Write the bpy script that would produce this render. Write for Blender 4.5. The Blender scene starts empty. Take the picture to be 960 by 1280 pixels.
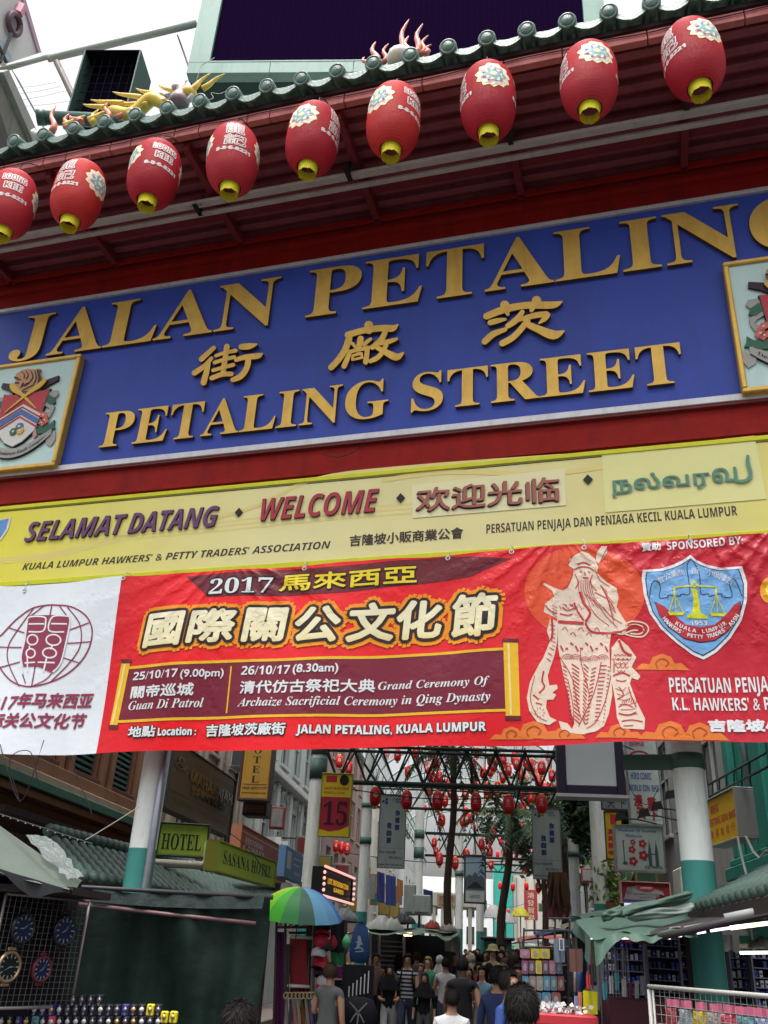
import bpy, bmesh, math, random
from mathutils import Vector, Matrix
from math import sin, cos, pi, radians, sqrt, atan2
random.seed(7)
sc = bpy.context.scene
COL = sc.collection
# ------------------------------------------------------------------ camera
# a photo pixel (960x1280) is turned into a viewing ray of the place; F is the focal length in photo pixels
F = 1121.0
_up = Vector((120, -2270, F)).normalized()
_fw = Vector((120, 556, F)); _fw = (_fw - _up * _fw.dot(_up)).normalized()
_rt = _fw.cross(_up); _rt = _rt if _rt.x > 0 else -_rt
RM = Matrix((_rt, _fw, _up))
EYE = Vector((0, 0, 1.6))
cam = bpy.data.cameras.new('camera'); camo = bpy.data.objects.new('camera', cam); COL.objects.link(camo)
cam.sensor_fit = 'HORIZONTAL'; cam.sensor_width = 36; cam.lens = 36 * F / 960; cam.clip_end = 3000; cam.clip_start = .05
_m = Matrix((RM @ Vector((1, 0, 0)), RM @ Vector((0, -1, 0)), RM @ Vector((0, 0, -1)))).transposed().to_4x4()
_m.translation = EYE; camo.matrix_world = _m; sc.camera = camo
# ------------------------------------------------------------------ sky, sun, exposure
SUN_EL, SUN_AZ = radians(74), radians(198)      # azimuth clockwise from +Y: high behind the camera, veiled by cloud
world = bpy.data.worlds.new("World"); sc.world = world; world.use_nodes = True
_n = world.node_tree.nodes; _l = world.node_tree.links; _bg = _n['Background']
_sky = _n.new('ShaderNodeTexSky'); _sky.sky_type = 'NISHITA'; _sky.sun_disc = False
_sky.sun_elevation = SUN_EL; _sky.sun_rotation = SUN_AZ; _sky.dust_density = 8; _sky.air_density = 1.2
_hs = _n.new('ShaderNodeHueSaturation'); _hs.inputs['Saturation'].default_value = .22
_l.new(_sky.outputs[0], _hs.inputs['Color']); _l.new(_hs.outputs[0], _bg.inputs[0]); _bg.inputs[1].default_value = .15
_s = bpy.data.lights.new('sun', 'SUN'); _s.energy = 1.3; _s.angle = radians(18); _s.color = (1, .96, .9)
suno = bpy.data.objects.new('sun', _s); COL.objects.link(suno)
_sd = Vector((sin(SUN_AZ) * cos(SUN_EL), cos(SUN_AZ) * cos(SUN_EL), sin(SUN_EL)))
suno.rotation_euler = (-_sd).to_track_quat('-Z', 'Y').to_euler(); suno.location = (0, 0, 40)
sc.view_settings.view_transform = 'Standard'; sc.view_settings.look = 'None'; sc.view_settings.gamma = 1
sc.view_settings.exposure = 1.03
# ------------------------------------------------------------------ pixel helpers
def ray(px, py): return RM @ Vector((px - 480, py - 640, F))
def PY(px, py, Y): d = ray(px, py); return EYE + d * (Y / d.y)
def PX(px, py, X): d = ray(px, py); return EYE + d * (X / d.x)
def PZ(px, py, Z): d = ray(px, py); return EYE + d * ((Z - 1.6) / d.z)
def mpp(P): return (RM.transposed() @ (P - EYE)).z / F      # metres per photo pixel at P
ANG = radians(-10.1); GD = 9.0
GU = Vector((cos(ANG), sin(ANG), 0)); GN = Vector((-sin(ANG), cos(ANG), 0)); GO = GN * (GD * GN.y)
def G(u, v, w=0.0): return GO + GU * u + Vector((0, 0, v)) + GN * w
def GL(px, py, w=0.0):                                       # pixel -> (u, v) on the gate's plane, w metres behind it
    d = ray(px, py); t = (GO.dot(GN) + w) / d.dot(GN); P = EYE + d * t
    return ((P - GO).dot(GU), P.z)
def GZ(px, py, z): P = PZ(px, py, z); return ((P - GO).dot(GU), (P - GO).dot(GN))
ORD = ['first', 'second', 'third', 'fourth', 'fifth', 'sixth', 'seventh', 'eighth', 'ninth', 'tenth', 'eleventh', 'twelfth', 'thirteenth', 'fourteenth', 'fifteenth', 'sixteenth', 'seventeenth', 'eighteenth', 'nineteenth', 'twentieth']
# ------------------------------------------------------------------ materials
MATS = {}
def M(name, col, rough=.6, metal=0., var=.18, scale=3., bump=.0, bscale=40., dirt=0., dcol=(.05, .045, .04), spec=.22, alpha=None, emit=None, trans=0., wave=None):
    if name in MATS: return MATS[name]
    m = bpy.data.materials.new(name); m.use_nodes = True; MATS[name] = m
    N = m.node_tree.nodes; L = m.node_tree.links; b = N['Principled BSDF']
    b.inputs['Roughness'].default_value = rough; b.inputs['Metallic'].default_value = metal
    b.inputs['Specular IOR Level'].default_value = spec
    tc = N.new('ShaderNodeTexCoord')
    nz = N.new('ShaderNodeTexNoise'); nz.inputs['Scale'].default_value = scale; nz.inputs['Detail'].default_value = 6
    nz.inputs['Roughness'].default_value = .65
    L.new(tc.outputs['Object'], nz.inputs['Vector'])
    mx = N.new('ShaderNodeMix'); mx.data_type = 'RGBA'
    c = Vector(col[:3])
    mx.inputs[6].default_value = (*[max(0, x * (1 - var)) for x in c], 1)
    mx.inputs[7].default_value = (*[min(1, x * (1 + var)) for x in c], 1)
    L.new(nz.outputs['Fac'], mx.inputs[0]); out = mx.outputs[2]
    if dirt > 0:
        mp = N.new('ShaderNodeMapping'); mp.inputs['Scale'].default_value = (scale * 1.7, scale * 1.7, scale * .35)
        L.new(tc.outputs['Object'], mp.inputs['Vector'])
        n2 = N.new('ShaderNodeTexNoise'); n2.inputs['Scale'].default_value = 1.6; n2.inputs['Detail'].default_value = 8
        n2.inputs['Roughness'].default_value = .7
        L.new(mp.outputs[0], n2.inputs['Vector'])
        rp = N.new('ShaderNodeValToRGB'); rp.color_ramp.elements[0].position = .48; rp.color_ramp.elements[1].position = .78
        rp.color_ramp.elements[1].color = (dirt, dirt, dirt, 1); rp.color_ramp.elements[0].color = (0, 0, 0, 1)
        L.new(n2.outputs['Fac'], rp.inputs[0])
        m2 = N.new('ShaderNodeMix'); m2.data_type = 'RGBA'; m2.inputs[7].default_value = (*dcol, 1)
        L.new(rp.outputs[0], m2.inputs[0]); L.new(out, m2.inputs[6]); out = m2.outputs[2]
    if wave:                                              # fine hoops, darker wires with rib shading painted in: (number per metre, darkening)
        wv = N.new('ShaderNodeTexWave'); wv.bands_direction = 'Z'; wv.inputs['Scale'].default_value = wave[0] / 3.18; L.new(tc.outputs['Object'], wv.inputs[0])
        m3 = N.new('ShaderNodeMix'); m3.data_type = 'RGBA'; m3.blend_type = 'MULTIPLY'; m3.inputs[0].default_value = 1; mr = N.new('ShaderNodeMapRange'); mr.inputs[3].default_value = wave[1]; L.new(wv.outputs['Fac'], mr.inputs[0]); L.new(out, m3.inputs[6]); L.new(mr.outputs[0], m3.inputs[7]); out = m3.outputs[2]
    L.new(out, b.inputs['Base Color'])
    if bump > 0:
        n3 = N.new('ShaderNodeTexNoise'); n3.inputs['Scale'].default_value = bscale; n3.inputs['Detail'].default_value = 4
        L.new(tc.outputs['Object'], n3.inputs['Vector'])
        bp = N.new('ShaderNodeBump'); bp.inputs['Strength'].default_value = bump; bp.inputs['Distance'].default_value = .02
        L.new(n3.outputs['Fac'], bp.inputs['Height']); L.new(bp.outputs[0], b.inputs['Normal'])
    if emit:
        b.inputs['Emission Color'].default_value = (*emit[:3], 1); b.inputs['Emission Strength'].default_value = emit[3]
    if alpha is not None: b.inputs['Alpha'].default_value = alpha
    if trans: b.inputs['Transmission Weight'].default_value = trans
    return m
# ------------------------------------------------------------------ objects
def tag(o, label=None, cat=None, group=None, kind=None):
    if label: o['label'] = label
    if cat: o['category'] = cat
    if group: o['group'] = group
    if kind: o['kind'] = kind
    return o
def thing(name, label, cat, loc=(0, 0, 0), rz=0., group=None, kind=None):
    o = bpy.data.objects.new(name, None); COL.objects.link(o); o.location = loc; o.rotation_euler = (0, 0, rz)
    o.empty_display_size = .1
    return tag(o, label, cat, group, kind)
def inst(name, mesh, parent=None, loc=None, rz=None, mat=None):
    o = bpy.data.objects.new(name, mesh); COL.objects.link(o); o.parent = parent
    if loc is not None: o.location = loc
    if rz is not None: o.rotation_euler = (0, 0, rz)
    if mat is not None: o.matrix_local = mat
    return o
def copy_tree(o, parent=None):
    c = o.copy(); COL.objects.link(c); c.parent = parent
    for ch in o.children: copy_tree(ch, c)
    return c
class MB:
    """collects shapes into one mesh; T is applied to every point (local frame)"""
    def __init__(s, T=None): s.v = []; s.f = []; s.mi = []; s.sm = []; s.m = 0; s.T = T; s.smooth = False
    def add(s, vs, fs):
        b = len(s.v)
        for p in vs:
            p = Vector(p)
            s.v.append(s.T(p) if s.T else p)
        for f in fs: s.f.append([b + i for i in f]); s.mi.append(s.m); s.sm.append(s.smooth)
        return s
    def box(s, x0, x1, y0, y1, z0, z1, c=0.):
        if c > 0 and min(x1 - x0, y1 - y0, z1 - z0) > 2.2 * c:      # chamfered box
            V = []; F_ = []
            X = (x0, x1); Y = (y0, y1); Z = (z0, z1); idx = {}
            for i in (0, 1):
                for j in (0, 1):
                    for k in (0, 1):
                        sx, sy, sz = (1, -1)[i], (1, -1)[j], (1, -1)[k]
                        for a in range(3):
                            p = [X[i] + sx * c, Y[j] + sy * c, Z[k] + sz * c]; p[a] = (X[i], Y[j], Z[k])[a]
                            idx[i, j, k, a] = len(V); V.append(p)
                        F_.append([idx[i, j, k, 0], idx[i, j, k, 1], idx[i, j, k, 2]])
            for i in (0, 1):
                F_.append([idx[i, 0, 0, 0], idx[i, 1, 0, 0], idx[i, 1, 1, 0], idx[i, 0, 1, 0]])
                F_.append([idx[0, i, 0, 1], idx[1, i, 0, 1], idx[1, i, 1, 1], idx[0, i, 1, 1]])
                F_.append([idx[0, 0, i, 2], idx[1, 0, i, 2], idx[1, 1, i, 2], idx[0, 1, i, 2]])
            for i in (0, 1):
                for j in (0, 1):
                    F_.append([idx[i, j, 0, 0], idx[i, j, 1, 0], idx[i, j, 1, 1], idx[i, j, 0, 1]])
                    F_.append([idx[i, 0, j, 0], idx[i, 1, j, 0], idx[i, 1, j, 2], idx[i, 0, j, 2]])
                    F_.append([idx[0, i, j, 1], idx[1, i, j, 1], idx[1, i, j, 2], idx[0, i, j, 2]])
            return s.add(V, F_)
        v = [(x, y, z) for x in (x0, x1) for y in (y0, y1) for z in (z0, z1)]
        return s.add(v, [(0, 1, 3, 2), (4, 6, 7, 5), (0, 4, 5, 1), (2, 3, 7, 6), (0, 2, 6, 4), (1, 5, 7, 3)])
    def tube(s, pts, r, n=8, cap=True):
        pts = [Vector(p) for p in pts]; rs = r if isinstance(r, (list, tuple)) else [r] * len(pts)
        vs = []; fs = []; ref = None
        for i, p in enumerate(pts):
            d = (pts[min(i + 1, len(pts) - 1)] - pts[max(i - 1, 0)]).normalized()
            if ref is None:
                ref = Vector((0, 0, 1)) if abs(d.z) < .9 else Vector((1, 0, 0))
            a = d.cross(ref).normalized(); b = a.cross(d).normalized(); ref = b
            for k in range(n):
                t = 2 * pi * k / n; vs.append(p + (a * cos(t) + b * sin(t)) * rs[i])
        for i in range(len(pts) - 1):
            for k in range(n): fs.append((i * n + k, i * n + (k + 1) % n, (i + 1) * n + (k + 1) % n, (i + 1) * n + k))
        if cap: fs.append(list(range(n))[::-1]); fs.append([(len(pts) - 1) * n + k for k in range(n)])
        return s.add(vs, fs)
    def lathe(s, prof, n=16, c=(0, 0, 0), a0=0, a1=2 * pi, sx=1, sy=1):
        vs = []; fs = []; full = abs(a1 - a0 - 2 * pi) < 1e-6; m = n if full else n + 1
        for r, z in prof:
            for k in range(m):
                t = a0 + (a1 - a0) * k / n; vs.append((c[0] + r * cos(t) * sx, c[1] + r * sin(t) * sy, c[2] + z))
        for i in range(len(prof) - 1):
            for k in range(n):
                k2 = (k + 1) % m; fs.append((i * m + k, i * m + k2, (i + 1) * m + k2, (i + 1) * m + k))
        return s.add(vs, fs)
    def quad(s, a, b, c, d): return s.add([a, b, c, d], [(0, 1, 2, 3)])
    def prism(s, pts, mapf, h0, h1):                      # outline in 2D, mapf(x, y, h) -> point; front at h1
        n = len(pts)
        vs = [mapf(x, y, h0) for x, y in pts] + [mapf(x, y, h1) for x, y in pts]
        return s.add(vs, [list(range(n))[::-1], [n + i for i in range(n)]] + [(i, (i + 1) % n, n + (i + 1) % n, n + i) for i in range(n)])
    def ball(s, c, r, n=10, m=6, sz=1.):
        return s.lathe([(r * sin(pi * i / m), -r * sz * cos(pi * i / m)) for i in range(m + 1)], n, c)
    def grid(s, fn, nu, nv):
        vs = [fn(i / nu, j / nv) for j in range(nv + 1) for i in range(nu + 1)]
        return s.add(vs, [(j * (nu + 1) + i, j * (nu + 1) + i + 1, (j + 1) * (nu + 1) + i + 1, (j + 1) * (nu + 1) + i) for j in range(nv) for i in range(nu)])
    def mesh(s, name, mats):
        me = bpy.data.meshes.new(name); me.from_pydata([tuple(v) for v in s.v], [], s.f)
        for m in (mats if isinstance(mats, (list, tuple)) else [mats]): me.materials.append(m)
        me.polygons.foreach_set('material_index', s.mi); me.polygons.foreach_set('use_smooth', s.sm)
        bm = bmesh.new(); bm.from_mesh(me); bmesh.ops.recalc_face_normals(bm, faces=bm.faces); bm.to_mesh(me); bm.free()
        me.update(); return me
    def build(s, name, mats, parent=None, **k): return inst(name, s.mesh(name, mats), parent, **k)
# ------------------------------------------------------------------ lettering
_ts = bpy.data.scenes.new('lettering')
def sty(t, style):
    U, L_, D = {'sans': (0, 0, 0), 'serif': (0x1D400, 0x1D41A, 0x1D7CE), 'serifi': (0x1D468, 0x1D482, 0), 'bold': (0x1D5D4, 0x1D5EE, 0x1D7EC),
                'boldi': (0x1D63C, 0x1D656, 0x1D7EC)}[style]
    o = ''
    for c in t:
        if U and 'A' <= c <= 'Z': o += chr(U + ord(c) - 65)
        elif L_ and 'a' <= c <= 'z': o += chr(L_ + ord(c) - 97)
        elif D and '0' <= c <= '9': o += chr(D + ord(c) - 48)
        else: o += c
    return o
_gc = {}
def glyphs(t, style='sans', res=3):
    k = (t, style, res)
    if k in _gc: return _gc[k]
    c = bpy.data.curves.new('t', 'FONT'); c.body = sty(t, style); c.size = 1; c.resolution_u = res
    o = bpy.data.objects.new('t', c); _ts.collection.objects.link(o)
    with bpy.context.temp_override(scene=_ts, view_layer=_ts.view_layers[0]):
        dg = bpy.context.evaluated_depsgraph_get(); dg.update()
        me = bpy.data.meshes.new_from_object(o.evaluated_get(dg))
    bm = bmesh.new(); bm.from_mesh(me); bmesh.ops.remove_doubles(bm, verts=bm.verts, dist=1e-5)
    vs = [(v.co.x, v.co.y) for v in bm.verts]; bm.verts.ensure_lookup_table()
    for i, v in enumerate(bm.verts): v.index = i
    fs = [[v.index for v in f.verts] for f in bm.faces]
    bm.free(); bpy.data.objects.remove(o); bpy.data.curves.remove(c); bpy.data.meshes.remove(me)
    _gc[k] = (vs, fs); return _gc[k]
def fitted(t, x0, x1, y0, h, style='sans', shear=0., res=3, box=None):
    vs, fs = glyphs(t, style, res)
    if not vs: return [], []
    xa = min(v[0] for v in vs); xb = max(v[0] for v in vs)
    if box is None: box = any(ord(c) > 0x0B00 and ord(c) < 0x1D000 for c in t)
    if box: ya = min(v[1] for v in vs); yb = max(v[1] for v in vs)
    else: ya = 0; yb = max(v[1] for v in glyphs('H', style)[0])
    sy = h / (yb - ya); sx = (x1 - x0) / (xb - xa) if x1 is not None else sy
    if x1 is None: x1 = x0 + (xb - xa) * sx
    return [(x0 + (x - xa) * sx + shear * (y - ya) * sy, y0 + (y - ya) * sy) for x, y in vs], fs
def refine(vs, fs, L):
    bm = bmesh.new(); bv = [bm.verts.new((x, y, 0)) for x, y in vs]
    for f in fs:
        try: bm.faces.new([bv[i] for i in f])
        except ValueError: pass
    for ax in (0, 1):
        lo = min(v[ax] for v in vs); hi = max(v[ax] for v in vs); k = math.floor(lo / L) + 1
        while k * L < hi:
            co = [0, 0, 0]; co[ax] = k * L; no = [0, 0, 0]; no[ax] = 1
            bmesh.ops.bisect_plane(bm, geom=bm.verts[:] + bm.edges[:] + bm.faces[:], plane_co=co, plane_no=no, dist=1e-6); k += 1
    for i, v in enumerate(bm.verts): v.index = i
    r = [(v.co.x, v.co.y) for v in bm.verts], [[v.index for v in f.verts] for f in bm.faces]
    bm.free(); return r
def put(mb, vs, fs, mapf, h=0., bold=0., n=4, step=.0004):
    offs = [(0, 0)] + [(bold * cos(2 * pi * k / n + .4), bold * sin(2 * pi * k / n + .4)) for k in range(n)] if bold else [(0, 0)]
    for k, (a, b) in enumerate(offs):
        mb.add([mapf(x + a, y + b, h + k * step) for x, y in vs], fs)
def text(mb, t, mapf, x0, x1, y0, h, style='sans', z=.003, bold=0., n=4, shear=0., L=None, box=None, res=3, step=.0004):
    vs, fs = fitted(t, x0, x1, y0, h, style, shear, res, box)
    if L: vs, fs = refine(vs, fs, L)
    put(mb, vs, fs, mapf, z, bold, n, step)
def islands(vs, fs):
    p = list(range(len(vs)))
    def fnd(a):
        while p[a] != a: p[a] = p[p[a]]; a = p[a]
        return a
    for f in fs:
        for i in f[1:]: p[fnd(i)] = fnd(f[0])
    gr = {}
    for f in fs: gr.setdefault(fnd(f[0]), []).append(f)
    out = []
    for g in gr.values():
        ids = sorted({i for f in g for i in f}); mp = {i: k for k, i in enumerate(ids)}
        out.append(([vs[i] for i in ids], [[mp[i] for i in f] for f in g]))
    out.sort(key=lambda q: sum(v[0] for v in q[0]) / len(q[0])); return out
def solid(mb, vs, fs, mapf, h0, h1, bev=0.):
    """flat letter -> solid letter with its own side walls"""
    n = len(vs); cnt = {}
    for f in fs:
        for i in range(len(f)):
            a, b = f[i], f[(i + 1) % len(f)]; cnt[(a, b)] = cnt.get((a, b), 0) + 1
    ed = [(a, b) for (a, b) in cnt if (b, a) not in cnt]
    V = [mapf(x, y, h1) for x, y in vs]
    sm = mb.smooth; mb.smooth = False; m0 = mb.m
    mb.add(V, fs)
    mb.m = m0 + 1 if bev else m0
    mb.add([mapf(x, y, h0) for x, y in vs] + V, [(b, a, n + a, n + b) for a, b in ed]); mb.m = m0; mb.smooth = sm
def stroke(pts, sm=True):
    """brush stroke outline from (x, y, width) points, rounded ends"""
    P = []
    if sm and len(pts) > 2:
        for i in range(len(pts) - 1):
            a = pts[max(i - 1, 0)]; b = pts[i]; c = pts[i + 1]; d = pts[min(i + 2, len(pts) - 1)]
            for k in range(4):
                t = k / 4; P.append(tuple(.5 * (2 * b[q] + (c[q] - a[q]) * t + (2 * a[q] - 5 * b[q] + 4 * c[q] - d[q]) * t * t + (3 * b[q] - a[q] - 3 * c[q] + d[q]) * t ** 3) for q in range(3)))
        P.append(tuple(pts[-1]))
    else: P = [tuple(p) for p in pts]
    L_ = []; R_ = []; n = len(P)
    for i, (x, y, w) in enumerate(P):
        a = P[max(i - 1, 0)]; b = P[min(i + 1, n - 1)]; dx, dy = b[0] - a[0], b[1] - a[1]; l = sqrt(dx * dx + dy * dy) or 1
        nx, ny = -dy / l, dx / l; L_.append((x + nx * w / 2, y + ny * w / 2)); R_.append((x - nx * w / 2, y - ny * w / 2))
    def cap(i, j):
        x, y, w = P[i]; a = P[j]; th = atan2(y - a[1], x - a[0])
        return [(x + cos(th + s) * w / 2, y + sin(th + s) * w / 2) for s in (1.05, .52, 0, -.52, -1.05)]
    return L_ + cap(n - 1, n - 2) + R_[::-1] + cap(0, 1)
def strip(pts, closed=False):
    """band along (x, y, width) points as quads: (verts, faces)"""
    o = stroke(pts) if False else None
    P = []
    if len(pts) > 2:
        for i in range(len(pts) - 1):
            a = pts[i - 1] if i else (pts[-2] if closed else pts[0]); b = pts[i]; c = pts[i + 1]; d = pts[i + 2] if i + 2 < len(pts) else (pts[1] if closed else pts[-1])
            for k in range(4):
                t = k / 4; P.append(tuple(.5 * (2 * b[q] + (c[q] - a[q]) * t + (2 * a[q] - 5 * b[q] + 4 * c[q] - d[q]) * t * t + (3 * b[q] - a[q] - 3 * c[q] + d[q]) * t ** 3) for q in range(3)))
    else: P = [tuple(pts[0])]
    P.append(tuple(pts[-1])); n = len(P); vs = []
    for i, (x, y, w) in enumerate(P):
        a = P[i - 1] if i else (P[-2] if closed else P[0]); b = P[i + 1] if i + 1 < n else (P[1] if closed else P[-1])
        dx, dy = b[0] - a[0], b[1] - a[1]; l = sqrt(dx * dx + dy * dy) or 1; nx, ny = -dy / l * w / 2, dx / l * w / 2
        vs += [(x + nx, y + ny), (x - nx, y - ny)]
    return vs, [[2 * i, 2 * i + 1, 2 * i + 3, 2 * i + 2] for i in range(n - 1)]
def spl(pts, n=6):
    Q = []
    for i in range(len(pts) - 1):
        a = pts[max(i - 1, 0)]; b = pts[i]; c = pts[i + 1]; d = pts[min(i + 2, len(pts) - 1)]
        for k in range(n):
            t = k / n; Q.append(.5 * (2 * b + (c - a) * t + (2 * a - 5 * b + 4 * c - d) * t * t + (3 * b - a - 3 * c + d) * t ** 3))
    Q.append(pts[-1]); return Q
def ellipse(cx, cy, rx, ry, n=24, rot=0., a0=0, a1=2 * pi):
    return [(cx + rx * cos(t) * cos(rot) - ry * sin(t) * sin(rot), cy + rx * cos(t) * sin(rot) + ry * sin(t) * cos(rot)) for t in [a0 + (a1 - a0) * k / n for k in range(n)]]
def flat(mb, pts, mapf, h, L=None):
    """a flat printed shape (any simple outline), triangulated and laid h in front"""
    bm = bmesh.new(); vs = [bm.verts.new((x, y, 0)) for x, y in pts]
    f = bm.faces.new(vs); bmesh.ops.triangulate(bm, faces=[f])
    for i, v in enumerate(bm.verts): v.index = i
    V = [(v.co.x, v.co.y) for v in bm.verts]; Fs = [[v.index for v in q.verts] for q in bm.faces]; bm.free()
    if L: V, Fs = refine(V, Fs, L)
    mb.add([mapf(x, y, h) for x, y in V], Fs)
# ================================================================== THE GATE
red_paint = M('red_painted_beam', (.25, .014, .012), .6, var=.35, scale=1.6, dirt=.55, dcol=(.07, .015, .014), bump=.25, bscale=18, spec=.08)
dark_red = M('dark_red_timber', (.15, .025, .03), .6, var=.35, scale=2.5, dirt=.4, dcol=(.03, .01, .01))
rafter_red = M('rafter_red', (.16, .02, .025), .55, var=.3, scale=3, dirt=.3)
fascia_pink = M('weathered_pink_fascia', (.42, .13, .13), .6, var=.3, scale=3, dirt=.5, dcol=(.16, .05, .05), bump=.2)
blue_board = M('royal_blue_enamel', (.034, .068, .37), .45, var=.28, scale=.8, dirt=.6, dcol=(.035, .038, .17))
silver = M('aluminium_trim', (.52, .52, .55), .45, .3, var=.15, scale=4, dirt=.4, dcol=(.2, .19, .18))
gold = M('aged_gold_paint', (.60, .38, .085), .42, .4, var=.3, scale=3.2, dirt=.4, dcol=(.22, .12, .035), bump=.1, bscale=60)
gold_side = M('shaded_gold_edge', (.10, .05, .018), .6, .2)  # letter sides darker than the faces, their shade put into the colour
green_tile = M('green_glazed_tile', (.075, .155, .13), .35, var=.6, scale=9, dirt=.8, dcol=(.025, .04, .035), bump=.35, bscale=40, spec=.6)
conduit_mat = M('grey_painted_conduit', (.42, .40, .37), .5, var=.15, dirt=.45, dcol=(.15, .13, .12))
black_iron = M('black_iron', (.02, .022, .022), .5, .3)
white_steel = M('white_painted_steel', (.74, .78, .75), .5, var=.12, scale=2, dirt=.8, dcol=(.40, .41, .36), bump=.1)
teal_paint = M('teal_painted_steel', (.05, .235, .21), .5, var=.25, scale=3, dirt=.8, dcol=(.04, .18, .17), bump=.1)
band_green = M('dark_green_band', (.07, .14, .115), .5, var=.2)
cable_mat = M('black_cable', (.015, .015, .017), .5)

gate = thing('street_gate', 'red and blue gate spanning the street, JALAN PETALING and PETALING STREET in gold letters', 'gate', G(-2.9, 0, 0), ANG)
gate_inv = Matrix.Rotation(-ANG, 4, 'Z') @ Matrix.Translation(-G(-2.9, 0, 0))
def gm(u, v, h): return Vector((u + 2.9, -h, v))                        # gate-local frame: h metres toward the viewer
def gp(name, mb, mats, parent=None):
    return mb.build(name, mats, parent or gate)
UL, UR = -9.6, 4.2
VB0, VB1 = 7.16, 10.14                                                   # blue board
SOF = 10.72                                                               # soffit height
# beams: local y is -h
mb = MB(); mb.box(UL + 2.9, UR + 2.9, .02, .75, VB1 - .02, SOF + .5, .01); mb.box(UL + 2.9, UR + 2.9, -.05, .02, 10.42, 10.50); mb.box(UL + 2.9, UR + 2.9, -.09, -.05, 10.62, 10.7)
gp('top_beam', mb, red_paint)
mb = MB(); mb.box(UL + 2.9, UR + 2.9, .02, .75, 6.74, VB0 - .01, .01); mb.box(UL + 2.9, UR + 2.9, -.015, .02, 6.74, 6.80)
gp('middle_beam', mb, red_paint)
mb = MB(); mb.box(UL + 2.9, UR + 2.9, .12, .75, 5.35, 6.74, .01); gp('lower_beam', mb, dark_red)
# blue board with pressed edge and silver trim
mb = MB(); mb.box(UL + .2 + 2.9, UR - .2 + 2.9, .0, .4, VB0 + .02, VB1 - .03); gp('blue_board', mb, blue_board)
for nm, b in (('a', (UL + .15, UR - .15, VB1 - .06, VB1)), ('b', (UL + .15, UR - .15, VB0 - .01, VB0 + .075)), ('c', (UL + .08, UL + .22, VB0 - .01, VB1)), ('d', (UR - .22, UR - .08, VB0 - .01, VB1))):
    mb = MB(); mb.box(b[0] + 2.9, b[1] + 2.9, -.05, .02, b[2], b[3], .006); gp('trim_bar', mb, silver)
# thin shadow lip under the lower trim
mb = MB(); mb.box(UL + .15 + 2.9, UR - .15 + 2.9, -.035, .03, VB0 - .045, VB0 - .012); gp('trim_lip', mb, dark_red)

def letters(t, x0, x1, y0, h, style='serif', box=None):
    vs, fs = fitted(t, x0, x1, y0, h, style, res=6, box=box)
    for q, f in islands(vs, fs):
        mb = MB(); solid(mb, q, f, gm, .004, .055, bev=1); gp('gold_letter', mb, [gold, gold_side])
uu = lambda x, y: GL(x, y)[0]
# baselines follow the photographed lettering
letters('J', uu(13, 450), uu(71, 400), 9.08, .82, box=True); letters('ALAN', uu(60, 447), uu(353, 356), 9.11, .80)
letters('PETALIN', uu(383, 400), uu(922, 260), 9.13, .80)
letters('G', uu(937, 290), uu(937, 290) + .84, 9.13, .80)
letters('PETALING', uu(126, 562), uu(488, 480), 7.44, .54)
letters('STREET', uu(515, 516), uu(849, 430), 7.46, .54)
def hanzi(strokes, ox, oy, k):
    mb = MB()
    for i, s in enumerate(strokes):
        o = stroke([(x, y, w) for x, y, w in s])
        q = [GL(ox + x / k, oy + y / k) for x, y in o]
        mb.m = 0; n = len(q)
        h1 = .055 + i * .0012
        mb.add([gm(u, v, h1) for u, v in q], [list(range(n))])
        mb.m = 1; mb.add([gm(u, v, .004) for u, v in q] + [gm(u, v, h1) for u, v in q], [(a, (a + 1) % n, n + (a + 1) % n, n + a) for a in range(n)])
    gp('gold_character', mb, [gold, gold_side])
hanzi([[(300,112,48),(165,235,58)], [(275,225,42),(200,310,52),(90,385,60)], [(240,290,52),(215,400,62),(190,490,66)],
       [(445,100,62),(425,230,58),(400,400,56)], [(325,200,36),(430,165,40),(540,145,44)], [(310,275,40),(420,240,42),(525,215,42)],
       [(295,360,40),(400,330,42),(515,300,42)], [(280,445,50),(390,405,54),(495,400,50)],
       [(605,105,64),(690,98,66),(765,80,24)], [(545,248,45),(640,220,56),(780,205,62),(830,182,22)],
       [(680,230,64),(665,330,62),(600,425,62),(510,465,52)]], 235, 425, 8.727)
hanzi([[(500,118,88),(500,160,92)], [(290,215,62),(450,170,62),(620,148,64),(735,150,66),(785,118,22)], [(305,245,66),(270,350,64),(200,460,60),(125,540,60)],
       [(420,255,64),(405,330,56),(395,385,50)], [(335,300,34),(375,345,32)], [(520,258,32),(455,310,42)],
       [(315,385,44),(285,460,50),(255,530,52)], [(320,385,38),(400,365,40),(500,345,42)], [(488,350,50),(482,420,48),(472,490,54)],
       [(345,425,26),(430,405,26)], [(345,466,26),(440,446,26)], [(345,425,26),(340,466,26)], [(432,405,26),(434,450,26)],
       [(665,200,54),(620,280,58),(540,345,52)], [(615,305,46),(700,290,50),(785,262,28)], [(690,290,42),(650,380,46),(590,450,50),(520,485,42)],
       [(570,340,42),(680,400,62),(780,445,72),(845,405,22)]], 400, 395, 8)
hanzi([[(112,270,66),(280,205,72),(500,162,68),(770,158,70),(862,125,16)], [(295,160,94),(305,200,62),(325,250,36)], [(612,115,94),(590,150,72),(560,212,42)],
       [(150,335,56),(230,315,52),(300,302,26)], [(95,525,62),(180,450,62),(300,405,42)],
       [(470,232,48),(410,310,62),(325,370,52)], [(430,310,40),(600,265,58),(710,252,58)], [(728,262,44),(690,300,52),(640,342,22)],
       [(520,320,62),(460,400,58),(370,490,62),(270,545,62)], [(510,350,60),(620,400,72),(780,462,92),(880,425,22)]], 595, 365, 8)

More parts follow.
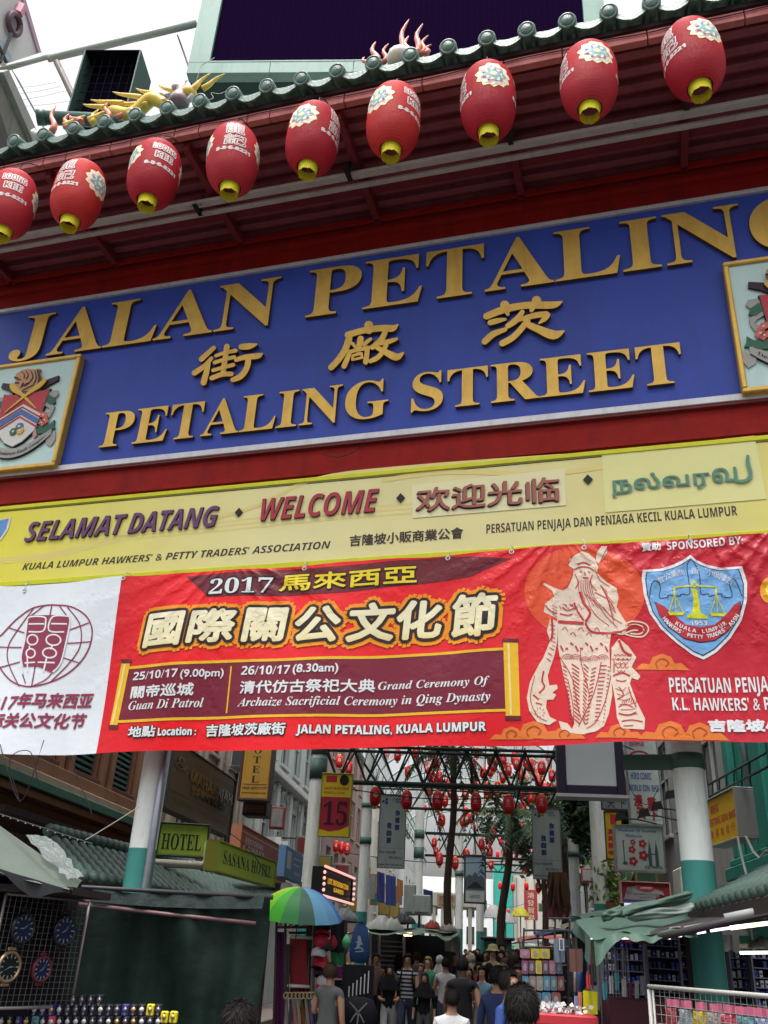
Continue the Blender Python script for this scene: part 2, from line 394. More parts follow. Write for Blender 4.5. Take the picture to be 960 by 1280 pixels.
# coats of arms ------------------------------------------------------
crest_mats = [M('pale_aqua_enamel', (.50, .68, .66), .5, var=.12, scale=1.5, dirt=.3, dcol=(.25, .38, .35)), gold, M('crest_red', (.42, .035, .05), .45, var=.15),
              M('crest_blue', (.06, .13, .33), .45), M('crest_white', (.62, .60, .57), .5), M('crest_orange', (.50, .26, .12), .5, var=.2), M('crest_black', (.035, .02, .03), .5),
              M('crest_yellow', (.62, .40, .05), .45), M('crest_green', (.035, .12, .08), .5, var=.35, scale=8), M('crest_pink', (.50, .27, .24), .5, var=.2), M('crest_grey', (.33, .33, .31), .5, var=.2), M('crest_flower', (.55, .13, .10), .5), M('crest_ink', (.02, .015, .015), .6)]
AQ, GO_, RD, BL, WH, OR, BK, YE, GR, PK, GY, FL, IK = range(13)
def crest(origin_u, px, label):
    """relief shapes traced once in crop pixels of the left crest (939x1280 crop of 110x150 photo pixels)"""
    L_ = lambda x, y: GL(x / 8.536, 445 + y / 8.536)
    parts = []
    def sh(name, m, pts, h0, h1, mir=False):
        b = MB(); b.m = 0
        b.prism([L_(*p) for p in pts], lambda u, v, h: gm(u + origin_u, v, h), h0, h1)
        return name, b, m
    cx = lambda x, y: (x, y)
    S = []
    # panel and frame in gate coordinates
    u0, u1 = -8.68 + origin_u, -7.24 + origin_u; v0, v1 = 7.19, 9.0
    b = MB(); b.box(u0 + .04 + 2.9, u1 - .04 + 2.9, -.10, .0, v0 + .04, v1 - .04)
    pan = gp('crest_panel', b, crest_mats[AQ])
    for bb in ((u0, u1, v1 - .06, v1), (u0, u1, v0, v0 + .06), (u0, u0 + .06, v0 + .06, v1 - .06), (u1 - .06, u1, v0 + .06, v1 - .06)):
        b = MB(); b.box(bb[0] + 2.9, bb[1] + 2.9, -.135, -.003, bb[2], bb[3], .012); b.build('frame', gold, pan)
    A = lambda name, m, pts, h0, h1: S.append((name, m, pts, h0, h1))
    # mirrored half is generated about the shield's own axis in gate coordinates
    ax = -7.98
    def mir(pts): return [(2 * ax - L_(*p)[0], L_(*p)[1]) for p in pts]
    def raw(pts): return [L_(*p) for p in pts]
    H = .10
    def go(name, m, pts, h0, h1, both=False):
        for q in ([raw(pts)] + ([mir(pts)] if both else [])):
            b = MB(); b.prism([(u + origin_u, v) for u, v in q], gm, H + h0, H + h1); b.build(name, crest_mats[m], pan)
    # supporter foliage, scrollwork, flowers
    go('scroll', GY, [(560,470),(610,425),(670,420),(680,460),(640,500),(600,480),(585,540),(640,590),(620,650),(590,700),(560,720),(560,660),(600,640),(585,610),(530,580),(530,520)], .002, .03, True)
    go('leaf', GR, [(540,520),(590,470),(640,500),(650,550),(600,575),(560,550)], .012, .036, True)
    go('leaf', GR, [(480,620),(530,640),(540,680),(500,720),(440,760),(430,700)], .012, .03, True)
    go('leaf', GR, [(440,790),(500,800),(580,790),(640,735),(635,790),(645,825),(590,835),(540,870),(470,885),(440,850)], .004, .034, True)
    for (fx, fy, fr) in ((530,690,36),(545,745,36),(515,770,34)):
        p = []
        for k in range(20):
            rr = fr * (1 + .22 * sin(5 * 2 * pi * k / 20)); p.append((fx + rr * cos(2 * pi * k / 20), fy + rr * sin(2 * pi * k / 20)))
        go('flower', FL, p, .034, .05, True)
        go('stamen', WH, ellipse(fx, fy, 9, 9, 8), .05, .056, True)
    go('scroll', PK, [(440,770),(460,790),(445,840),(455,900),(425,935),(410,900),(425,830)], .006, .038, True)
    # shield
    hs = [(70,535),(230,505),(320,500),(545,478),(440,760),(400,905),(290,1000),(150,1060),(-10,1010)]
    # shield in mirrored-symmetric form
    top = [(ax - .30, 8.415), (ax, 8.40), (ax + .30, 8.415), (ax + .37, 8.45)]
    SH = [(ax - .37, 8.44), (ax, 8.37), (ax + .37, 8.44), (ax + .33, 8.0), (ax + .29, 7.78), (ax + .14, 7.62), (ax, 7.55), (ax - .14, 7.62), (ax - .29, 7.78), (ax - .33, 8.0)]
    def gu(name, m, q, h0, h1):
        b = MB(); b.prism([(u + origin_u, v) for u, v in q], gm, H + h0, H + h1); b.build(name, crest_mats[m], pan)
    gu('shield_rim', IK, [(ax + (u - ax) * 1.035, 8.0 + (v - 8.0) * 1.03) for u, v in SH], .004, .03)
    gu('shield', WH, SH, .004, .045)
    gu('shield_field', RD, [(ax - .37, 8.44), (ax, 8.37), (ax + .37, 8.44), (ax + .335, 8.04), (ax, 8.24), (ax - .335, 8.04)], .046, .052)
    def chev(y, t, m):
        gu('chevron', m, [(ax - .333, y - .2), (ax, y), (ax + .333, y - .2), (ax + .325, y - .2 - t), (ax, y - t), (ax - .325, y - .2 - t)], .046, .054)
    chev(8.195, .02, RD); chev(8.15, .085, BL); chev(8.035, .022, RD)
    for (a, b_, m) in ((.045, 7.86, BL), (-.035, 7.785, GR), (.075, 7.79, YE)):
        gu('emblem', m, [(u, v) for u, v in ellipse(ax + a, b_, .062, .062, 6)], .046, .06)
        gu('emblem', WH, ellipse(ax + a, b_, .02, .02, 8), .06, .065)
    for sgn in (-1, 1):
        o = stroke([(ax + sgn * .27, 8.58, .07), (ax + sgn * .20, 8.50, .09), (ax + sgn * .04, 8.38, .05), (ax - sgn * .25, 8.12, .012)])
        gu('crossed_dagger', YE, o, .054 + (.004 if sgn > 0 else 0), .066 + (.004 if sgn > 0 else 0))
        gu('plume', BK, [(ax + sgn * .18, 8.52), (ax + sgn * .30, 8.62), (ax + sgn * .46, 8.66), (ax + sgn * .47, 8.58), (ax + sgn * .34, 8.52), (ax + sgn * .24, 8.44)], .003, .035)
    # tiger head, facing left
    head = [(235,330),(225,290),(245,250),(300,215),(360,200),(440,205),(495,200),(480,230),(497,280),(492,350),(470,410),(440,450),(385,470),(270,480),(240,440),(225,360)]
    go('tiger_head', OR, head, .004, .05)
    for st in ([(470,215,18),(488,300,22),(470,400,26),(430,440,18)], [(440,220,8),(455,300,12),(425,370,10)], [(400,225,8),(420,290,12),(380,350,10),(330,390,6)], [(350,225,8),(370,270,12),(350,310,10)],
               [(300,235,8),(330,260,10),(325,300,8)], [(230,295,20),(262,300,14)], [(235,350,16),(270,350,12)], [(290,400,8),(330,370,10),(370,350,6)], [(310,430,8),(370,400,10),(430,370,6)], [(320,350,10),(300,380,12)], [(255,320,6),(290,315,10)]):
        go('stripe', BK, [(x, y) for x, y in stroke(st)], .05, .057)
    go('collar', BK, [(250,450),(300,440),(380,440),(375,470),(345,500),(270,500)], .05, .058)
    for k in range(5): go('stripe', OR, [(265 + k * 22, 455), (272 + k * 22, 455), (272 + k * 22, 480), (265 + k * 22, 480)], .058, .062)
    # motto ribbon: an arc below the shield
    arc = [(ax - .56 + 1.12 * k / 16) for k in range(17)]
    f = lambda u: 7.38 + .30 * ((u - ax) / .56) ** 2
    gu('ribbon', GY, [(u, f(u)) for u in arc] + [(u, f(u) + .15) for u in arc[::-1]], .002, .03)
    gu('ribbon_edge', IK, [(u, f(u) - .012) for u in arc] + [(u, f(u) + .0) for u in arc[::-1]], .002, .034)
    for sgn in (-1, 1):
        gu('ribbon_end', GY, [(ax + sgn * .50, 7.62), (ax + sgn * .62, 7.74), (ax + sgn * .65, 7.60), (ax + sgn * .60, 7.50), (ax + sgn * .52, 7.55)], .0, .022)
    b = MB()
    text(b, 'Maju-lah Bandaraya Kuala Lumpur' if origin_u == 0 else 'Deven Forward Kuala Lumpur', lambda x, y, h: gm(x + origin_u, f(x) + .045 + y, h), ax - .49, ax + .49, 0, .055, 'serifi', z=H + .033)
    b.build('motto', crest_mats[IK], pan)
crest(0, 0, '')
crest(9.97, 0, '')

# roof --------------------------------------------------------------
EW = 1.90                                                                # overhang of the eave (metres toward the viewer)
mb = MB(); mb.box(UL + 2.9, UR + 2.9, -EW + .06, .02, SOF + .12, SOF + .2); gp('soffit_deck', mb, dark_red)
for i in range(9):                                                        # soffit slats running along the eave
    y0 = -EW + .12 + i * .215
    mb = MB(); mb.box(UL + 2.9, UR + 2.9, y0, y0 + .105, SOF + .04, SOF + .119); gp('soffit_slat', mb, M('maroon_slat', (.21, .055, .07), .6, var=.35, scale=2, dirt=.4, dcol=(.03, .01, .012)))
_raf = MB(); _raf.box(-.045, .045, -EW + .1, 0, SOF - .1, SOF + .038, .006); _rm = _raf.mesh('rafter', rafter_red)
ru = [GZ(x, y, SOF - .05)[0] for x, y in ((5, 340), (140, 322), (300, 300), (470, 268), (650, 235), (855, 200))]
for u in [ru[0] - 1.7] + ru + [ru[-1] + 2.0]: inst('rafter', _rm, gate, (u + 2.9, 0, 0))
mb = MB(); mb.box(UL + 2.9, UR + 2.9, -.62, -.5, SOF - .04, SOF + .038); gp('purlin', mb, rafter_red)
# fascia boards: short planks with joints
u = UL; k = 0; rr = random.Random(4)
while u < UR:
    l = (.62, .34, .66, .30)[k % 4]; mb = MB(); mb.box(u + 2.9 + .006, u + l + 2.9 - .006, -EW - .035, -EW + .05, SOF - .01 + rr.uniform(-.004, .004), SOF + .135, .005)
    o = gp('fascia_board', mb, fascia_pink); u += l; k += 1
mb = MB(); mb.box(UL + 2.9, UR + 2.9, -EW - .02, -EW + .5, SOF + .202, SOF + .27); gp('eave_board', mb, M('dark_eave_board', (.05, .03, .035), .6, var=.3))  # dark mottled board
# eave tiles: a round cap and a drooping drip tile, side by side
_c = MB(); _c.smooth = True; E0 = -EW - .12
_c.lathe([(.001, -.012), (.07, -.008), (.078, -.016), (.095, -.016), (.103, -.004), (.103, .06), (.09, .5)], 20, (0, 0, 0)); _cap_v = _c.v
def rotx(p): return Vector((p.x, p.z, -p.y))
_c.v = [rotx(p) for p in _c.v]
_c.lathe([(.001, -.022), (.06, -.020), (.07, -.012)], 14); _c.v[len(_cap_v):] = [rotx(p) for p in _c.v[len(_cap_v):]]
cap_me = _c.mesh('eave_cap', green_tile)
_d = MB(); _d.smooth = False
pts = [(-.20, .035), (-.14, -.05), (-.07, -.10), (0, -.12), (.07, -.10), (.14, -.05), (.20, .035), (.12, .012), (0, -.005), (-.12, .012)]
_d.prism(pts, lambda x, y, h: Vector((x, -h, y)), 0, .03)
_d.smooth = True
_d.grid(lambda a, b: Vector((-.19 + .38 * a, .0 + b * .5, .035 - .095 * sin(pi * a) + b * .22)), 8, 2)
drip_me = _d.mesh('drip_tile', green_tile)
# positions from the photographed caps
c0 = GZ(22, 182, SOF + .40)[0]; c1 = GZ(814, 0, SOF + .40)[0]; stp = (c1 - c0) / 18.0
TZ = SOF + .36
for i in range(-3, 24):
    u = c0 + i * stp
    if u > UR: break
    inst('eave_cap_tile', cap_me, gate, (u + 2.9, E0 - .05, TZ + .03), None).rotation_euler = (radians(16), 0, rr.uniform(-.03, .03))
    inst('drip_tile', drip_me, gate, (u + stp / 2 + 2.9, E0, TZ - .03), rr.uniform(-.03, .03))
mb = MB(); mb.add([(UL + 2.9, E0 + .3, TZ - .03), (UR + 2.9, E0 + .3, TZ - .03), (UR + 2.9, E0 + 2.7, TZ + 1.0), (UL + 2.9, E0 + 2.7, TZ + 1.0), (UL + 2.9, E0 + .3, SOF + .28), (UR + 2.9, E0 + .3, SOF + .28), (UR + 2.9, E0 + 2.7, SOF + .28), (UL + 2.9, E0 + 2.7, SOF + .28)],
    [(0, 1, 2, 3), (4, 5, 6, 7), (0, 1, 5, 4), (3, 2, 6, 7), (0, 3, 7, 4), (1, 2, 6, 5)]); gp('roof_deck', mb, green_tile)
# lit conduit under the soffit: two rails with brackets
for (py, w_, zz) in ((212, .055, SOF - .22), (226, .035, SOF - .24)):
    ua, wa = GZ(480, py, zz)
    mb = MB(); mb.box(UL + 2.9, UR + 2.9, wa - w_, wa + w_, zz - .03, zz + .02, .008); gp('light_conduit', mb, conduit_mat)
    CW = wa
for (px, py) in ((250, 262), (437, 218), (638, 172), (858, 128)):
    u, w = GZ(px, py, SOF - .2)
    mb = MB(); mb.box(u + 2.9 - .03, u + 2.9 + .03, w - .16, w + .05, SOF - .27, SOF - .19); mb.tube([(u + 2.9, w, SOF - .2), (u + 2.9, w, SOF + .03)], .012, 6)
    for s in (-.06, .05, .09): mb.tube([(u + 2.9 + s, w - .14, SOF - .275), (u + 2.9 + s + .01, w - .1, SOF - .15), (u + 2.9 + s + .03, w + .02, SOF - .2)], .006, 5)
    gp('conduit_bracket', mb, black_iron)
# hooks that carry the lantern wires under the fascia
# columns ------------------------------------------------------------
def gcol(px, py, r, label_teal):
    u, v = GL(px, py, .35)
    b = MB(); b.smooth = True; yy = .35
    b.lathe([(r, 2.50), (r, 5.5)], 28, (u + 2.9, yy, 0)); c = gp('column', b, white_steel)
    b = MB(); b.smooth = True; b.lathe([(r + .003, 0), (r + .003, 2.50)], 28, (u + 2.9, yy, 0)); b.build('painted_base', teal_paint, c)
    return c, u, yy
cL, uL_, _ = gcol(188, 1000, .145, 0); cR, uR_, _ = gcol(864, 1000, .145, 0)
b = MB(); b.smooth = True; b.tube([(uL_ + 2.9 + .165, .24, 0), (uL_ + 2.9 + .165, .24, 5.4)], .042, 12); b.build('drain_pipe', M('galvanised_pipe', (.35, .37, .42), .35, .6, var=.2, dirt=.4), cL)
b = MB(); b.smooth = True; b.lathe([(.147, -.07), (.155, -.07), (.155, .07), (.147, .07)], 28, (uR_ + 2.9, .35, GL(860, 953, .35)[1])); b.build('clamp_band', band_green, cR)
b = MB(); z = GL(860, 953, .35)[1]; b.box(uR_ + 2.9 - .60, uR_ + 2.9 - .14, .30, .36, z - .07, z + .07, .004); b.build('clamp_arm', band_green, cR)

# roof ornaments: they stand on the gate's roof -------------------------
def horn(b, base, h, lean, r=.03, curl=.05, n=7):
    P = []; R = []
    for k in range(n + 1):
        t = k / n; P.append((base[0] + lean * t * h + curl * sin(t * 7), base[1], base[2] + t * h)); R.append(r * (1 - t) ** .7 + .004)
    b.smooth = True; b.tube(P, R, 7)
orn_y = EW - .12
pinkm = M('salmon_ceramic', (.62, .20, .14), .35, var=.25, scale=6, dirt=.3); yelm = M('ochre_ceramic', (.74, .52, .10), .35, var=.3, scale=8, dirt=.3); greym = M('grey_purple_ceramic', (.28, .20, .22), .4, var=.3, scale=8)
whc = M('cream_ceramic', (.7, .66, .58), .4, var=.2)
def orn(name, label, px, py, parts, sc_=1.25, up=.12):
    z0 = TZ + .12; u, w = GZ(px, py, z0)
    t = thing(name, label, 'roof ornament', G(u, z0 + up, w), ANG); t.scale = (sc_, sc_, sc_); parts(t); return t
def flames(t):
    for k, (x, h, l) in enumerate(((-.22, .45, -.1), (-.12, .36, .1), (.0, .22, 0), (.08, .75, .12), (.2, .42, -.05), (.3, .6, .1), (.37, .35, .2), (-.3, .2, -.5), (.42, .16, .4))):
        b = MB(); horn(b, (x, 0, 0), h, l, .05 if h > .4 else .035, .035); b.build('flame', pinkm, t)
    b = MB(); b.smooth = True; b.ball((.1, 0, .02), .17, 14, 8, .8); b.build('pearl', whc, t)
orn('flame_ornament', 'salmon ceramic flames round a pale pearl on the roof edge below the dark screen', 490, 80, flames, .95, .05)
def dragon(t):
    b = MB(); b.smooth = True
    P = [Vector((-.75 + 1.5 * k / 18, .02 * sin(k), .10 + .10 * sin(k * .75))) for k in range(19)]
    b.tube(P, [.03 + .075 * sin(pi * k / 18) for k in range(19)], 9); b.build('body', yelm, t)
    for k, (x, z, h, l) in enumerate(((-.9, .25, .2, -2.2), (-.6, .25, .26, -2.4), (-.3, .28, .3, -1.9), (.0, .24, .3, -1.6), (.25, .22, .3, -1.2), (.45, .2, .3, .9), (.65, .2, .22, 1.4), (-.2, .12, .2, -3), (.1, .1, .25, -2.4))):
        b = MB(); horn(b, (x + .3, -.04, z - .05), h, l, .042, .02); b.build('mane_lock', yelm, t)
    b = MB(); b.smooth = True; b.ball((.72, 0, .16), .12, 12, 8, .9); b.build('head', yelm, t)
orn('dragon_ornament', 'yellow ceramic dragon with swept mane lying along the tiled eave under the dark box', 174, 153, dragon, .92, .2)
def lion(t):
    b = MB(); b.smooth = True; b.lathe([(.001, 0), (.16, .01), (.17, .12), (.13, .24), (.1, .3), (.11, .36), (.07, .44), (.001, .46)], 12); b.build('body', greym, t)
    b = MB(); b.smooth = True; b.ball((-.08, -.05, .40), .08, 10, 6); horn(b, (-.02, 0, .4), .22, .4, .04, .02); horn(b, (-.12, 0, .42), .16, -.5, .035, .02); horn(b, (.12, 0, .05), .5, .3, .05, .05); b.build('head', M('silver_ceramic', (.45, .42, .42), .35, var=.3, scale=9), t)
orn('lion_ornament', 'small grey and brown crouching beast figure on the tiled eave', 221, 141, lion, .8, .12)
def fins(t):
    for x, h, l, m in ((-.05, .42, -.15, pinkm), (.12, .24, -.1, pinkm), (-.25, .12, -.4, whc)):
        b = MB(); horn(b, (x, 0, 0), h, l, .035, .03); b.build('fin', m, t)
orn('fin_ornament', 'pink curling ceramic fins standing on the left end of the eave', 67, 172, fins)
def fins2(t):
    for x, h, l, m in ((-.2, .2, .2, yelm), (0, .3, -.2, pinkm), (.12, .12, .8, pinkm), (.25, .16, .5, whc)):
        b = MB(); horn(b, (x, 0, 0), h, l, .035, .03); b.build('fin', m, t)
orn('fin_ornament', 'yellow and pink ceramic fins on the eave just left of the dragon', 132, 158, fins2)
def fins3(t):
    for x, h, l, m in ((-.3, .1, 2.2, yelm), (0, .1, 2.2, yelm), (-.1, .15, -1.2, pinkm)):
        b = MB(); horn(b, (x, 0, .05), h, l, .04, .02); b.build('tail', m, t)
orn('tail_ornament', 'thin yellow ceramic tail lying over the eave tiles left of the dragon', 108, 163, fins3)
# ================================================================== WELCOME BOARD
def ramp(name, axis, stops, rough=.4, bump=0., bscale=5., var=.06, dist=.02, spec=.28, crease=False):
    """printed colour running along one axis of the object"""
    m = M(name, stops[0][1], rough, var=0, bump=0, spec=spec)
    N = m.node_tree.nodes; L = m.node_tree.links; b = N['Principled BSDF']
    tc = N.new('ShaderNodeTexCoord'); sx = N.new('ShaderNodeSeparateXYZ'); L.new(tc.outputs['Object'], sx.inputs[0])
    lo, hi = stops[0][0], stops[-1][0]
    mr = N.new('ShaderNodeMapRange'); mr.inputs[1].default_value = lo; mr.inputs[2].default_value = hi if hi > lo else lo + 1
    L.new(sx.outputs[axis], mr.inputs[0]); rp = N.new('ShaderNodeValToRGB')
    while len(rp.color_ramp.elements) < len(stops): rp.color_ramp.elements.new(.5)
    for e, (p, c) in zip(rp.color_ramp.elements, stops):
        e.position = (p - lo) / max(1e-6, hi - lo) if hi > lo else 0; e.color = (*c, 1)
    L.new(mr.outputs[0], rp.inputs[0])
    nz = N.new('ShaderNodeTexNoise'); nz.inputs['Scale'].default_value = 2.3; nz.inputs['Detail'].default_value = 5
    L.new(tc.outputs['Object'], nz.inputs['Vector'])
    m1 = N.new('ShaderNodeMapRange'); m1.inputs[3].default_value = 1 - var * 2; m1.inputs[4].default_value = 1 + var * 2; L.new(nz.outputs['Fac'], m1.inputs[0])
    vm = N.new('ShaderNodeVectorMath'); vm.operation = 'SCALE'; L.new(rp.outputs[0], vm.inputs[0]); L.new(m1.outputs[0], vm.inputs['Scale'])
    L.new(vm.outputs[0], b.inputs['Base Color'])
    if crease: creases(m)
    return m
TIES = [(2.2, 5.62), (-1.5, 5.66), (3.55, 5.72), (5.9, 5.7), (4.4, 5.7)]
def creases(m):
    """folds and pulls of hanging vinyl, the same for all print on one sheet"""
    N = m.node_tree.nodes; L = m.node_tree.links; b = N['Principled BSDF']
    tc = N.new('ShaderNodeTexCoord'); mp = N.new('ShaderNodeMapping'); mp.inputs['Rotation'].default_value = (0, radians(28), 0); mp.inputs['Scale'].default_value = (1, 1, .38)
    L.new(tc.outputs['Object'], mp.inputs['Vector'])
    n1 = N.new('ShaderNodeTexNoise'); n1.noise_type = 'RIDGED_MULTIFRACTAL'; n1.inputs['Scale'].default_value = 1.25; n1.inputs['Detail'].default_value = 3
    L.new(mp.outputs[0], n1.inputs['Vector'])
    mp2 = N.new('ShaderNodeMapping'); mp2.inputs['Rotation'].default_value = (0, radians(-40), 0); mp2.inputs['Scale'].default_value = (1, 1, .5); L.new(tc.outputs['Object'], mp2.inputs['Vector'])
    n2 = N.new('ShaderNodeTexNoise'); n2.noise_type = 'RIDGED_MULTIFRACTAL'; n2.inputs['Scale'].default_value = 1.9; n2.inputs['Detail'].default_value = 2
    L.new(mp2.outputs[0], n2.inputs['Vector'])
    n3 = N.new('ShaderNodeTexNoise'); n3.inputs['Scale'].default_value = 9; n3.inputs['Detail'].default_value = 3; L.new(tc.outputs['Object'], n3.inputs['Vector'])
    a = N.new('ShaderNodeMath'); a.operation = 'ADD'; L.new(n1.outputs['Fac'], a.inputs[0]); L.new(n2.outputs['Fac'], a.inputs[1])
    a2 = N.new('ShaderNodeMath'); a2.operation = 'MULTIPLY_ADD'; a2.inputs[1].default_value = .35; L.new(n3.outputs['Fac'], a2.inputs[0]); L.new(a.outputs[0], a2.inputs[2])
    bp = N.new('ShaderNodeBump'); bp.inputs['Strength'].default_value = .5; bp.inputs['Distance'].default_value = .03
    sp = N.new('ShaderNodeSeparateXYZ'); L.new(tc.outputs['Object'], sp.inputs[0]); acc = a2.outputs[0]
    def mt(op, *v):
        q = N.new('ShaderNodeMath'); q.operation = op
        for i, x in enumerate(v):
            if isinstance(x, (int, float)): q.inputs[i].default_value = x
            else: L.new(x, q.inputs[i])
        return q.outputs[0]
    for i, (tx_, tz_) in enumerate(TIES):                     # pulls that fan out from the tied eyelets
        dx = mt('SUBTRACT', sp.outputs[0], tx_); dz = mt('SUBTRACT', sp.outputs[2], tz_); an = mt('ARCTAN2', dz, dx)
        dd = mt('SQRT', mt('ADD', mt('MULTIPLY', dx, dx), mt('MULTIPLY', dz, dz)))
        ph = mt('MULTIPLY_ADD', an, 11 + i, mt('MULTIPLY', n3.outputs['Fac'], 2.2)); w = mt('POWER', 2.718, mt('MULTIPLY', dd, -1.15))
        acc = mt('ADD', acc, mt('MULTIPLY', mt('MULTIPLY', mt('POWER', mt('ABSOLUTE', mt('SINE', ph)), 3), mt('MINIMUM', dd, .8)), mt('MULTIPLY', w, 2.6)))
    L.new(acc, bp.inputs['Height']); L.new(bp.outputs[0], b.inputs['Normal'])
YW = .12                                                                     # board front, metres in front of the beam
board = thing('welcome_board', 'long yellow welcome board reading SELAMAT DATANG WELCOME under the blue board', 'sign', G(-2.9, 0, 0), ANG)
yb0, yb1 = GL(0, 733, -YW)[1], GL(0, 634, -YW)[1]
yface = ramp('yellow_board_print', 0, [(-5.2, (.66, .60, .03)), (-3.6, (.66, .60, .12)), (-1.2, (.66, .61, .30)), (1.8, (.64, .58, .27)), (3.6, (.62, .56, .20)), (6.4, (.66, .60, .05))], .3, var=.05)
yrim = M('lime_yellow_rim', (.55, .55, .02), .4, var=.12, dirt=.35, dcol=(.3, .27, .03))
mb = MB(); mb.box(UL + .4 + 2.9, UR - .2 + 2.9, -YW, .1, yb0 + .03, yb1 - .03); mb.build('panel', yface, board)
for a, b_ in ((yb0 - .015, yb0 + .055), (yb1 - .055, yb1 + .0)):
    mb = MB(); mb.box(UL + .38 + 2.9, UR - .18 + 2.9, -YW - .02, .11, a, b_, .005); mb.build('rim', yrim, board)
mb = MB(); mb.box(UL + .5 + 2.9, UR - .4 + 2.9, -YW - .003, -YW, yb1 - .075, yb1 - .066); mb.build('rim_line', black_iron, board)
def bmap(u, v, h): return Vector((u + 2.9, -(YW + h), v))
def fitpx(L0, L1, T1, wf):
    a = GL(*L0, wf); b = GL(*L1, wf); t = GL(*T1, wf); v = (a[1] + b[1]) / 2
    return a[0], b[0], v, t[1] - b[1]
def line(parent, mapf, wf, t, L0, L1, T1, mat, style='sans', name='lettering', **k):
    u0, u1, v, h = fitpx(L0, L1, T1, wf); b = MB(); text(b, t, mapf, u0, u1, v, h, style, **k); return b.build(name, mat, parent)
def raised(t, L0, L1, T1, mats, style='boldi', shear=0.):
    u0, u1, v, h = fitpx(L0, L1, T1, -YW); vs, fs = fitted(t, u0, u1, v, h, style, shear=shear, res=5)
    for q, f in islands(vs, fs):
        b = MB(); solid(b, q, f, bmap, .002, .03, bev=1); b.build('letter', mats, board)
purp = M('purple_acrylic', (.12, .045, .13), .4); crim = M('crimson_acrylic', (.33, .03, .05), .4); dkside = M('dark_acrylic_edge', (.05, .03, .05), .5); brn = M('brown_acrylic', (.30, .10, .07), .4); grn = M('green_acrylic', (.10, .24, .16), .4)
swm = M('faint_orange_swoosh', (.66, .55, .20), .35, var=.05)
def bp_(x, y): return GL(x, y, -YW)
mb = MB()
for k in range(3):
    P = [(bp_(x, y)[0], bp_(x, y)[1], .022) for x, y in ((-60, 700 + 4 * k), (60, 692 + 3 * k), (150, 668 + 4 * k), (260, 655 + 5 * k), (430, 636 + 6 * k), (560, 628 + 5 * k))]
    flat(mb, stroke(P), bmap, .0012 + k * .0003)
P = [(bp_(x, y)[0], bp_(x, y)[1], .05) for x, y in ((150, 668), (300, 640), (390, 600), (500, 585), (700, 570))]; flat(mb, stroke(P), bmap, .003)
P = [(bp_(x, y)[0], bp_(x, y)[1], .06) for x, y in ((480, 600), (560, 590), (690, 592), (800, 575))]; flat(mb, stroke(P), bmap, .0034)
mb.build('swoosh', swm, board)
raised('SELAMAT', (31, 679), (156, 667), (156, 643), [purp, dkside]); raised('DATANG', (160, 669), (272, 657), (274, 632), [purp, dkside])
raised('WELCOME', (326, 652), (473, 640), (475, 612), [crim, dkside])
for x, y in ((299, 641), (501, 623), (735, 600)):
    u, v = bp_(x, y); mb = MB(); mb.prism([(u - .05, v), (u, v - .06), (u + .05, v), (u, v + .06)], bmap, .001, .02); mb.build('diamond', black_iron, board)
pm1 = M('pale_yellow_patch', (.68, .64, .38), .35, var=.05); pm2 = M('pale_lime_patch', (.66, .64, .28), .35, var=.05)
for q, mm in ((((516, 648), (708, 632), (706, 586), (515, 607)), pm1), (((757, 641), (958, 624), (943, 545), (752, 565)), pm2)):
    mb = MB(); mb.prism([bp_(*p) for p in q], bmap, .001, .008); mb.build('patch', mm, board)
_yo = lambda u, v, h: bmap(u, v, h + .008)
u0, u1, v, h = fitpx((521, 641), (700, 627), (700, 597), -YW); mb = MB(); text(mb, '欢迎光临', _yo, u0, u1, v, h, bold=.007, z=.012, n=6, step=.002); mb.build('lettering', brn, board)
mb = MB(); text(mb, '欢迎光临', _yo, u0 - .012, u1 - .012, v - .012, h, bold=.007, z=.002, n=4, step=.001); mb.build('lettering_shadow_edge', dkside, board)
u0, u1, v, h = fitpx((766, 622), (888, 612), (888, 586), -YW)
for mm, dx, zz in ((grn, 0, .012), (M('pale_green_edge', (.45, .52, .36), .5), .012, .001)):
    mb = MB(); text(mb, 'நல்வர', _yo, u0 + dx, u1 + dx, v - dx, h, bold=.005, z=zz, n=6, step=.0015)
    va, vb = fitpx((892, 609), (925, 606), (925, 580), -YW)[0:2]
    text(mb, 'வ', _yo, va + dx, vb + dx - .02, v + .07 - dx, h * .66, bold=.005, z=zz, n=6, step=.0015)
    c = [(vb - .03 + dx, v + .06, .032), (vb + .06 + dx, v + .06, .034), (vb + .11 + dx, v + .13, .036), (vb + .10 + dx, v + .26, .036), (vb + .11 + dx, v + .34, .03)]
    flat(mb, stroke(c), _yo, zz + .012)
    mb.build('lettering', mm, board)
ink = M('dark_brown_ink', (.05, .035, .03), .5)
line(board, bmap, -YW, "KUALA LUMPUR HAWKERS' & PETTY TRADERS' ASSOCIATION", (27, 715), (413, 683), (413, 674), ink, 'boldi')
line(board, bmap, -YW, "吉隆坡小販商業公會", (437, 684), (579, 672), (579, 658), ink, bold=.004)
line(board, bmap, -YW, "PERSATUAN PENJAJA DAN PENIAGA KECIL KUALA LUMPUR", (608, 668), (922, 643), (922, 631), ink, 'bold')
sh = [(0, 0), (.17, .03), (.17, -.12), (.12, -.24), (0, -.33), (-.12, -.24), (-.17, -.12), (-.17, .03)]
u, v = bp_(-3, 652); mb = MB(); mb.prism([(u + x * 1.2, v + y * 1.15 + .01) for x, y in sh], bmap, .001, .01); mb.build('shield_border', crest_mats[WH], board)
mb = MB(); mb.prism([(u + x, v + y) for x, y in sh], bmap, .01, .013); mb.build('shield', M('print_blue', (.10, .25, .55), .35), board)
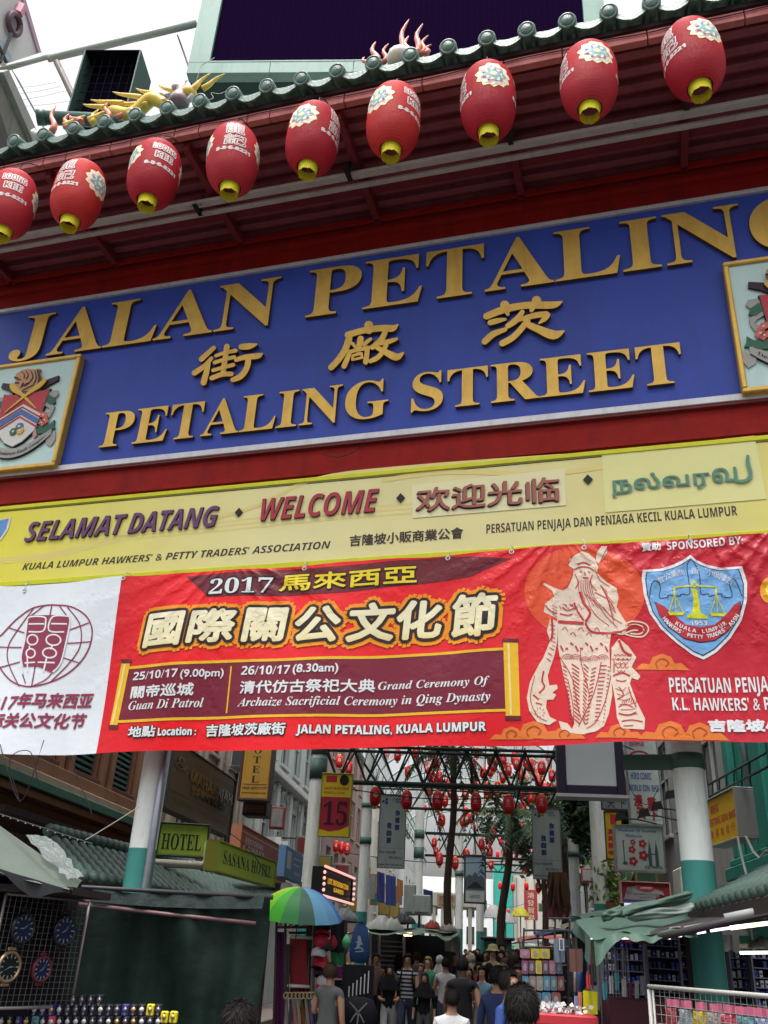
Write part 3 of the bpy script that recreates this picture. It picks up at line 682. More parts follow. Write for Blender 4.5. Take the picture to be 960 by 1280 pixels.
# wire hanging on the middle beam
P = [G(*GL(x, y, -.06), -.06) for i, (x, y) in enumerate(((455, 551), (453, 556), (440, 566), (424, 571), (410, 570), (403, 567)))]
mb = MB(); mb.tube(spl(P), .006, 5); tag(mb.build('loose_wire', cable_mat), 'thin loose wire drooping on the red beam under the blue board', 'wire')

# ================================================================== BANNER
BW = .26
def wave(u, v):
    top = (v - 3.4) / 2.1
    s = .042 * sin(u * 1.9 + v * .8) + .022 * sin(u * 3.7 - v * 1.5 + 1) + .012 * sin(u * .9 + v * 2.6)
    s += .014 * sin(u * 7.1 + v * 1.2) * (.35 + .65 * top)
    return s * (1 - .25 * top)
def nm(u, v, h): return Vector((u + 2.9, -(BW + wave(u, v) + h), v))
banner = thing('festival_banner', 'long red and white vinyl banner for the 2017 festival tied below the yellow board', 'banner', G(-2.9, 0, 0), ANG)
P2 = lambda x, y: GL(x, y, -BW)
ba_b = P2(0, 943)[1]; ba_bR = P2(960, 926)[1]; ba_t = P2(0, 737)[1] + .02; uA = P2(0, 900)[0]; uB = P2(960, 800)[0]
BUL, BUR = -8.9, 3.1
def vb(u): return ba_b + .03 * sin(u * 2.3 + .7) * .5 + (ba_bR - ba_b) * (u - uA) / (uB - uA)
def vt(u): return ba_t + .05 - .035 * abs(sin(u * 1.15 + .4)) + (.03) * (u - uA) / (uB - uA)
e0 = P2(152, 722); e1 = P2(117, 941)
def ue(v): return e1[0] + (e0[0] - e1[0]) * (v - e1[1]) / (e0[1] - e1[1])
def vyl(name, col, rough=.33):
    m = M(name, col, rough, var=.05, spec=.28)
    if not m.get('cr'): creases(m); m['cr'] = 1
    return m
vw = vyl('banner_white', (.66, .71, .76)); 
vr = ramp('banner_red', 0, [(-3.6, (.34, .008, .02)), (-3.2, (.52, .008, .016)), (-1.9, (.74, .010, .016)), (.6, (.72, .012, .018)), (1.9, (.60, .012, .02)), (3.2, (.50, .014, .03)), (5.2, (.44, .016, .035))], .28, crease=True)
def sheet(ul, ur):
    def fn(a, b):
        v0, v1 = vb(-6), vt(-6); v = v0 + (v1 - v0) * b
        l = ul(v) if callable(ul) else ul; r = ur(v) if callable(ur) else ur; u = l + (r - l) * a
        v = vb(u) + (vt(u) - vb(u)) * b; return nm(u, v, 0)
    return fn
mb = MB(); mb.smooth = True; mb.grid(sheet(BUL, ue), 40, 30); mb.build('white_panel', vw, banner)
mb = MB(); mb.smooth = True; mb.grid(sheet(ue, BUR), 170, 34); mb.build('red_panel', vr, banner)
# hem with eyelets and ties
ties = [(155, 716), (379, 706), (560, 690), (640, 685), (730, 681), (862, 669), (30, 735)]
for x, y in ties:
    u, v = P2(x, y + 3); v = min(v, vt(u) - .03)
    mb = MB(); mb.smooth = True; R_ = .022
    mb.tube([nm(u + R_ * cos(t), v + R_ * sin(t), .006) for t in [2 * pi * k / 12 for k in range(13)]], .006, 5); mb.build('eyelet', M('white_cord', (.7, .7, .68), .5), banner)
    mb = MB(); mb.tube([nm(u, v, .01), nm(u + .01, v + .06, .02), nm(u - .005, vt(u) + .05, .0), nm(u + .0, vt(u) + .07, -.12)], .004, 5); mb.build('tie', M('white_cord', (.7, .7, .68), .5), banner)
def pr(name, col, pts, h, rough=.33, L=.12, parent=banner):
    b = MB(); flat(b, [P2(*p) for p in pts], nm, h, L); return b.build(name, vyl(col[0], col[1], rough), parent)
def prs(name, col, pts, h, closed=False):
    vs, fs = strip(pts, closed); vs, fs = refine([P2(*p) for p in vs], fs, .12)
    b = MB(); b.add([nm(x, y, h) for x, y in vs], fs); return b.build(name, vyl(col[0], col[1]), banner)
GOLDP = ('print_gold', (.72, .42, .02)); MAROON = ('print_maroon', (.17, .012, .03)); ORNG = ('print_orange', (.66, .17, .03)); DKR = ('print_dark_red', (.13, .012, .02)); WHT = ('print_white', (.68, .70, .72)); CREAM = ('print_cream', (.68, .55, .44))
# dark brushed band behind the year
pr('dark_band', DKR, [(262, 748), (235, 722), (340, 712), (560, 696), (640, 700), (590, 722), (420, 740)], .003)
# orange sun
pr('sun_disc', ('print_sun', (.66, .075, .025)), ellipse(731, 741, 75, 58, 40), .003)
# maroon text box, gold rules, divider, scroll rollers
pr('text_box', MAROON, [(155, 833), (634, 813), (636, 888), (143, 902)], .003)
for a, b_, w in (((150, 834), (634, 813), 3.4), ((141, 901), (634, 889), 3.4), ((291, 834), (284, 892), 1.8)):
    prs('gold_rule', GOLDP, [(a[0], a[1], w), (b_[0], b_[1], w)], .006)
for q in ([(150, 826), (161, 826), (144, 907), (134, 907)], [(630, 803), (648, 803), (651, 898), (633, 898)]):
    pr('scroll_roller', GOLDP, q, .007)
    (x0, y0), (x1, _), (x2, y2), (x3, _) = q
    pr('roller_end', DKR, [(x0 - 1, y0 - 3), (x1 + 1, y0 - 3), (x1 + 1, y0 + 2), (x0 - 1, y0 + 2)], .009); pr('roller_end', DKR, [(x3 - 1, y2 - 2), (x2 + 1, y2 - 2), (x2 + 1, y2 + 3), (x3 - 1, y2 + 3)], .009)
    mx = (x0 * .65 + x1 * .35); mx2 = (x3 * .65 + x2 * .35); pr('roller_glint', ('print_pale_gold', (.75, .62, .22)), [(mx - 1.2, y0 + 3), (mx + 1.5, y0 + 3), (mx2 + 1.5, y2 - 3), (mx2 - 1.2, y2 - 3)], .009)
def bl(t, L0, L1, T1, col, style='sans', z=.010, **k):
    k.setdefault('L', .09); return line(banner, nm, -BW, t, L0, L1, T1, vyl(*col), style, z=z, **k)
BLK = ('print_black', (.02, .012, .012))
bl('2017', (262, 745), (340, 740), (340, 721), BLK, 'serif', z=.007, bold=.014, n=6); bl('2017', (263, 745), (339, 740), (339, 722), WHT, 'serif', z=.0115, L=.1)
YEL = ('print_yellow', (.74, .58, .02))
for d, c_, z, bb in ((0, BLK, .007, .02), (0, YEL, .0115, .006)): bl('馬來西亞', (348, 738), (520, 728), (520, 707), c_, z=z, bold=bb, n=6)
# the seven big characters: orange glow line, dark outline, pale gold face
chars = '國際關公文化節'; cp = [((177, 811), (228, 808), (228, 766)), ((235, 807), (294, 804), (294, 762)), ((303, 805), (355, 802), (355, 759)), ((364, 806), (424, 802), (424, 756)), ((431, 804), (492, 800), (492, 751)), ((492, 801), (552, 797), (552, 748)), ((562, 800), (622, 796), (622, 742))]
facem = ramp('print_gold_face', 2, [(4.0, (.74, .70, .50)), (4.45, (.72, .50, .10)), (4.62, (.75, .68, .42)), (5.2, (.76, .72, .55))], .3, crease=True)
for c_, (a, b_, t) in zip(chars, cp):
    u0, u1, v, h = fitpx(a, b_, t, -BW)
    for mat_, z, bo, n in ((vyl('print_bright_orange', (.78, .26, .01)), .006, .095, 12), (vyl(*BLK), .011, .052, 12), (facem, .016, .018, 8)):
        b = MB(); text(b, c_, nm, u0 + .015, u1 - .03, v + .02, h - .03, z=z, bold=bo, n=n, step=.00035, L=.12, res=2, shear=.08); b.build('big_character', mat_, banner)
bl('25/10/17', (164, 850), (224, 847), (224, 837), WHT, 'bold'); bl('(9.00pm)', (228, 848), (281, 846), (281, 837), WHT, 'sans', z=.010, bold=.003)
bl('關帝巡城', (161, 873), (243, 869), (243, 854), WHT, bold=.005); bl('Guan Di Patrol', (158, 887), (255, 884), (255, 873), WHT, 'serifi')
bl('26/10/17', (303, 846), (363, 842), (363, 831), WHT, 'bold'); bl('(8.30am)', (367, 842), (423, 839), (423, 829), WHT, 'sans', bold=.003)
bl('清代仿古祭祀大典', (301, 870), (467, 862), (467, 846), WHT, bold=.004); bl('Grand Ceremony Of', (471, 861), (613, 857), (613, 847), WHT, 'serifi')
bl('Archaize Sacrificial Ceremony in Qing Dynasty', (298, 885), (614, 876), (614, 865), WHT, 'serifi')
for c_, z, bb in ((BLK, .007, .016), (WHT, .0115, .0045)):
    bl('地點', (158, 921), (193, 920), (193, 907), c_, z=z, bold=bb, n=6); bl('Location :', (197, 920), (245, 918), (245, 909), c_, 'bold', z=z, bold=bb * .7)
    bl('吉隆坡茨廠街', (257, 922), (358, 918), (358, 903), c_, z=z, bold=bb, n=6); bl('JALAN PETALING, KUALA LUMPUR', (372, 918), (608, 914), (608, 903), c_, 'bold', z=z, bold=bb * .6)
bl('贊助', (803, 689), (826, 687), (826, 677), WHT, bold=.004); bl('SPONSORED BY:', (834, 687), (929, 682), (929, 672), WHT, 'bold')
bl('PERSATUAN PENJAJA DAN PENIAGA KECIL', (837, 862), (1128, 862), (960, 847), WHT, 'bold'); bl("K.L. HAWKERS' & PETTY TRADERS ASSN.", (841, 885), (1118, 885), (960, 872), WHT, 'bold'); bl('吉隆坡小販商業公會', (887, 912), (1110, 911), (1110, 896), WHT, bold=.008)
# clouds along the foot
def cloud(cx, cy, s, col=ORNG):
    p = [(cx - 34 * s, cy), (cx - 26 * s, cy - 8 * s), (cx - 16 * s, cy - 7 * s), (cx - 12 * s, cy - 16 * s), (cx, cy - 20 * s), (cx + 11 * s, cy - 16 * s), (cx + 15 * s, cy - 8 * s), (cx + 24 * s, cy - 9 * s), (cx + 34 * s, cy)]
    pr('cloud', col, stroke([(x, y, 2) for x, y in p])[:0] or p, .0045)
    prs('cloud_line', ('print_cloud_line', (.40, .05, .03)), [(cx - 6 * s, cy - 2, 1.4), (cx - 8 * s, cy - 9 * s, 1.4), (cx, cy - 14 * s, 1.4), (cx + 8 * s, cy - 9 * s, 1.4), (cx + 4 * s, cy - 4 * s, 1.4)], .008)
for a in ((828, 837, 1.0), (668, 924, 1.1), (838, 925, 1.2), (706, 925, .8), (640, 925, .8), (875, 924, 1.1), (775, 924, .9)): cloud(*a)
# sponsor roundel at the right edge
pr('yellow_flare', ('print_flare', (.72, .30, .02)), ellipse(962, 738, 12, 16, 20), .005); pr('yellow_flare', YEL, ellipse(964, 738, 7, 9, 16), .008)
# robed warrior, paper-cut style: cream silhouette with cut lines
K = lambda x, y: (650 + x / 5.018, 670 + y / 5.018)
def cut(col, pts, h, sm=False): return pr('paper_cut', col, [K(*p) for p in pts], h, L=.1)
def cl_(pts, w, h=.010, k_=.72, col=('print_cut', (.45, .03, .035))): return prs('cut_line', col, [(*K(a, b_), w * k_ / 5.018) for a, b_ in pts], h)
cut(CREAM, [(385,95),(430,105),(470,140),(490,190),(480,225),(540,280),(605,320),(618,380),(605,440),(640,500),(680,560),(660,600),(610,610),(570,610),(560,700),(565,800),(575,900),(580,1000),(560,1120),(530,1200),(480,1235),(400,1250),(320,1240),(345,1180),(320,1100),(305,1000),(285,930),(250,760),(240,700),(235,560),(235,520),(190,500),(150,480),(160,430),(215,385),(235,360),(300,330),(330,260),(340,210),(305,190),(310,150),(350,120)], .0055)
cut(CREAM, [(475,150),(480,100),(510,55),(545,55),(545,95),(515,140),(490,165)], .0057)
cut(CREAM, [(152,300),(215,330),(260,345),(300,355),(270,385),(215,380),(205,350),(148,312)], .0059)
cut(CREAM, [(190,520),(235,540),(235,660),(215,760),(190,830),(175,880),(185,940),(232,935),(238,960),(205,985),(228,1000),(210,1030),(170,1030),(165,1080),(190,1140),(232,1160),(185,1190),(110,1170),(60,1100),(45,1020),(65,920),(110,830),(150,760),(190,660),(170,600)], .006)
cut(CREAM, [(575,700),(620,640),(680,690),(730,760),(700,820),(755,880),(740,905),(700,890),(690,930),(735,1050),(785,1150),(780,1220),(640,1215),(610,1150),(600,1050),(585,960),(570,900)], .0061)
cut(CREAM, [(245,1165),(300,1180),(340,1230),(420,1255),(300,1240),(260,1215)], .0063)
for pts, w in [([(340,215),(380,195),(430,195),(465,215)], 10), ([(360,180),(400,165),(440,180)], 12), ([(345,240),(365,290),(350,330)], 8), ([(455,240),(440,290),(480,340)], 8), ([(395,260),(430,262)], 12), ([(405,225),(410,245)], 10), ([(375,225),(390,222)], 9), ([(425,222),(442,225)], 9),
    ([(375,350),(400,420),(440,480),(410,540)], 22), ([(340,420),(360,470),(400,530)], 16), ([(410,545),(450,600),(560,605),(640,595)], 18), ([(470,350),(560,400),(600,480)], 7), ([(400,360),(480,420),(540,500),(610,570)], 6), ([(430,430),(480,500),(560,560)], 6), ([(520,440),(570,500),(640,545)], 6),
    ([(240,540),(320,545),(400,548)], 26), ([(265,450),(300,470),(340,455)], 10), ([(250,490),(300,500),(330,490)], 10), ([(270,430),(290,440)], 8), ([(310,430),(330,440)], 8),
    ([(640,590),(700,575),(760,580),(775,600)], 9), ([(660,560),(730,556),(790,585)], 6), ([(160,440),(200,480),(235,490)], 9), ([(200,520),(205,600),(195,660)], 18), ([(185,700),(215,720)], 7), ([(175,735),(205,755)], 7), ([(168,770),(195,790)], 7),
    ([(150,850),(140,910),(155,950),(120,990)], 14), ([(85,1000),(120,1030)], 12), ([(100,1050),(140,1060)], 10), ([(95,880),(75,960),(70,1040),(110,1130),(170,1165)], 6),
    ([(620,650),(650,720),(700,750)], 22), ([(590,780),(590,860)], 9), ([(585,880),(640,860),(690,880)], 14), ([(600,905),(640,915),(670,905)], 8), ([(620,950),(650,1000),(610,1030)], 10), ([(680,950),(700,1010),(730,1080)], 10), ([(620,1080),(660,1060),(710,1080)], 8), ([(620,1120),(680,1130),(730,1110)], 12), ([(640,1170),(700,1160),(770,1170)], 10), ([(650,1200),(710,1195)], 8)]:
    cl_(pts, w)
for k in range(7): cl_([(580 + (k % 4) * 30 + 15 * (k // 4), 770 + (k // 4) * 35), (590 + (k % 4) * 30 + 15 * (k // 4), 780 + (k // 4) * 35)], 10)
for k in range(10): cl_([(255 + k * 31, 690 + 22 * sin(k * 2.1)), (272 + k * 31, 706 + 22 * sin(k * 2.1 + 1))], 15)
for k in range(6): cl_([(265 + k * 50, 590 + 30 * (k % 2)), (285 + k * 50, 575 + 30 * (k % 2)), (300 + k * 50, 600 + 30 * (k % 2))], 6)
for cx_ in (300, 350, 410, 465, 520):
    for r_ in (14, 26, 38): cl_([(cx_ + r_ * cos(t), 790 + 8 * sin(cx_) - r_ * sin(t)) for t in (.3, .9, 1.57, 2.2, 2.8)], 5)
for k in range(15):
    y = 815 + k * 25; s = k / 14
    cl_([(268 + 45 * s, y), (290 + 42 * s, y + 14)], 8)
    cl_([(325 + 20 * s, y - 10), (372 + 6 * s, y + 22)], 10); cl_([(400 - 4 * s, y - 10), (432 - 22 * s, y + 20)], 9)
    cl_([(480 - 50 * s, y + 12), (450 - 40 * s, y + 25)], 9); cl_([(500 - 30 * s, y), (545 - 50 * s, y)], 9); cl_([(552 - 28 * s, y + 6), (570 - 40 * s, y + 12)], 7)
for P_ in ([(380,700),(385,800),(425,950),(440,1020)], [(250,760),(330,900),(360,1060),(390,1160)], [(510,790),(490,900),(450,1030),(370,1200)], [(570,880),(540,1030),(480,1170),(420,1215)], [(300,900),(330,1040),(340,1160)]): cl_(P_, 7)
for P_ in ([(640,560),(700,532),(780,545),(806,585),(770,628),(690,622),(640,600)], [(650,575),(705,552),(760,562),(775,590),(750,612),(690,608)], [(590,600),(640,612),(700,590),(740,588)]): cl_(P_, 9, .0075, 1, CREAM)
for P_ in ([(330,215),(318,280),(270,345)], [(470,205),(500,270),(560,310)], [(548,60),(505,150)], [(330,130),(300,190)]): cl_(P_, 6)
for k in range(7): cl_([(372 + k * 12, 275), (368 + k * 16, 330 + 8 * k), (385 + k * 26, 400 + 12 * k)], 5)
for k in range(6): cl_([(500 + k * 8, 300 + k * 6), (540 + k * 6, 360 + k * 22), (590, 420 + k * 26)], 4.5)
for k in range(5):
    for j in range(4 - k // 2): cl_([(590 + j * 26 + k * 5, 740 + k * 26), (602 + j * 26 + k * 5, 752 + k * 26), (614 + j * 26 + k * 5, 740 + k * 26)], 6)
for k in range(8): cl_([(205 + (k % 2) * 14, 440 + k * 9), (218 + (k % 2) * 14, 446 + k * 9)], 6)
for k in range(12): cl_([(250 + k * 13, 440 + 14 * sin(k * 1.9)), (258 + k * 13, 452 + 14 * sin(k * 1.9 + 1))], 6)
for k in range(6): cl_([(190 + 3 * k, 560 + 26 * k), (222, 566 + 26 * k)], 6)
for k in range(9): cl_([(125 + 22 * cos(k * .7), 1112 + 22 * sin(k * .7)), (125 + 34 * cos(k * .7), 1112 + 34 * sin(k * .7))], 5)
for k in range(7): cl_([(640 + k * 14, 1060 - 12 * sin(k * .5)), (648 + k * 14, 1035 - 14 * sin(k * .5))], 5)
for k in range(6): cl_([(600 + 8 * k, 960 + 34 * k), (640 + 12 * k, 975 + 30 * k), (668 + 14 * k, 950 + 34 * k)], 5)
for k in range(10): cl_([(290 + 3 * k, 945 + 24 * k), (306 + 3 * k, 952 + 24 * k)], 9)
# association shield
S7 = lambda x, y: (790 + x / 5.018, 670 + y / 5.018)
def s7(nm_, col, pts, h): return pr(nm_, col, [S7(*p) for p in pts], h, L=.12)
shp = [(365,118),(405,150),(470,180),(560,200),(690,193),(722,290),(722,400),(690,520),(620,630),(530,720),(450,768),(380,740),(280,670),(180,580),(110,480),(75,370),(60,260),(68,210),(180,205),(260,180),(320,150)]
C7 = (400, 430)
ins = lambda k, dx=0: [(C7[0] + (x - C7[0]) * k, C7[1] + (y - C7[1]) * k) for x, y in shp]
SB = ('print_sky_blue', (.16, .36, .66)); NAVY = ('print_navy', (.015, .02, .06)); CRIM = ('print_crimson', (.42, .02, .03)); YG = ('print_yellow_green', (.58, .60, .03))
s7('shield_border', WHT, shp, .006); s7('shield_line', NAVY, ins(.935), .0085); s7('shield_field', SB, ins(.915), .011)
def l7(pts, w, col, h): return prs('shield_line', col, [(*S7(a, b_), w / 5.018) for a, b_ in pts], h)
l7([(110,390),(118,320),(135,285),(165,290),(178,330),(172,388),(225,385),(228,372),(300,378),(310,365),(360,365),(358,300),(345,190),(370,150),(400,185),(425,250),(432,358),(480,360),(485,375),(525,365),(560,360),(570,378),(628,378),(612,300),(630,270),(655,290),(690,375)], 5, NAVY, .0135)
rib = [(145,418),(205,445),(270,500),(340,555),(430,570),(520,550),(590,490),(640,430),(680,412),(672,500),(600,590),(520,645),(430,660),(330,640),(230,570),(175,500)]
s7('ribbon', NAVY, [(C7[0] + (x - 400) * 1.02, 530 + (y - 530) * 1.05) for x, y in rib], .0135); s7('ribbon', CRIM, rib, .016)
s7('scales', YG, [(372,330),(408,330),(420,400),(432,480),(475,500),(475,516),(345,516),(345,500),(378,480),(385,400)], .016)
l7([(262,325),(390,312),(528,318)], 9, YG, .0165)
s7('scales', YG, ellipse(390, 302, 20, 22, 16), .017); s7('scales', SB, ellipse(390, 302, 9, 11, 12), .019)
for cx_ in (268, 530):
    l7([(cx_ - 2, 325), (cx_ - 2, 370)], 12, YG, .0168); l7([(cx_ - 2, 370), (cx_ - 38, 485)], 6, YG, .0166); l7([(cx_ - 2, 370), (cx_ + 55, 485)], 6, YG, .0167); l7([(cx_ + 2, 370), (cx_ + 8, 480)], 6, YG, .0169)
    s7('scales', YG, [(cx_ - 44, 478), (cx_ + 65, 478), (cx_ + 50, 498), (cx_ - 30, 498)], .0175)
def arct(t, c, r, a0, a1, h, mat_, style='bold', flip=1, z=.0195):
    """letters along an arc traced in crop pixels"""
    mb_ = MB(); L_ = [ch for ch in t]; n = len(L_)
    for i, ch in enumerate(L_):
        if ch == ' ': continue
        a = radians(a0 + (a1 - a0) * i / (n - 1)); px, py = c[0] + r * sin(a) * 1, c[1] + r * cos(a) * flip
        u, v = P2(*S7(px, py)); hh = h * .0085 / 5 * 1.0
        vs, fs = fitted(ch, 0, None, 0, hh, style, box=(style == 'sans')); w_ = max(q[0] for q in vs)
        th = a if flip > 0 else -a
        mb_.add([nm(u + (x - w_ / 2) * cos(th) - y * sin(th), v + (x - w_ / 2) * sin(th) + y * cos(th), z) for x, y in vs], fs)
    return mb_.build('lettering', mat_, banner)
wm = vyl(*WHT)
arct("KUALA LUMPUR", (428, 330), 275, -33, 36, 22, wm); arct("HAWKERS' PETTY TRADES' ASSN.", (425, 350), 290, -52, 62, 22, wm)
arct("會公業商 販 小坡隆吉", (392, 640), 400, -30, 32, 40, wm, 'sans', -1)
line(banner, nm, -BW, '1953', S7(368, 558), S7(475, 556), S7(475, 528), wm, 'bold', z=.0175)
# white panel emblem and lettering
W8 = lambda x, y: (x / 6, 735 + y / 6)
MRN = ('print_wine', (.24, .03, .07))
def l8(pts, w, h=.005, col=MRN): return prs('emblem_line', col, [(*W8(a, b_), w / 6) for a, b_ in pts], h, pts[0] == pts[-1])
l8([(410,125),(530,138),(640,205),(686,310),(660,440),(580,560),(460,660),(330,722),(210,742),(90,700),(0,600),(-60,480),(-30,380),(10,350),(110,240),(230,155),(330,130),(410,125)], 11)
for pts, w in [([(60,295),(180,335)], 9), ([(-60,440),(160,445)], 9), ([(-20,600),(150,555)], 9), ([(520,310),(665,258)], 9), ([(500,412),(672,398)], 9), ([(470,520),(590,558)], 9), ([(180,590),(300,570)], 8),
    ([(385,130),(370,225)], 9), ([(250,150),(130,310),(60,430),(60,560),(150,740)], 9), ([(330,130),(200,230)], 9), ([(440,130),(500,210)], 9), ([(500,140),(590,260),(600,400),(540,520),(380,700)], 9), ([(175,650),(200,720)], 8), ([(270,580),(245,740)], 9), ([(385,640),(340,690),(250,740)], 8)]: l8(pts, w, .0055)
pr('emblem_body', MRN, [W8(*p) for p in [(215,205),(500,200),(525,240),(470,520),(440,590),(395,640),(290,590),(180,590),(165,520),(190,300)]], .008)
W_ = ('print_white', (.68, .70, .72))
for pts in ([(205,235),(185,400),(160,520),(175,650)], [(205,235),(230,215),(330,218),(345,250),(325,325),(215,328)], [(215,270),(335,270)], [(515,210),(395,215),(370,320),(480,328)], [(515,210),(520,270),(470,500),(440,580),(395,630)], [(385,268),(500,268)],
    [(190,565),(270,560)], [(210,520),(215,630)], [(290,560),(410,560)], [(355,520),(330,630)], [(225,435),(225,460)], [(395,435),(380,460)]): l8(pts, 11, .0105, W_)
for c_ in ((247, 390, 40, 38), (235, 492, 34, 34), (402, 390, 52, 40), (374, 488, 48, 36)):
    e = ellipse(c_[0], c_[1], c_[2], c_[3], 14); l8(e + e[:1], 11, .0106, W_)
b = MB(); text(b, '2017', nm, P2(-22, 882)[0], P2(*W8(125, 915))[0], P2(*W8(20, 915))[1], .145, 'sans', z=.006, bold=.005, shear=.12, L=.1)
text(b, '年马来西亚', nm, P2(*W8(135, 900))[0], P2(*W8(655, 885))[0], P2(*W8(400, 895))[1], .165, 'sans', z=.006, bold=.007, n=6, shear=.12, L=.1)
text(b, '国际关公文化节', nm, P2(*W8(-180, 1060))[0], P2(*W8(600, 1040))[0], P2(*W8(300, 1050))[1], .165, 'sans', z=.006, bold=.007, n=6, shear=.12, L=.1); b.build('lettering', vyl(*MRN), banner)

# ================================================================== BIG LANTERNS
lred = M('lantern_red_cloth', (.62, .018, .034), .65, var=.2, scale=3, bump=.2, bscale=50, spec=.3, wave=(34, .72))
lprint_w = M('lantern_white_print', (.66, .62, .60), .5, var=.1); lgold = M('lantern_gold_fringe', (.95, .75, .04), .45, .1, var=.3, scale=20)
pl = [M('petal_' + n, c, .5) for n, c in (('cream', (.74, .66, .36)), ('white', (.66, .66, .60)), ('blue', (.20, .38, .48)), ('pink', (.60, .22, .30)), ('green', (.15, .42, .28)))]
LR, LH = .36, .62
def lr(z):
    t = min(1, abs(z) / LH); return LR * max(.0, (1 - t ** 3.1)) ** (1 / 2.0) * (1 if t < 1 else 0)
b = MB(); b.smooth = True; prof = []
zt = .575
n_ = 76
for i in range(n_ + 1):
    z = -zt + 2 * zt * i / n_; prof.append((lr(z) + (.0055 if i % 2 else -.0055), z))
b.lathe(prof, 40); big_shade = b.mesh('lantern_shade', lred); shades = [big_shade]
for k_, c_ in enumerate(((.56, .03, .045), (.64, .03, .03), (.50, .014, .03))):
    m_ = big_shade.copy(); m_.materials.clear(); m_.materials.append(M('lantern_red_faded_%d' % k_, c_, .65, var=.32, scale=2.2, bump=.2, bscale=50, spec=.3, wave=(34, .72), dirt=.3, dcol=(.32, .02, .03))); shades.append(m_)
b = MB()
for k in range(26):
    a = 2 * pi * k / 26; r = .125; a1 = a + .21; zz = -zt - .125 - .006 * ((k * 7) % 3)
    for rr_ in (r, r - .006): b.add([(rr_ * cos(a), rr_ * sin(a), -zt + .03), (rr_ * cos(a1), rr_ * sin(a1), -zt + .03), (rr_ * cos(a1), rr_ * sin(a1), zz), (rr_ * cos(a), rr_ * sin(a), zz)], [(0, 1, 2, 3)])
b.smooth = True; b.lathe([(.118, -zt + .03), (.118, -zt - .10)], 24); b.lathe([(.134, -zt + .035), (.137, -zt + .0), (.13, -zt - .01)], 24); big_ring = b.mesh('lantern_ring', lgold)
b = MB(); b.smooth = True; b.lathe([(.14, zt - .04), (.14, zt + .02), (.12, zt + .03), (.001, zt + .03)], 20); big_top = b.mesh('lantern_cap', lgold)
b = MB(); b.tube([(0, 0, zt), (0, 0, zt + .3), (.0, .2, zt + .55), (.0, .5, zt + .8)], .008, 5); big_wire = b.mesh('lantern_wire', cable_mat)
def lmap(phi0, zc, R=None):
    def f(x, y, h):
        z = zc + y; r = lr(z) + .004 + h; p = phi0 + x / LR; return Vector((r * sin(p), -r * cos(p), z))
    return f
def lprint(parent, phi, kind):
    f0 = lmap(phi, 0); f = lambda x, y, h: f0(x * 1.3, (y - .10) * 1.3, h)
    if kind == 'E':
        for i, (rx, ry, pm, h) in enumerate(((.175, .17, 0, .002), (.15, .145, 1, .004), (.12, .11, 3, .006), (.10, .09, 1, .008), (.07, .06, 2, .010), (.035, .03, 0, .012))):
            p = []
            for k in range(44):
                a = 2 * pi * k / 44; w = 1 + (.10 if i < 2 else .16) * sin(a * (11 if i < 2 else 7) + i); p.append((rx * w * cos(a), .16 + ry * w * sin(a)))
            b = MB(); flat(b, p, f, h, .05); b.build('emblem', pl[pm], parent)
        b = MB()
        for k in range(9):
            a = k * .7; flat(b, ellipse(.10 * cos(a), .16 + .085 * sin(a), .022, .012, 8, a), f, .0135 + k * .0002)
        b.build('emblem', pl[4], parent)
    else:
        b = MB(); b2 = MB()
        if kind == 'C':
            for mb_, bo, z in ((b, .011, .001), (b2, .0, .0045)):
                text(mb_, '龍', f, -.10, .10, .21, .19, z=z, bold=bo, n=8, L=.06, res=2); text(mb_, '記', f, -.11, .12, .03, .15, z=z, bold=bo, n=8, L=.06, res=2, shear=.1)
        else:
            for mb_, bo, z in ((b, .012, .001), (b2, .0, .0045)):
                text(mb_, 'LOONG', f, -.13, .13, .22, .09, 'bold', z=z, bold=bo, n=8, L=.06, res=2); text(mb_, 'KEE', f, -.09, .10, .08, .09, 'bold', z=z, bold=bo, n=8, L=.06, res=2)
        text(b, '8-8·6-8221', f, -.19, .19, -.05, .045, 'bold', z=.001, bold=.004, L=.06, res=2)
        b.build('lettering', lprint_w, parent); b2.build('lettering', M('lantern_dark_outline', (.25, .04, .05), .5), parent)
LW = -2.40
spec = [(13, 255, 'K', -6), (98, 243, 'E', 42), (193, 218, 'K', 12), (291, 200, 'C', -4), (391, 174, 'E', -32), (492, 151, 'E', -40), (610, 127, 'E', 12), (736, 101, 'E', 20), (866, 74, 'E', 38)]
lab = ['leftmost big red lantern, cut by the left edge of the photo, white LOONG KEE lettering', 'big red lantern with floral badge to its right, second from the left along the eave', 'big red lantern showing LOONG KEE lettering square on, hanging left of the dragon roof figures', 'big red lantern with two white Chinese characters facing front, fourth from the left',
       'big red lantern with floral badge at left and Chinese lettering at right, middle one', 'big red lantern below the flame ornament, badge upper left and LOONG KEE at its right', 'big red lantern seventh from the left with small round badge near its centre', 'big red lantern with badge squarely at the top, second from the right', 'rightmost and largest looking red lantern with badge at upper right, gold fringe open below']
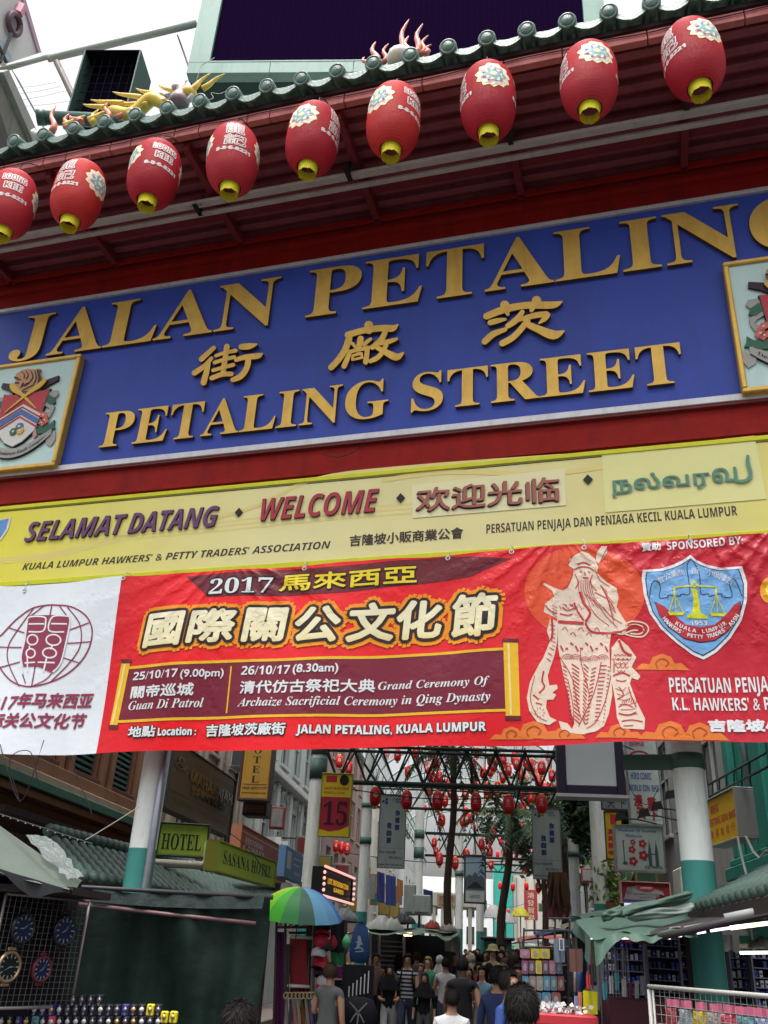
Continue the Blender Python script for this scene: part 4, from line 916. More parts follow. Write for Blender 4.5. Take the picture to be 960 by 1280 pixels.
for (px, py, kind, off), lb in zip(spec, lab):
    u, v = GL(px, py, LW); P = G(u, v, LW)
    base = atan2(P.x, P.y)                                  # direction from the eye
    t = thing('hanging_lantern', lb, 'lantern', P, 0, 'big red lanterns along the gate eave')
    t.rotation_euler = (radians(random.uniform(-3, 3)), radians(random.uniform(-3, 3)), 0); t.scale = (.79, .79, .77 + random.uniform(-.015, .02))
    inst('shade', shades[(px // 7) % 4], t); inst('fringe_ring', big_ring, t); inst('cap', big_top, t); inst('wire', big_wire, t)
    order = ['C', 'E', 'K', 'E'] if kind != 'E' or px in (98, 391, 610, 736, 866) else ['K', 'E', 'C', 'E']
    if kind == 'K': order = ['K', 'E', 'C', 'E']
    if kind == 'E': order = ['E', 'K' if px == 492 else 'C', 'E', 'C' if px == 492 else 'K']
    if px in (98, 866, 736, 610): order = ['E', 'K', 'E', 'C']
    for k in range(4):
        a = radians(off + (0, 88, 180, -88)[k])
        if abs(((a + pi) % (2 * pi)) - pi) < radians(110): lprint(t, a - base, order[k])
# supply cable along the lanterns
mb = MB(); P = []
for k in range(60):
    u = UL + (UR - UL) * k / 59; P.append(G(u, SOF + .10 - .03 * abs(sin(k * .9)), -(EW + .05)))
mb.tube(P, .006, 5); tag(mb.build('lantern_cable', cable_mat), 'thin black cable run along the pink fascia above the big lanterns', 'cable')
# ================================================================== GROUND
asph = M('worn_asphalt', (.06, .058, .056), .8, var=.35, scale=2, bump=.4, bscale=60, dirt=.4, dcol=(.12, .115, .11))
mb = MB(); mb.add([(-900, -900, 0), (900, -900, 0), (900, 900, 0), (-900, 900, 0)], [(0, 1, 2, 3)]); tag(mb.build('ground', asph), kind='structure')
pav = M('pavement_tile', (.20, .17, .15), .7, var=.25, scale=3, dirt=.5)
for nmx, x0, x1 in (('pavement', -9, -4.9), ('pavement', 3.6, 8)):
    mb = MB(); mb.box(x0, x1, 4, 95, .004, .13, .02); tag(mb.build(nmx, pav), kind='structure')
def P(x, y, Y): return PY(x, y, Y)
# ================================================================== HIGH THINGS BEHIND THE ROOF
pgrey = M('pale_green_grey_pipe', (.40, .45, .41), .45, var=.12, dirt=.4, dcol=(.2, .22, .2)); dpipe = M('dark_green_pipe', (.045, .10, .085), .45, var=.2, dirt=.3)
def tube_px(name, label, cat, pts, rp, mat, Y, n=12, extra=None):
    P_ = [P(x, y, Y if not isinstance(Y, (list, tuple)) else Y[i]) for i, (x, y) in enumerate(pts)]
    b = MB(); b.smooth = True; b.tube(P_, rp, n); o = b.build(name, mat); return tag(o, label, cat)
t = thing('canopy_pipe', 'thick pale grey pipe rising to the right behind the dark box at top left', 'pipe', P(10, 84, 17))
def rel(t, pts): return [p - t.location for p in pts]
b = MB(); b.smooth = True; b.tube(rel(t, [P(-20, 93, 17), P(12, 84, 17), P(62, 70, 17)]), .085, 14); b.build('pipe_run', pgrey, t)
b = MB(); b.smooth = True; b.tube(rel(t, [P(60, 73, 17), P(66, 72, 17), P(150, 52, 17), P(246, 29, 17)]), .115, 14); b.build('pipe_run', pgrey, t)
b = MB(); b.tube(rel(t, [P(71, 78, 17), P(92, 122, 17)]), .10, 10); b.build('stub', M('rusty_grey_steel', (.25, .22, .2), .6, var=.4, scale=8, dirt=.6, dcol=(.12, .05, .03)), t)
b = MB()
for q in (((16, 88), (58, 165)), ((222, 44), (240, 95)), ((2, 92), (35, 160))): b.tube(rel(t, [P(*q[0], 17.2), P(*q[1], 17.2)]), .03, 6)
b.build('brace', M('dark_grey_steel', (.08, .085, .08), .5, var=.2), t)
b = MB(); b.box(-.08, .08, -.12, -.02, -.06, .06, .01); o = b.build('white_clip', M('white_cord', (.7, .7, .68), .5), t); o.location = P(6, 82, 17) - t.location
tube_px('canopy_pipe', 'lower pale pipe passing behind the yellow dragon ornament', 'pipe', [(180, 127), (215, 119), (262, 107)], .10, pgrey, 18)
t = thing('gutter_pipe', 'dark green capped pipe lying behind the tiled eave below the dark box', 'pipe', P(54, 145, 14.6))
b = MB(); b.smooth = True; b.tube(rel(t, [P(55, 147, 14.6), P(160, 152, 14.6), P(260, 155, 14.6)]), .17, 16); b.build('pipe_run', dpipe, t)
b = MB(); b.smooth = True; b.tube(rel(t, [P(46, 147, 14.55), P(57, 147, 14.6)]), .19, 20); b.build('end_cap', dpipe, t)
# fine wires at far left
for k, (a, b_) in enumerate((((20, 110), (70, 103)), ((20, 118), (76, 108)), ((28, 125), (84, 113)), ((30, 133), (90, 126)))):
    mb = MB(); mb.tube([P(*a, 20), P((a[0] + b_[0]) / 2, (a[1] + b_[1]) / 2 + 1, 20), P(*b_, 20)], .007, 4)
    tag(mb.build('overhead_wire', M('pale_green_wire', (.35, .42, .3), .5)), '%s of four thin pale wires crossing the sky left of the dark box' % ('topmost', 'second', 'third', 'lowest')[k], 'wire', 'wires left of the dark box')
# dark speaker box
boxm = M('matt_black_box', (.008, .006, .014), .8, var=.2, spec=.0); boxg = M('green_box_side', (.05, .10, .085), .5, var=.2, dirt=.4)
A0 = P(83, 140, 15.5); B0 = P(157, 140, 15.5); B0 = PZ(157, 140, A0.z); T0 = P(95, 63, 15.5); hgt = 1.20
ax_ = (Vector((B0.x - A0.x, B0.y - A0.y, 0))); wid = ax_.length; rz = atan2(ax_.y, ax_.x)
t = thing('floodlight_box', 'big dark open box with green sides standing behind the left roof end', 'box', A0, rz)
hgt = (PX(95, 63, PY(95, 63, 15.5).x).z - A0.z)
b = MB(); b.box(0, .04, 0, 1.0, 0, hgt); b.build('side_panel', boxg, t)
b = MB(); b.box(wid - .04, wid, 0, 1.0, 0, hgt); b.build('side_panel', boxg, t)
b = MB(); b.box(.042, wid - .042, 0, 1.0, hgt - .04, hgt); b.build('top_panel', boxm, t)
b = MB(); b.box(.042, wid - .042, 0, 1.0, 0, .04); b.build('bottom_panel', boxm, t)
b = MB(); b.box(.042, wid - .042, .6, .66, .042, hgt - .042); b.build('back_panel', boxm, t)
gm_ = M('dark_grille', (.014, .012, .02), .7, spec=.0)
for k in range(1, 7):
    b = MB(); b.box(.045 + (wid - .09) * k / 7 - .008, .045 + (wid - .09) * k / 7 + .008, .2, .22, .045, hgt - .045); b.build('grille_bar', gm_, t)
for k in range(1, 7):
    b = MB(); b.box(.045, wid - .045, .225, .24, .045 + (hgt - .09) * k / 7 - .008, .045 + (hgt - .09) * k / 7 + .008); b.build('grille_bar', gm_, t)
# LED screen over the roof
sg = M('seafoam_metal_frame', (.19, .33, .285), .45, var=.10, scale=1.2, dirt=.45, dcol=(.08, .13, .12), bump=.1)
A0 = P(234, 96, 17); B0 = PZ(762, 92, A0.z); d = B0 - A0; W_s = d.length; rz = atan2(d.y, d.x)
t = thing('led_screen', 'huge unlit dark purple LED screen in a sea-green frame above the tiled roof', 'screen', A0, rz)
HS = 5.5; fb = .52; fl = .62
b = MB(); b.box(fl, W_s - fl, -.02, .2, fb, HS); scr = b.build('screen_panel', M('screen_dark_purple', (.009, .003, .020), .8, var=.1, spec=.0), t)
for i in range(5):
    x0 = W_s * i / 5 + .004; x1 = W_s * (i + 1) / 5 - .004
    b = MB(); b.box(max(x0, fl * 0 + .0), x1, -.12, .2, .0, fb - .06, .008); b.build('frame_panel', sg, t)
b = MB(); b.box(fl + .004, W_s - fl - .004, -.13, .2, fb - .056, fb - .005, .006); b.build('frame_lip', M('pale_frame_lip', (.30, .42, .38), .4), t)
for a in (0, W_s - fl):
    b = MB(); b.box(a, a + fl - .004, -.115, .2, fb - .05, HS, .008); b.build('frame_post', sg, t)
b = MB(); b.box(.03, W_s - .03, .21, 1.6, .02, HS); b.build('housing', M('dark_teal_housing', (.018, .05, .048), .5, var=.2), t)
for k in range(60):
    x = fl + .05 + (W_s - 2 * fl - .1) * k / 60
    if k % 1 == 0:
        b = MB(); b.box(x, x + .02, -.032, -.021, fb + .004, HS); b.build('screen_louvre', M('louvre_purple', (.011, .005, .024), .8, spec=.0), t)
mb = MB(); mb.tube(spl([P(268, 72, 16.8), P(262, 76, 16.7), P(252, 82, 16.7), P(249, 90, 16.7), P(246, 99, 16.7)]), .009, 5); tag(mb.build('loose_wire', M('pale_wire', (.4, .38, .34), .5)), 'loose pale wire on the lower left corner of the screen frame', 'wire')
mb = MB(); mb.tube(spl([P(288, 111, 14), P(275, 117, 14), P(264, 116, 14), P(266, 123, 14), P(250, 126, 14)]), .007, 5); tag(mb.build('loose_wire', M('pale_wire', (.4, .38, .34), .5)), 'pale wire sticking up from the roof tiles below the screen', 'wire')
# top left street buildings
wbl = M('white_painted_wall', (.62, .62, .60), .6, var=.06, scale=.6, dirt=.25)
t = thing('tall_building', 'white tower in the top left corner with pink edge and a round ring emblem', 'building', PX(30, 0, -13))
def wallquad(name, pts, th, mat, par):       # slab whose face passes through the given points
    b = MB(); q = [p - par.location for p in pts]; n = (q[1] - q[0]).cross(q[2] - q[0]).normalized()
    if n.dot(EYE - pts[0]) > 0: n = -n
    k = len(q); b.add(q + [p + n * th for p in q], [list(range(k)), list(range(k, 2 * k))[::-1]] + [(i, (i + 1) % k, k + (i + 1) % k, k + i) for i in range(k)]); return b.build(name, mat, par)
X1 = -13
wallquad('wall', [PX(-60, -60, X1), PX(12, -60, X1), PX(50, 66, X1), PX(-5, 84, X1), PX(-60, 84, X1)], 4, wbl, t)
wallquad('pink_edge', [PX(11, -60, X1 + .05), PX(15, -60, X1 + .05), PX(52, 66, X1 + .05), PX(48, 66, X1 + .05)], .3, M('mauve_edge', (.45, .28, .38), .5), t)
b = MB(); b.smooth = True; o0 = PX(18, 30, X1 + .1) - t.location
pts = [PX(18 + 7 * cos(a) , 30 + 13 * sin(a) + 3 * cos(a), X1 + .12) - t.location for a in [2 * pi * k / 24 for k in range(25)]]
b.tube(pts, .09, 8); b.build('ring_emblem', M('dark_plum', (.12, .06, .09), .5), t)
b = MB(); b.tube([PX(22, 18, X1 + .1) - t.location, PX(27, 8, X1 + .1) - t.location], .14, 6); b.build('ring_tick', M('pink_sign', (.6, .25, .35), .5), t)
wallquad('window', [PX(-10, 45, X1 + .06), PX(5, 52, X1 + .06), PX(16, 74, X1 + .06), PX(-10, 80, X1 + .06)], .05, M('pale_blue_glass', (.35, .48, .52), .15), t)
for q in (((-5, 50), (8, 78)), ((0, 78), (14, 42))):
    b = MB(); b.tube([PX(*q[0], X1 + .2) - t.location, PX(*q[1], X1 + .2) - t.location], .05, 5); b.build('mullion', M('dark_grey_steel', (.08, .085, .08), .5), t)
conc = M('stained_concrete', (.17, .16, .14), .8, var=.3, scale=1.5, dirt=.6, dcol=(.05, .05, .045), bump=.4, bscale=12)
t = thing('concrete_beam', 'stained concrete beam slanting down at the left edge behind the roof tiles', 'beam', PX(20, 130, -8))
wallquad('beam_face', [PX(-30, 92, -8), PX(5, 92, -8), PX(44, 181, -8), PX(18, 200, -8), PX(-30, 200, -8)], .6, conc, t)
wallquad('beam_edge', [PX(4, 90, -7.9), PX(11, 87, -7.9), PX(52, 176, -7.9), PX(44, 182, -7.9)], .5, M('pale_concrete_edge', (.28, .27, .25), .7, dirt=.4), t)
wallquad('beam_shadow_gap', [PX(-30, 90, -7.95), PX(-10, 110, -7.95), PX(15, 185, -7.95), PX(-30, 185, -7.95)], .1, M('gap_shade_concrete', (.07, .065, .06), .8, var=.3, scale=2), t)  # dark slab, the shade of a gap painted in its colour

# ================================================================== STREET COLUMNS, TRUSSES, CANOPY
def street_col(label, px, py, Y, r, bands, ztop=7.0, teal=2.6):
    p = P(px, py, Y); t = thing('canopy_column', label, 'column', (p.x, p.y, 0), 0, 'white steel columns of the street canopy')
    b = MB(); b.smooth = True; b.lathe([(r, teal), (r, ztop)], 20); b.build('shaft', white_steel, t)
    b = MB(); b.smooth = True; b.lathe([(r + .003, 0), (r + .003, teal)], 20); b.build('painted_base', teal_paint, t)
    for by, h in bands:
        z = P(px, by, Y).z
        b = MB(); b.smooth = True; b.lathe([(r, -h), (r + .02, -h), (r + .02, h), (r, h)], 20, (0, 0, z)); b.build('clamp_band', band_green, t)
    return t, p
cA, pA = street_col('white column behind the sign numbered 15, dark green clamps near the banner', 391, 1050, 20, .165, [(961, .22), (936, .14)])
cB, pB = street_col('white column left of the first grey health banner', 457, 1050, 26, .145, [(1007, .06), (1051, .09)])
cC, pC = street_col('white column just right of the first grey health banner', 524, 1050, 33, .16, [(1043, .14), (1066, .18)])
cD, pD = street_col('slim column left of the hanging street poster', 574, 1100, 37, .15, [(1092, .1)])
cD2, pD2 = street_col('slim column under the hanging street poster', 600, 1140, 39, .15, [])
cE, pE = street_col('cream white column with teal base left of the souvenir sign', 748, 1050, 20, .155, [], teal=2.72)
cF, pF = street_col('narrow white column with dark clamps right of the second grey banner', 716, 1050, 26, .14, [(1027, .07), (1068, .07)], teal=2.74)
iron = M('dark_green_iron', (.022, .036, .03), .5, var=.3, dirt=.3)
def truss(label, x0, x1, Y, z0, z1, n, depth=.5, r=.035, group='dark lattice trusses across the street'):
    t = thing('lattice_truss', label, 'truss', (x0, Y, z0), 0, group); L_ = x1 - x0; H = z1 - z0
    for (dy, z, rr) in ((depth / 2, 0, r * 1.5), (0, H, r), (depth, H, r)):
        b = MB(); b.smooth = True; b.tube([(0, dy, z), (L_, dy, z)], rr, 8); b.build('chord', iron, t)
    for k in range(n):
        xa, xm, xb = L_ * k / n, L_ * (k + .5) / n, L_ * (k + 1) / n
        for dy in (0, depth):
            for (a, c) in ((xa, xm), (xb, xm)):
                b = MB(); b.tube([(a, dy, H), (c, depth / 2, 0)], r * .62, 6); b.build('web_bar', iron, t)
        b = MB(); b.tube([(xa, 0, H), (xa, depth, H)], r * .5, 6); b.build('web_bar', iron, t)
    return t
zA0 = P(550, 979, 20).z; zA1 = P(550, 936, 20).z
truss('nearest dark lattice truss hung with red lanterns just below the banner', pA.x + .1, pE.x - .2, 20, zA0, zA1, 9)
z0 = P(600, 1071, 33).z; z1 = P(600, 1043, 33).z
truss('second smaller lattice truss farther down the street behind the lanterns', pC.x + .2, P(712, 1071, 33).x, 33, z0, z1, 6, .4, .028)
z0 = P(620, 1101, 46).z; z1 = P(620, 1080, 46).z
z0 = P(600, 1012, 26.5).z; truss('lattice truss just behind the nearest one above the grey banners', pB.x + .2, pF.x - .15, 26.5, z0, z0 + .55, 8, .4, .026)
truss('farthest thin lattice truss above the row of pink lanterns', P(575, 1101, 46).x, P(690, 1101, 46).x, 46, z0, z1, 6, .4, .025)
# arched glass canopy
rib_m = M('canopy_rib_green', (.30, .40, .36), .5, var=.2); gl = M('canopy_glass', (.62, .72, .70), .2, var=.05, alpha=.28)
CX = (-3.5 + 2.45) / 2; CW = 3.3
can = thing('glass_canopy', 'arched pale glass canopy on thin green ribs over the far street', 'canopy', (CX, 0, 0))
def arch(a): return (CW * cos(a), 7.35 + 1.5 * sin(a))
yk = [12.5 + 2.4 * k for k in range(17)]; gl2 = M('canopy_glass_dimming', (.40, .47, .45), .3, var=.1, alpha=.62)  # near bays are unseen, added with darker panes to dim the lane
for Yk in yk:
    b = MB(); b.smooth = True; b.tube([(arch(pi * k / 14)[0], Yk, arch(pi * k / 14)[1]) for k in range(15)], .045, 6); b.build('rib', rib_m, can)
for i, Yk in enumerate(yk[:-1]):
    for k in range(7):
        if (i * 3 + k) % 5 == 2 and Yk > 23: continue
        (xa, za), (xb, zb) = arch(pi * k / 7), arch(pi * (k + 1) / 7)
        b = MB(); b.add([(xa, Yk + .06, za), (xb, Yk + .06, zb), (xb, Yk + 2.34, zb), (xa, Yk + 2.34, za), (xa, Yk + .06, za + .01), (xb, Yk + .06, zb + .01), (xb, Yk + 2.34, zb + .01), (xa, Yk + 2.34, za + .01)], [(0, 1, 2, 3), (7, 6, 5, 4)]); b.build('glass_pane', gl2 if Yk < 23 else gl, can)
for k in range(1, 7):
    xa, za = arch(pi * k / 7); b = MB(); b.tube([(xa, yk[0], za), (xa, yk[-1], za)], .03, 6); b.build('purlin', rib_m, can)
for sx_ in (-1, 1):
    b = MB(); b.tube([(sx_ * CW, yk[0], 7.3), (sx_ * CW, yk[-1], 7.3)], .09, 8); b.build('gutter', rib_m, can)
# ================================================================== SMALL LANTERNS
lsm = M('small_lantern_red', (.55, .014, .02), .45, var=.12, emit=None); ypl = M('small_lantern_yellow', (.7, .5, .08), .5)
b = MB(); b.smooth = True; prof = []
for i in range(17):
    t_ = -1 + 2 * i / 16; r_ = .125 * max(0.0, 1 - abs(t_) ** 2.8) ** .45; prof.append((max(r_, .03) + (.002 if i % 2 else -.002), t_ * .215))
b.lathe(prof, 16); sm_shade = b.mesh('small_lantern_shade', lsm)
b = MB(); b.smooth = True; b.lathe([(.045, -.205), (.05, -.26), (.042, -.262), (.04, -.205)], 12); b.lathe([(.05, .205), (.05, .225), (.001, .225)], 12); sm_col = b.mesh('small_lantern_collar', ypl)
b = MB(); b.tube([(0, 0, .2), (0, .02, .62)], .006, 4); sm_w = b.mesh('small_lantern_wire', cable_mat)
def badge(a):
    f = lambda x, y, h: Vector(((.126 + h) * sin(a + x / .125), -(.126 + h) * cos(a + x / .125), y)); b = MB(); p = [((.05 * (1 + .12 * sin(9 * t_))) * cos(t_), .03 + .055 * sin(t_) * (1 + .12 * sin(9 * t_))) for t_ in [2 * pi * k / 18 for k in range(18)]]
    flat(b, p, f, .002, .03); m1 = b.mesh('lantern_badge', M('badge_cream', (.68, .60, .42), .5))
    b = MB(); flat(b, [(x * .62, .03 + (y - .03) * .62) for x, y in p], f, .004, .03); return m1, b.mesh('lantern_badge_centre', M('badge_teal', (.2, .3, .28), .5))
def ltx(a):
    f = lambda x, y, h: Vector(((.126 + h) * sin(a + x / .125), -(.126 + h) * cos(a + x / .125), y)); b = MB()
    text(b, '龍', f, -.035, .035, .045, .06, z=.002, res=1); text(b, '記', f, -.035, .035, -.02, .055, z=.002, res=1); text(b, '8-8·6-8221', f, -.06, .06, -.055, .014, 'bold', z=.002, res=1); return b.mesh('lantern_lettering', lprint_w)
BD, BDc = badge(0); LT = ltx(0)
nearL = [(469, 996, 14.5, 'E'), (508.5, 1000, 14.5, 'C'), (547, 1001, 14.5, 'C'), (595, 1003, 14.5, 'C'), (635.6, 1006, 14.5, 'C'), (677, 1005, 14.5, 'C')]
midL = [(483, 942, 8.8), (497, 944, 9.5), (520, 941, 9), (522, 952, 8), (510, 965, 9), (539, 941, 9), (545, 954, 8), (556, 1001, 9.5), (548, 981, 8), (424, 952, 10), (436, 960, 10), (420, 1058, 8.5), (427, 1060, 8.5), (434, 1062, 8.5),
    (567, 955, 9), (590.6, 956, 9), (596, 941, 8.6), (613, 950, 9.4), (613, 964, 9), (635.6, 963, 9), (629, 949, 9), (646, 955, 10), (662, 957, 10), (677, 960, 11), (673, 976, 10), (690, 970, 9.5), (569, 999, 9), (582, 993, 9), (595, 989, 8.5), (609, 992, 9), (621.6, 989, 8), (621, 1002, 8), (637.5, 985, 8), (563, 991, 8),
    (576.5, 1019, 7), (588.7, 1023, 7.5), (601, 1026, 6.5), (612, 1029, 6.5), (596, 1036, 6.5), (602, 1037, 6.5), (613, 1040, 6.5), (643, 1038, 7), (652, 1033, 7), (659, 1037, 7.5), (632, 1036, 7), (613, 1051, 6), (602, 1048, 6), (626, 1052, 6), (637.5, 1057, 6.5), (647, 1060, 5.6), (654, 1062, 5.6), (661, 1062, 6), (622, 1068, 5), (630, 1070, 5), (638, 1067, 5), (645, 1072, 5), (652, 1075, 5),
    (569, 1079, 9.5), (591.6, 1081, 8.5), (614, 1081, 7), (635.6, 1083, 9), (658, 1085, 7.5), (625, 1107, 5.2), (641, 1109, 6), (658, 1108, 6), (673, 1109, 8), (681, 1113, 7), (604, 966, 9), (651, 968, 9), (605, 1060, 5), (690, 1040, 6)]
farL = [(609.5, 1140, 4.6), (618, 1140, 4.6), (626, 1140, 4.6), (635.5, 1140, 4.6), (643, 1140, 4.6), (651, 1140, 4.6)]
nlab = ['small red lantern with cream badge left of the first grey banner', 'small red lantern with white characters over the first grey banner', 'small red lantern with white characters third from the left under the nearest truss', 'small red lantern with white characters fourth from the left under the nearest truss', 'small red lantern with white characters fifth from the left under the nearest truss', 'small red lantern in front of the top of the second grey banner']
def small_lantern(px, py, w, lb, kind, grp):
    p = EYE + ray(px, py) * (.262 / w); t = thing('small_lantern', lb, 'lantern', p, random.uniform(-.15, .15) - atan2(p.x, p.y), grp)
    t.rotation_euler[0] = random.uniform(-.05, .05)
    inst('shade', sm_shade, t); inst('collar', sm_col, t)
    if w > 6: inst('wire', sm_w, t)
    if w > 6.4:
        if kind == 'E': inst('badge', BD, t); inst('badge_centre', BDc, t)
        else: inst('lettering', LT, t)
for (x, y, w, k), lb in zip(nearL, nlab): small_lantern(x, y, w, lb, k, 'red lanterns in a row under the nearest truss')
for i, (x, y, w) in enumerate(midL): small_lantern(x, y, w, 'small red lantern hanging in the cluster over the middle of the street', 'EC'[i % 2 == 0], 'small red lanterns clustered over the street')
for k_, (x, y, w) in enumerate(farL): small_lantern(x, y, w, ORD[k_] + ' lantern from the left in the far low row over the street end', 'C', 'far row of tiny lanterns')
for y0, y1, Y in ((1043, 1050, 33), (1100, 1104, 46)):
    pass
rx_ = random.Random(77)
for k_ in range(70):
    w = rx_.uniform(6, 10); x = rx_.uniform(530, 694); y = rx_.uniform(945, 1000) if k_ % 3 else rx_.uniform(1008, 1075); small_lantern(x, y, w, 'small red lantern hanging in the cluster over the middle of the street', 'EC'[k_ % 2], 'small red lanterns clustered over the street')
for k_, x in enumerate((-2.6, -1.4, -.2, 1.0, 1.9)):
    b = MB(); b.smooth = True; b.tube([(0, 0, 0), (0, 26, .3)], .028, 6); b.tube([(.0, 0, .45), (0, 26, .75)], .018, 6)
    for j in range(22): b.tube([(0, j * 1.2, .02), (0, j * 1.2 + .6, .47)], .011, 4)
    tag(b.build('overhead_rail', iron, None, loc=(x, 20.6, 5.45)), ORD[k_] + ' dark lattice rail from the left running away over the lane', 'rail', 'lattice rails above the lane')
# wires that carry the lanterns
for k, (a, b_, Y) in enumerate((((405, 992), (700, 1000), 20.2), ((430, 1075), (700, 1078), 27), ((480, 935), (695, 950), 30), ((560, 1012), (700, 1026), 38), ((604, 1133), (660, 1133), 58))):
    mb = MB(); A_, B_ = P(*a, Y), P(*b_, Y); mb.tube([A_.lerp(B_, i / 12) + Vector((0, 0, -.25 * sin(pi * i / 12) + .2)) for i in range(13)], .012, 4)
    tag(mb.build('lantern_wire', cable_mat), ('thin black wire carrying red lanterns, %s' % ('nearest the banner', 'low between the two grey banners', 'highest behind the first truss', 'behind the palm fronds', 'carrying the far pink row')[k]), 'wire')

# ================================================================== BUILDINGS
def wallm(name, col, **k): return M(name, col, .75, var=.22, scale=1.2, dirt=.5, dcol=tuple(c * .4 for c in col), bump=.2, bscale=10, **k)
glass = M('dark_window_glass', (.03, .04, .045), .12, spec=.8)
def facade(name, label, X, Y0, Y1, z1, side, wall, trim, wins, sills=True, balcony=None, depth=6, frame=None):
    """building whose street face lies on x = X; side = -1 left of the street, +1 right. wins: (y, z, w, h)"""
    t = thing(name, label, 'building', (X, (Y0 + Y1) / 2, 0)); cy = (Y0 + Y1) / 2; s = side
    bx = lambda b, x0, x1, y0, y1, z0, z1_, c=0: b.box(min(s * x0, s * x1), max(s * x0, s * x1), y0 - cy, y1 - cy, z0, z1_, c)
    # wall built in horizontal and vertical strips round the openings
    ys = sorted(wins); b = MB()
    rows = sorted({(w[1], w[3]) for w in wins})
    z = 0
    for (wz, wh) in rows:
        bx(b, 0, .3, Y0, Y1, z, wz); y = Y0
        for w in sorted(q for q in wins if (q[1], q[3]) == (wz, wh)):
            bx(b, 0, .3, y, w[0], wz, wz + wh); y = w[0] + w[2]
        bx(b, 0, .3, y, Y1, wz, wz + wh); z = wz + wh
    bx(b, 0, .3, Y0, Y1, z, z1); bx(b, .3, depth, Y0, Y0 + .3, 0, z1); bx(b, .3, depth, Y1 - .3, Y1, 0, z1); b.build('wall', wall, t)
    b = MB(); bx(b, .3, depth, Y0 + .3, Y1 - .3, z1 - .3, z1 - .02); b.build('roof', wall, t)
    for (wy, wz, ww, wh) in wins:
        b = MB(); m = .05
        for q in ((wy, wy + m, wz, wz + wh), (wy + ww - m, wy + ww, wz, wz + wh), (wy + m, wy + ww - m, wz, wz + m), (wy + m, wy + ww - m, wz + wh - m, wz + wh), (wy + ww / 2 - .02, wy + ww / 2 + .02, wz + m, wz + wh - m), (wy + m, wy + ww - m, wz + wh * .62, wz + wh * .62 + .04)): bx(b, .08, .14, *q)
        f = b.build('window', frame or trim, t)
        b = MB(); bx(b, .15, .17, wy + .03, wy + ww - .03, wz + .03, wz + wh - .03); b.build('pane', glass, f)
        if sills:
            b = MB(); bx(b, -.09, .05, wy - .08, wy + ww + .08, wz - .1, wz - .012, .01); b.build('sill', trim, f)
    return t, bx, cy
peach = wallm('peach_plaster', (.24, .12, .07)); brown = wallm('brown_plaster', (.10, .055, .035)); cream_t = wallm('cream_trim', (.36, .27, .20)); greent = M('green_trim', (.05, .14, .10), .6, var=.3, dirt=.4)
wins = [(13.0 + 1.75 * k, 4.15, 1.05, 1.5) for k in range(3)]
t, bx, cy = facade('shophouse', 'brown and peach shophouse with green louvres behind the left gate column', -6.8, 10.5, 18.8, 7.5, -1, peach, brown, wins)
for (z0, z1_, pr_, m) in ((3.52, 3.66, .42, greent), (3.40, 3.515, .34, peach), (3.67, 3.80, .30, cream_t), (3.81, 4.02, .2, peach), (3.06, 3.18, .24, peach)):
    b = MB(); bx(b, -pr_, -.002, 10.5, 18.7, z0, z1_, .012); b.build('ledge', m, t)
for (wy, wz, ww, wh) in wins:
    for k in range(14):
        b = MB(); z = wz + .08 + k * .1; bx(b, .03, .075, wy + .07, wy + ww - .07, z, z + .045); b.build('louvre', M('louvre_green', (.04, .10, .09), .5, var=.3), t)
for k in range(3):
    for s_ in (-.28, 1.1): 
        b = MB(); bx(b, -.1, -.003, wins[k][0] + s_, wins[k][0] + s_ + .2, 4.03, 6.2, .02); b.build('pilaster', peach, t)
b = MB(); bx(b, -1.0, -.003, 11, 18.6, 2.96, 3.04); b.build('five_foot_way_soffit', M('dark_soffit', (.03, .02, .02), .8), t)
# awning light string
for k in range(12):
    p = P(4 + k * 9.3, 1020 + k * 3.0, 9.5); b = MB(); b.smooth = True; b.ball((0, 0, 0), .008, 8, 5); o = b.build('fairy_bulb', M('cool_bulb', (.5, .55, .56), .4), None, loc=p)
    tag(o, ORD[k] + ' tiny white bulb from the left in the string under the shophouse ledge', 'bulb', 'string of tiny white bulbs')
mb = MB(); mb.tube([P(4 + k * 9.3, 1019 + k * 3.0, 9.5) for k in range(-1, 13)], .008, 4); tag(mb.build('bulb_string', cable_mat), 'dark string carrying tiny white bulbs under the shophouse ledge', 'wire')
b_ = wallm('beige_plaster', (.30, .25, .20))
t, bx, cy = facade('shophouse', 'beige shophouse with tall pilasters behind the amber vertical hotel sign', -6.6, 18.9, 26, 8, -1, b_, wallm('beige_trim', (.38, .33, .27)), [(20 + 1.9 * k, 3.6, 1.1, 1.7) for k in range(3)] + [(20 + 1.9 * k, 5.9, 1.1, 1.4) for k in range(3)])
for k in range(7):
    b = MB(); bx(b, -.14, -.003, 19.2 + .95 * k + .5 * (k % 2), 19.4 + .95 * k + .5 * (k % 2), 2.9, 7.9, .02); b.build('pilaster', wallm('beige_trim', (.38, .33, .27)), t)
pale = wallm('pale_green_plaster', (.42, .47, .44)); wht = wallm('white_plaster', (.52, .54, .52))
t, bx, cy = facade('shophouse', 'ornate pale green shophouse with stucco scrolls left of the first street column', -6.4, 26.1, 37, 9.5, -1, pale, wht, [(27 + 2.1 * k, 3.7, 1.2, 2.1) for k in range(5)] + [(27 + 2.1 * k, 7.0, 1.2, 1.6) for k in range(5)])
for (z0, z1_, pr_) in ((3.3, 3.45, .35), (6.3, 6.45, .4), (6.5, 6.6, .28), (9.2, 9.5, .4)):
    b = MB(); bx(b, -pr_, -.002, 26.2, 37, z0, z1_, .02); b.build('cornice', wht, t)
for k in range(6):
    b = MB(); bx(b, -.16, -.003, 26.3 + 2.1 * k, 26.7 + 2.1 * k, 3.46, 6.29, .02); b.build('pilaster', wht, t)
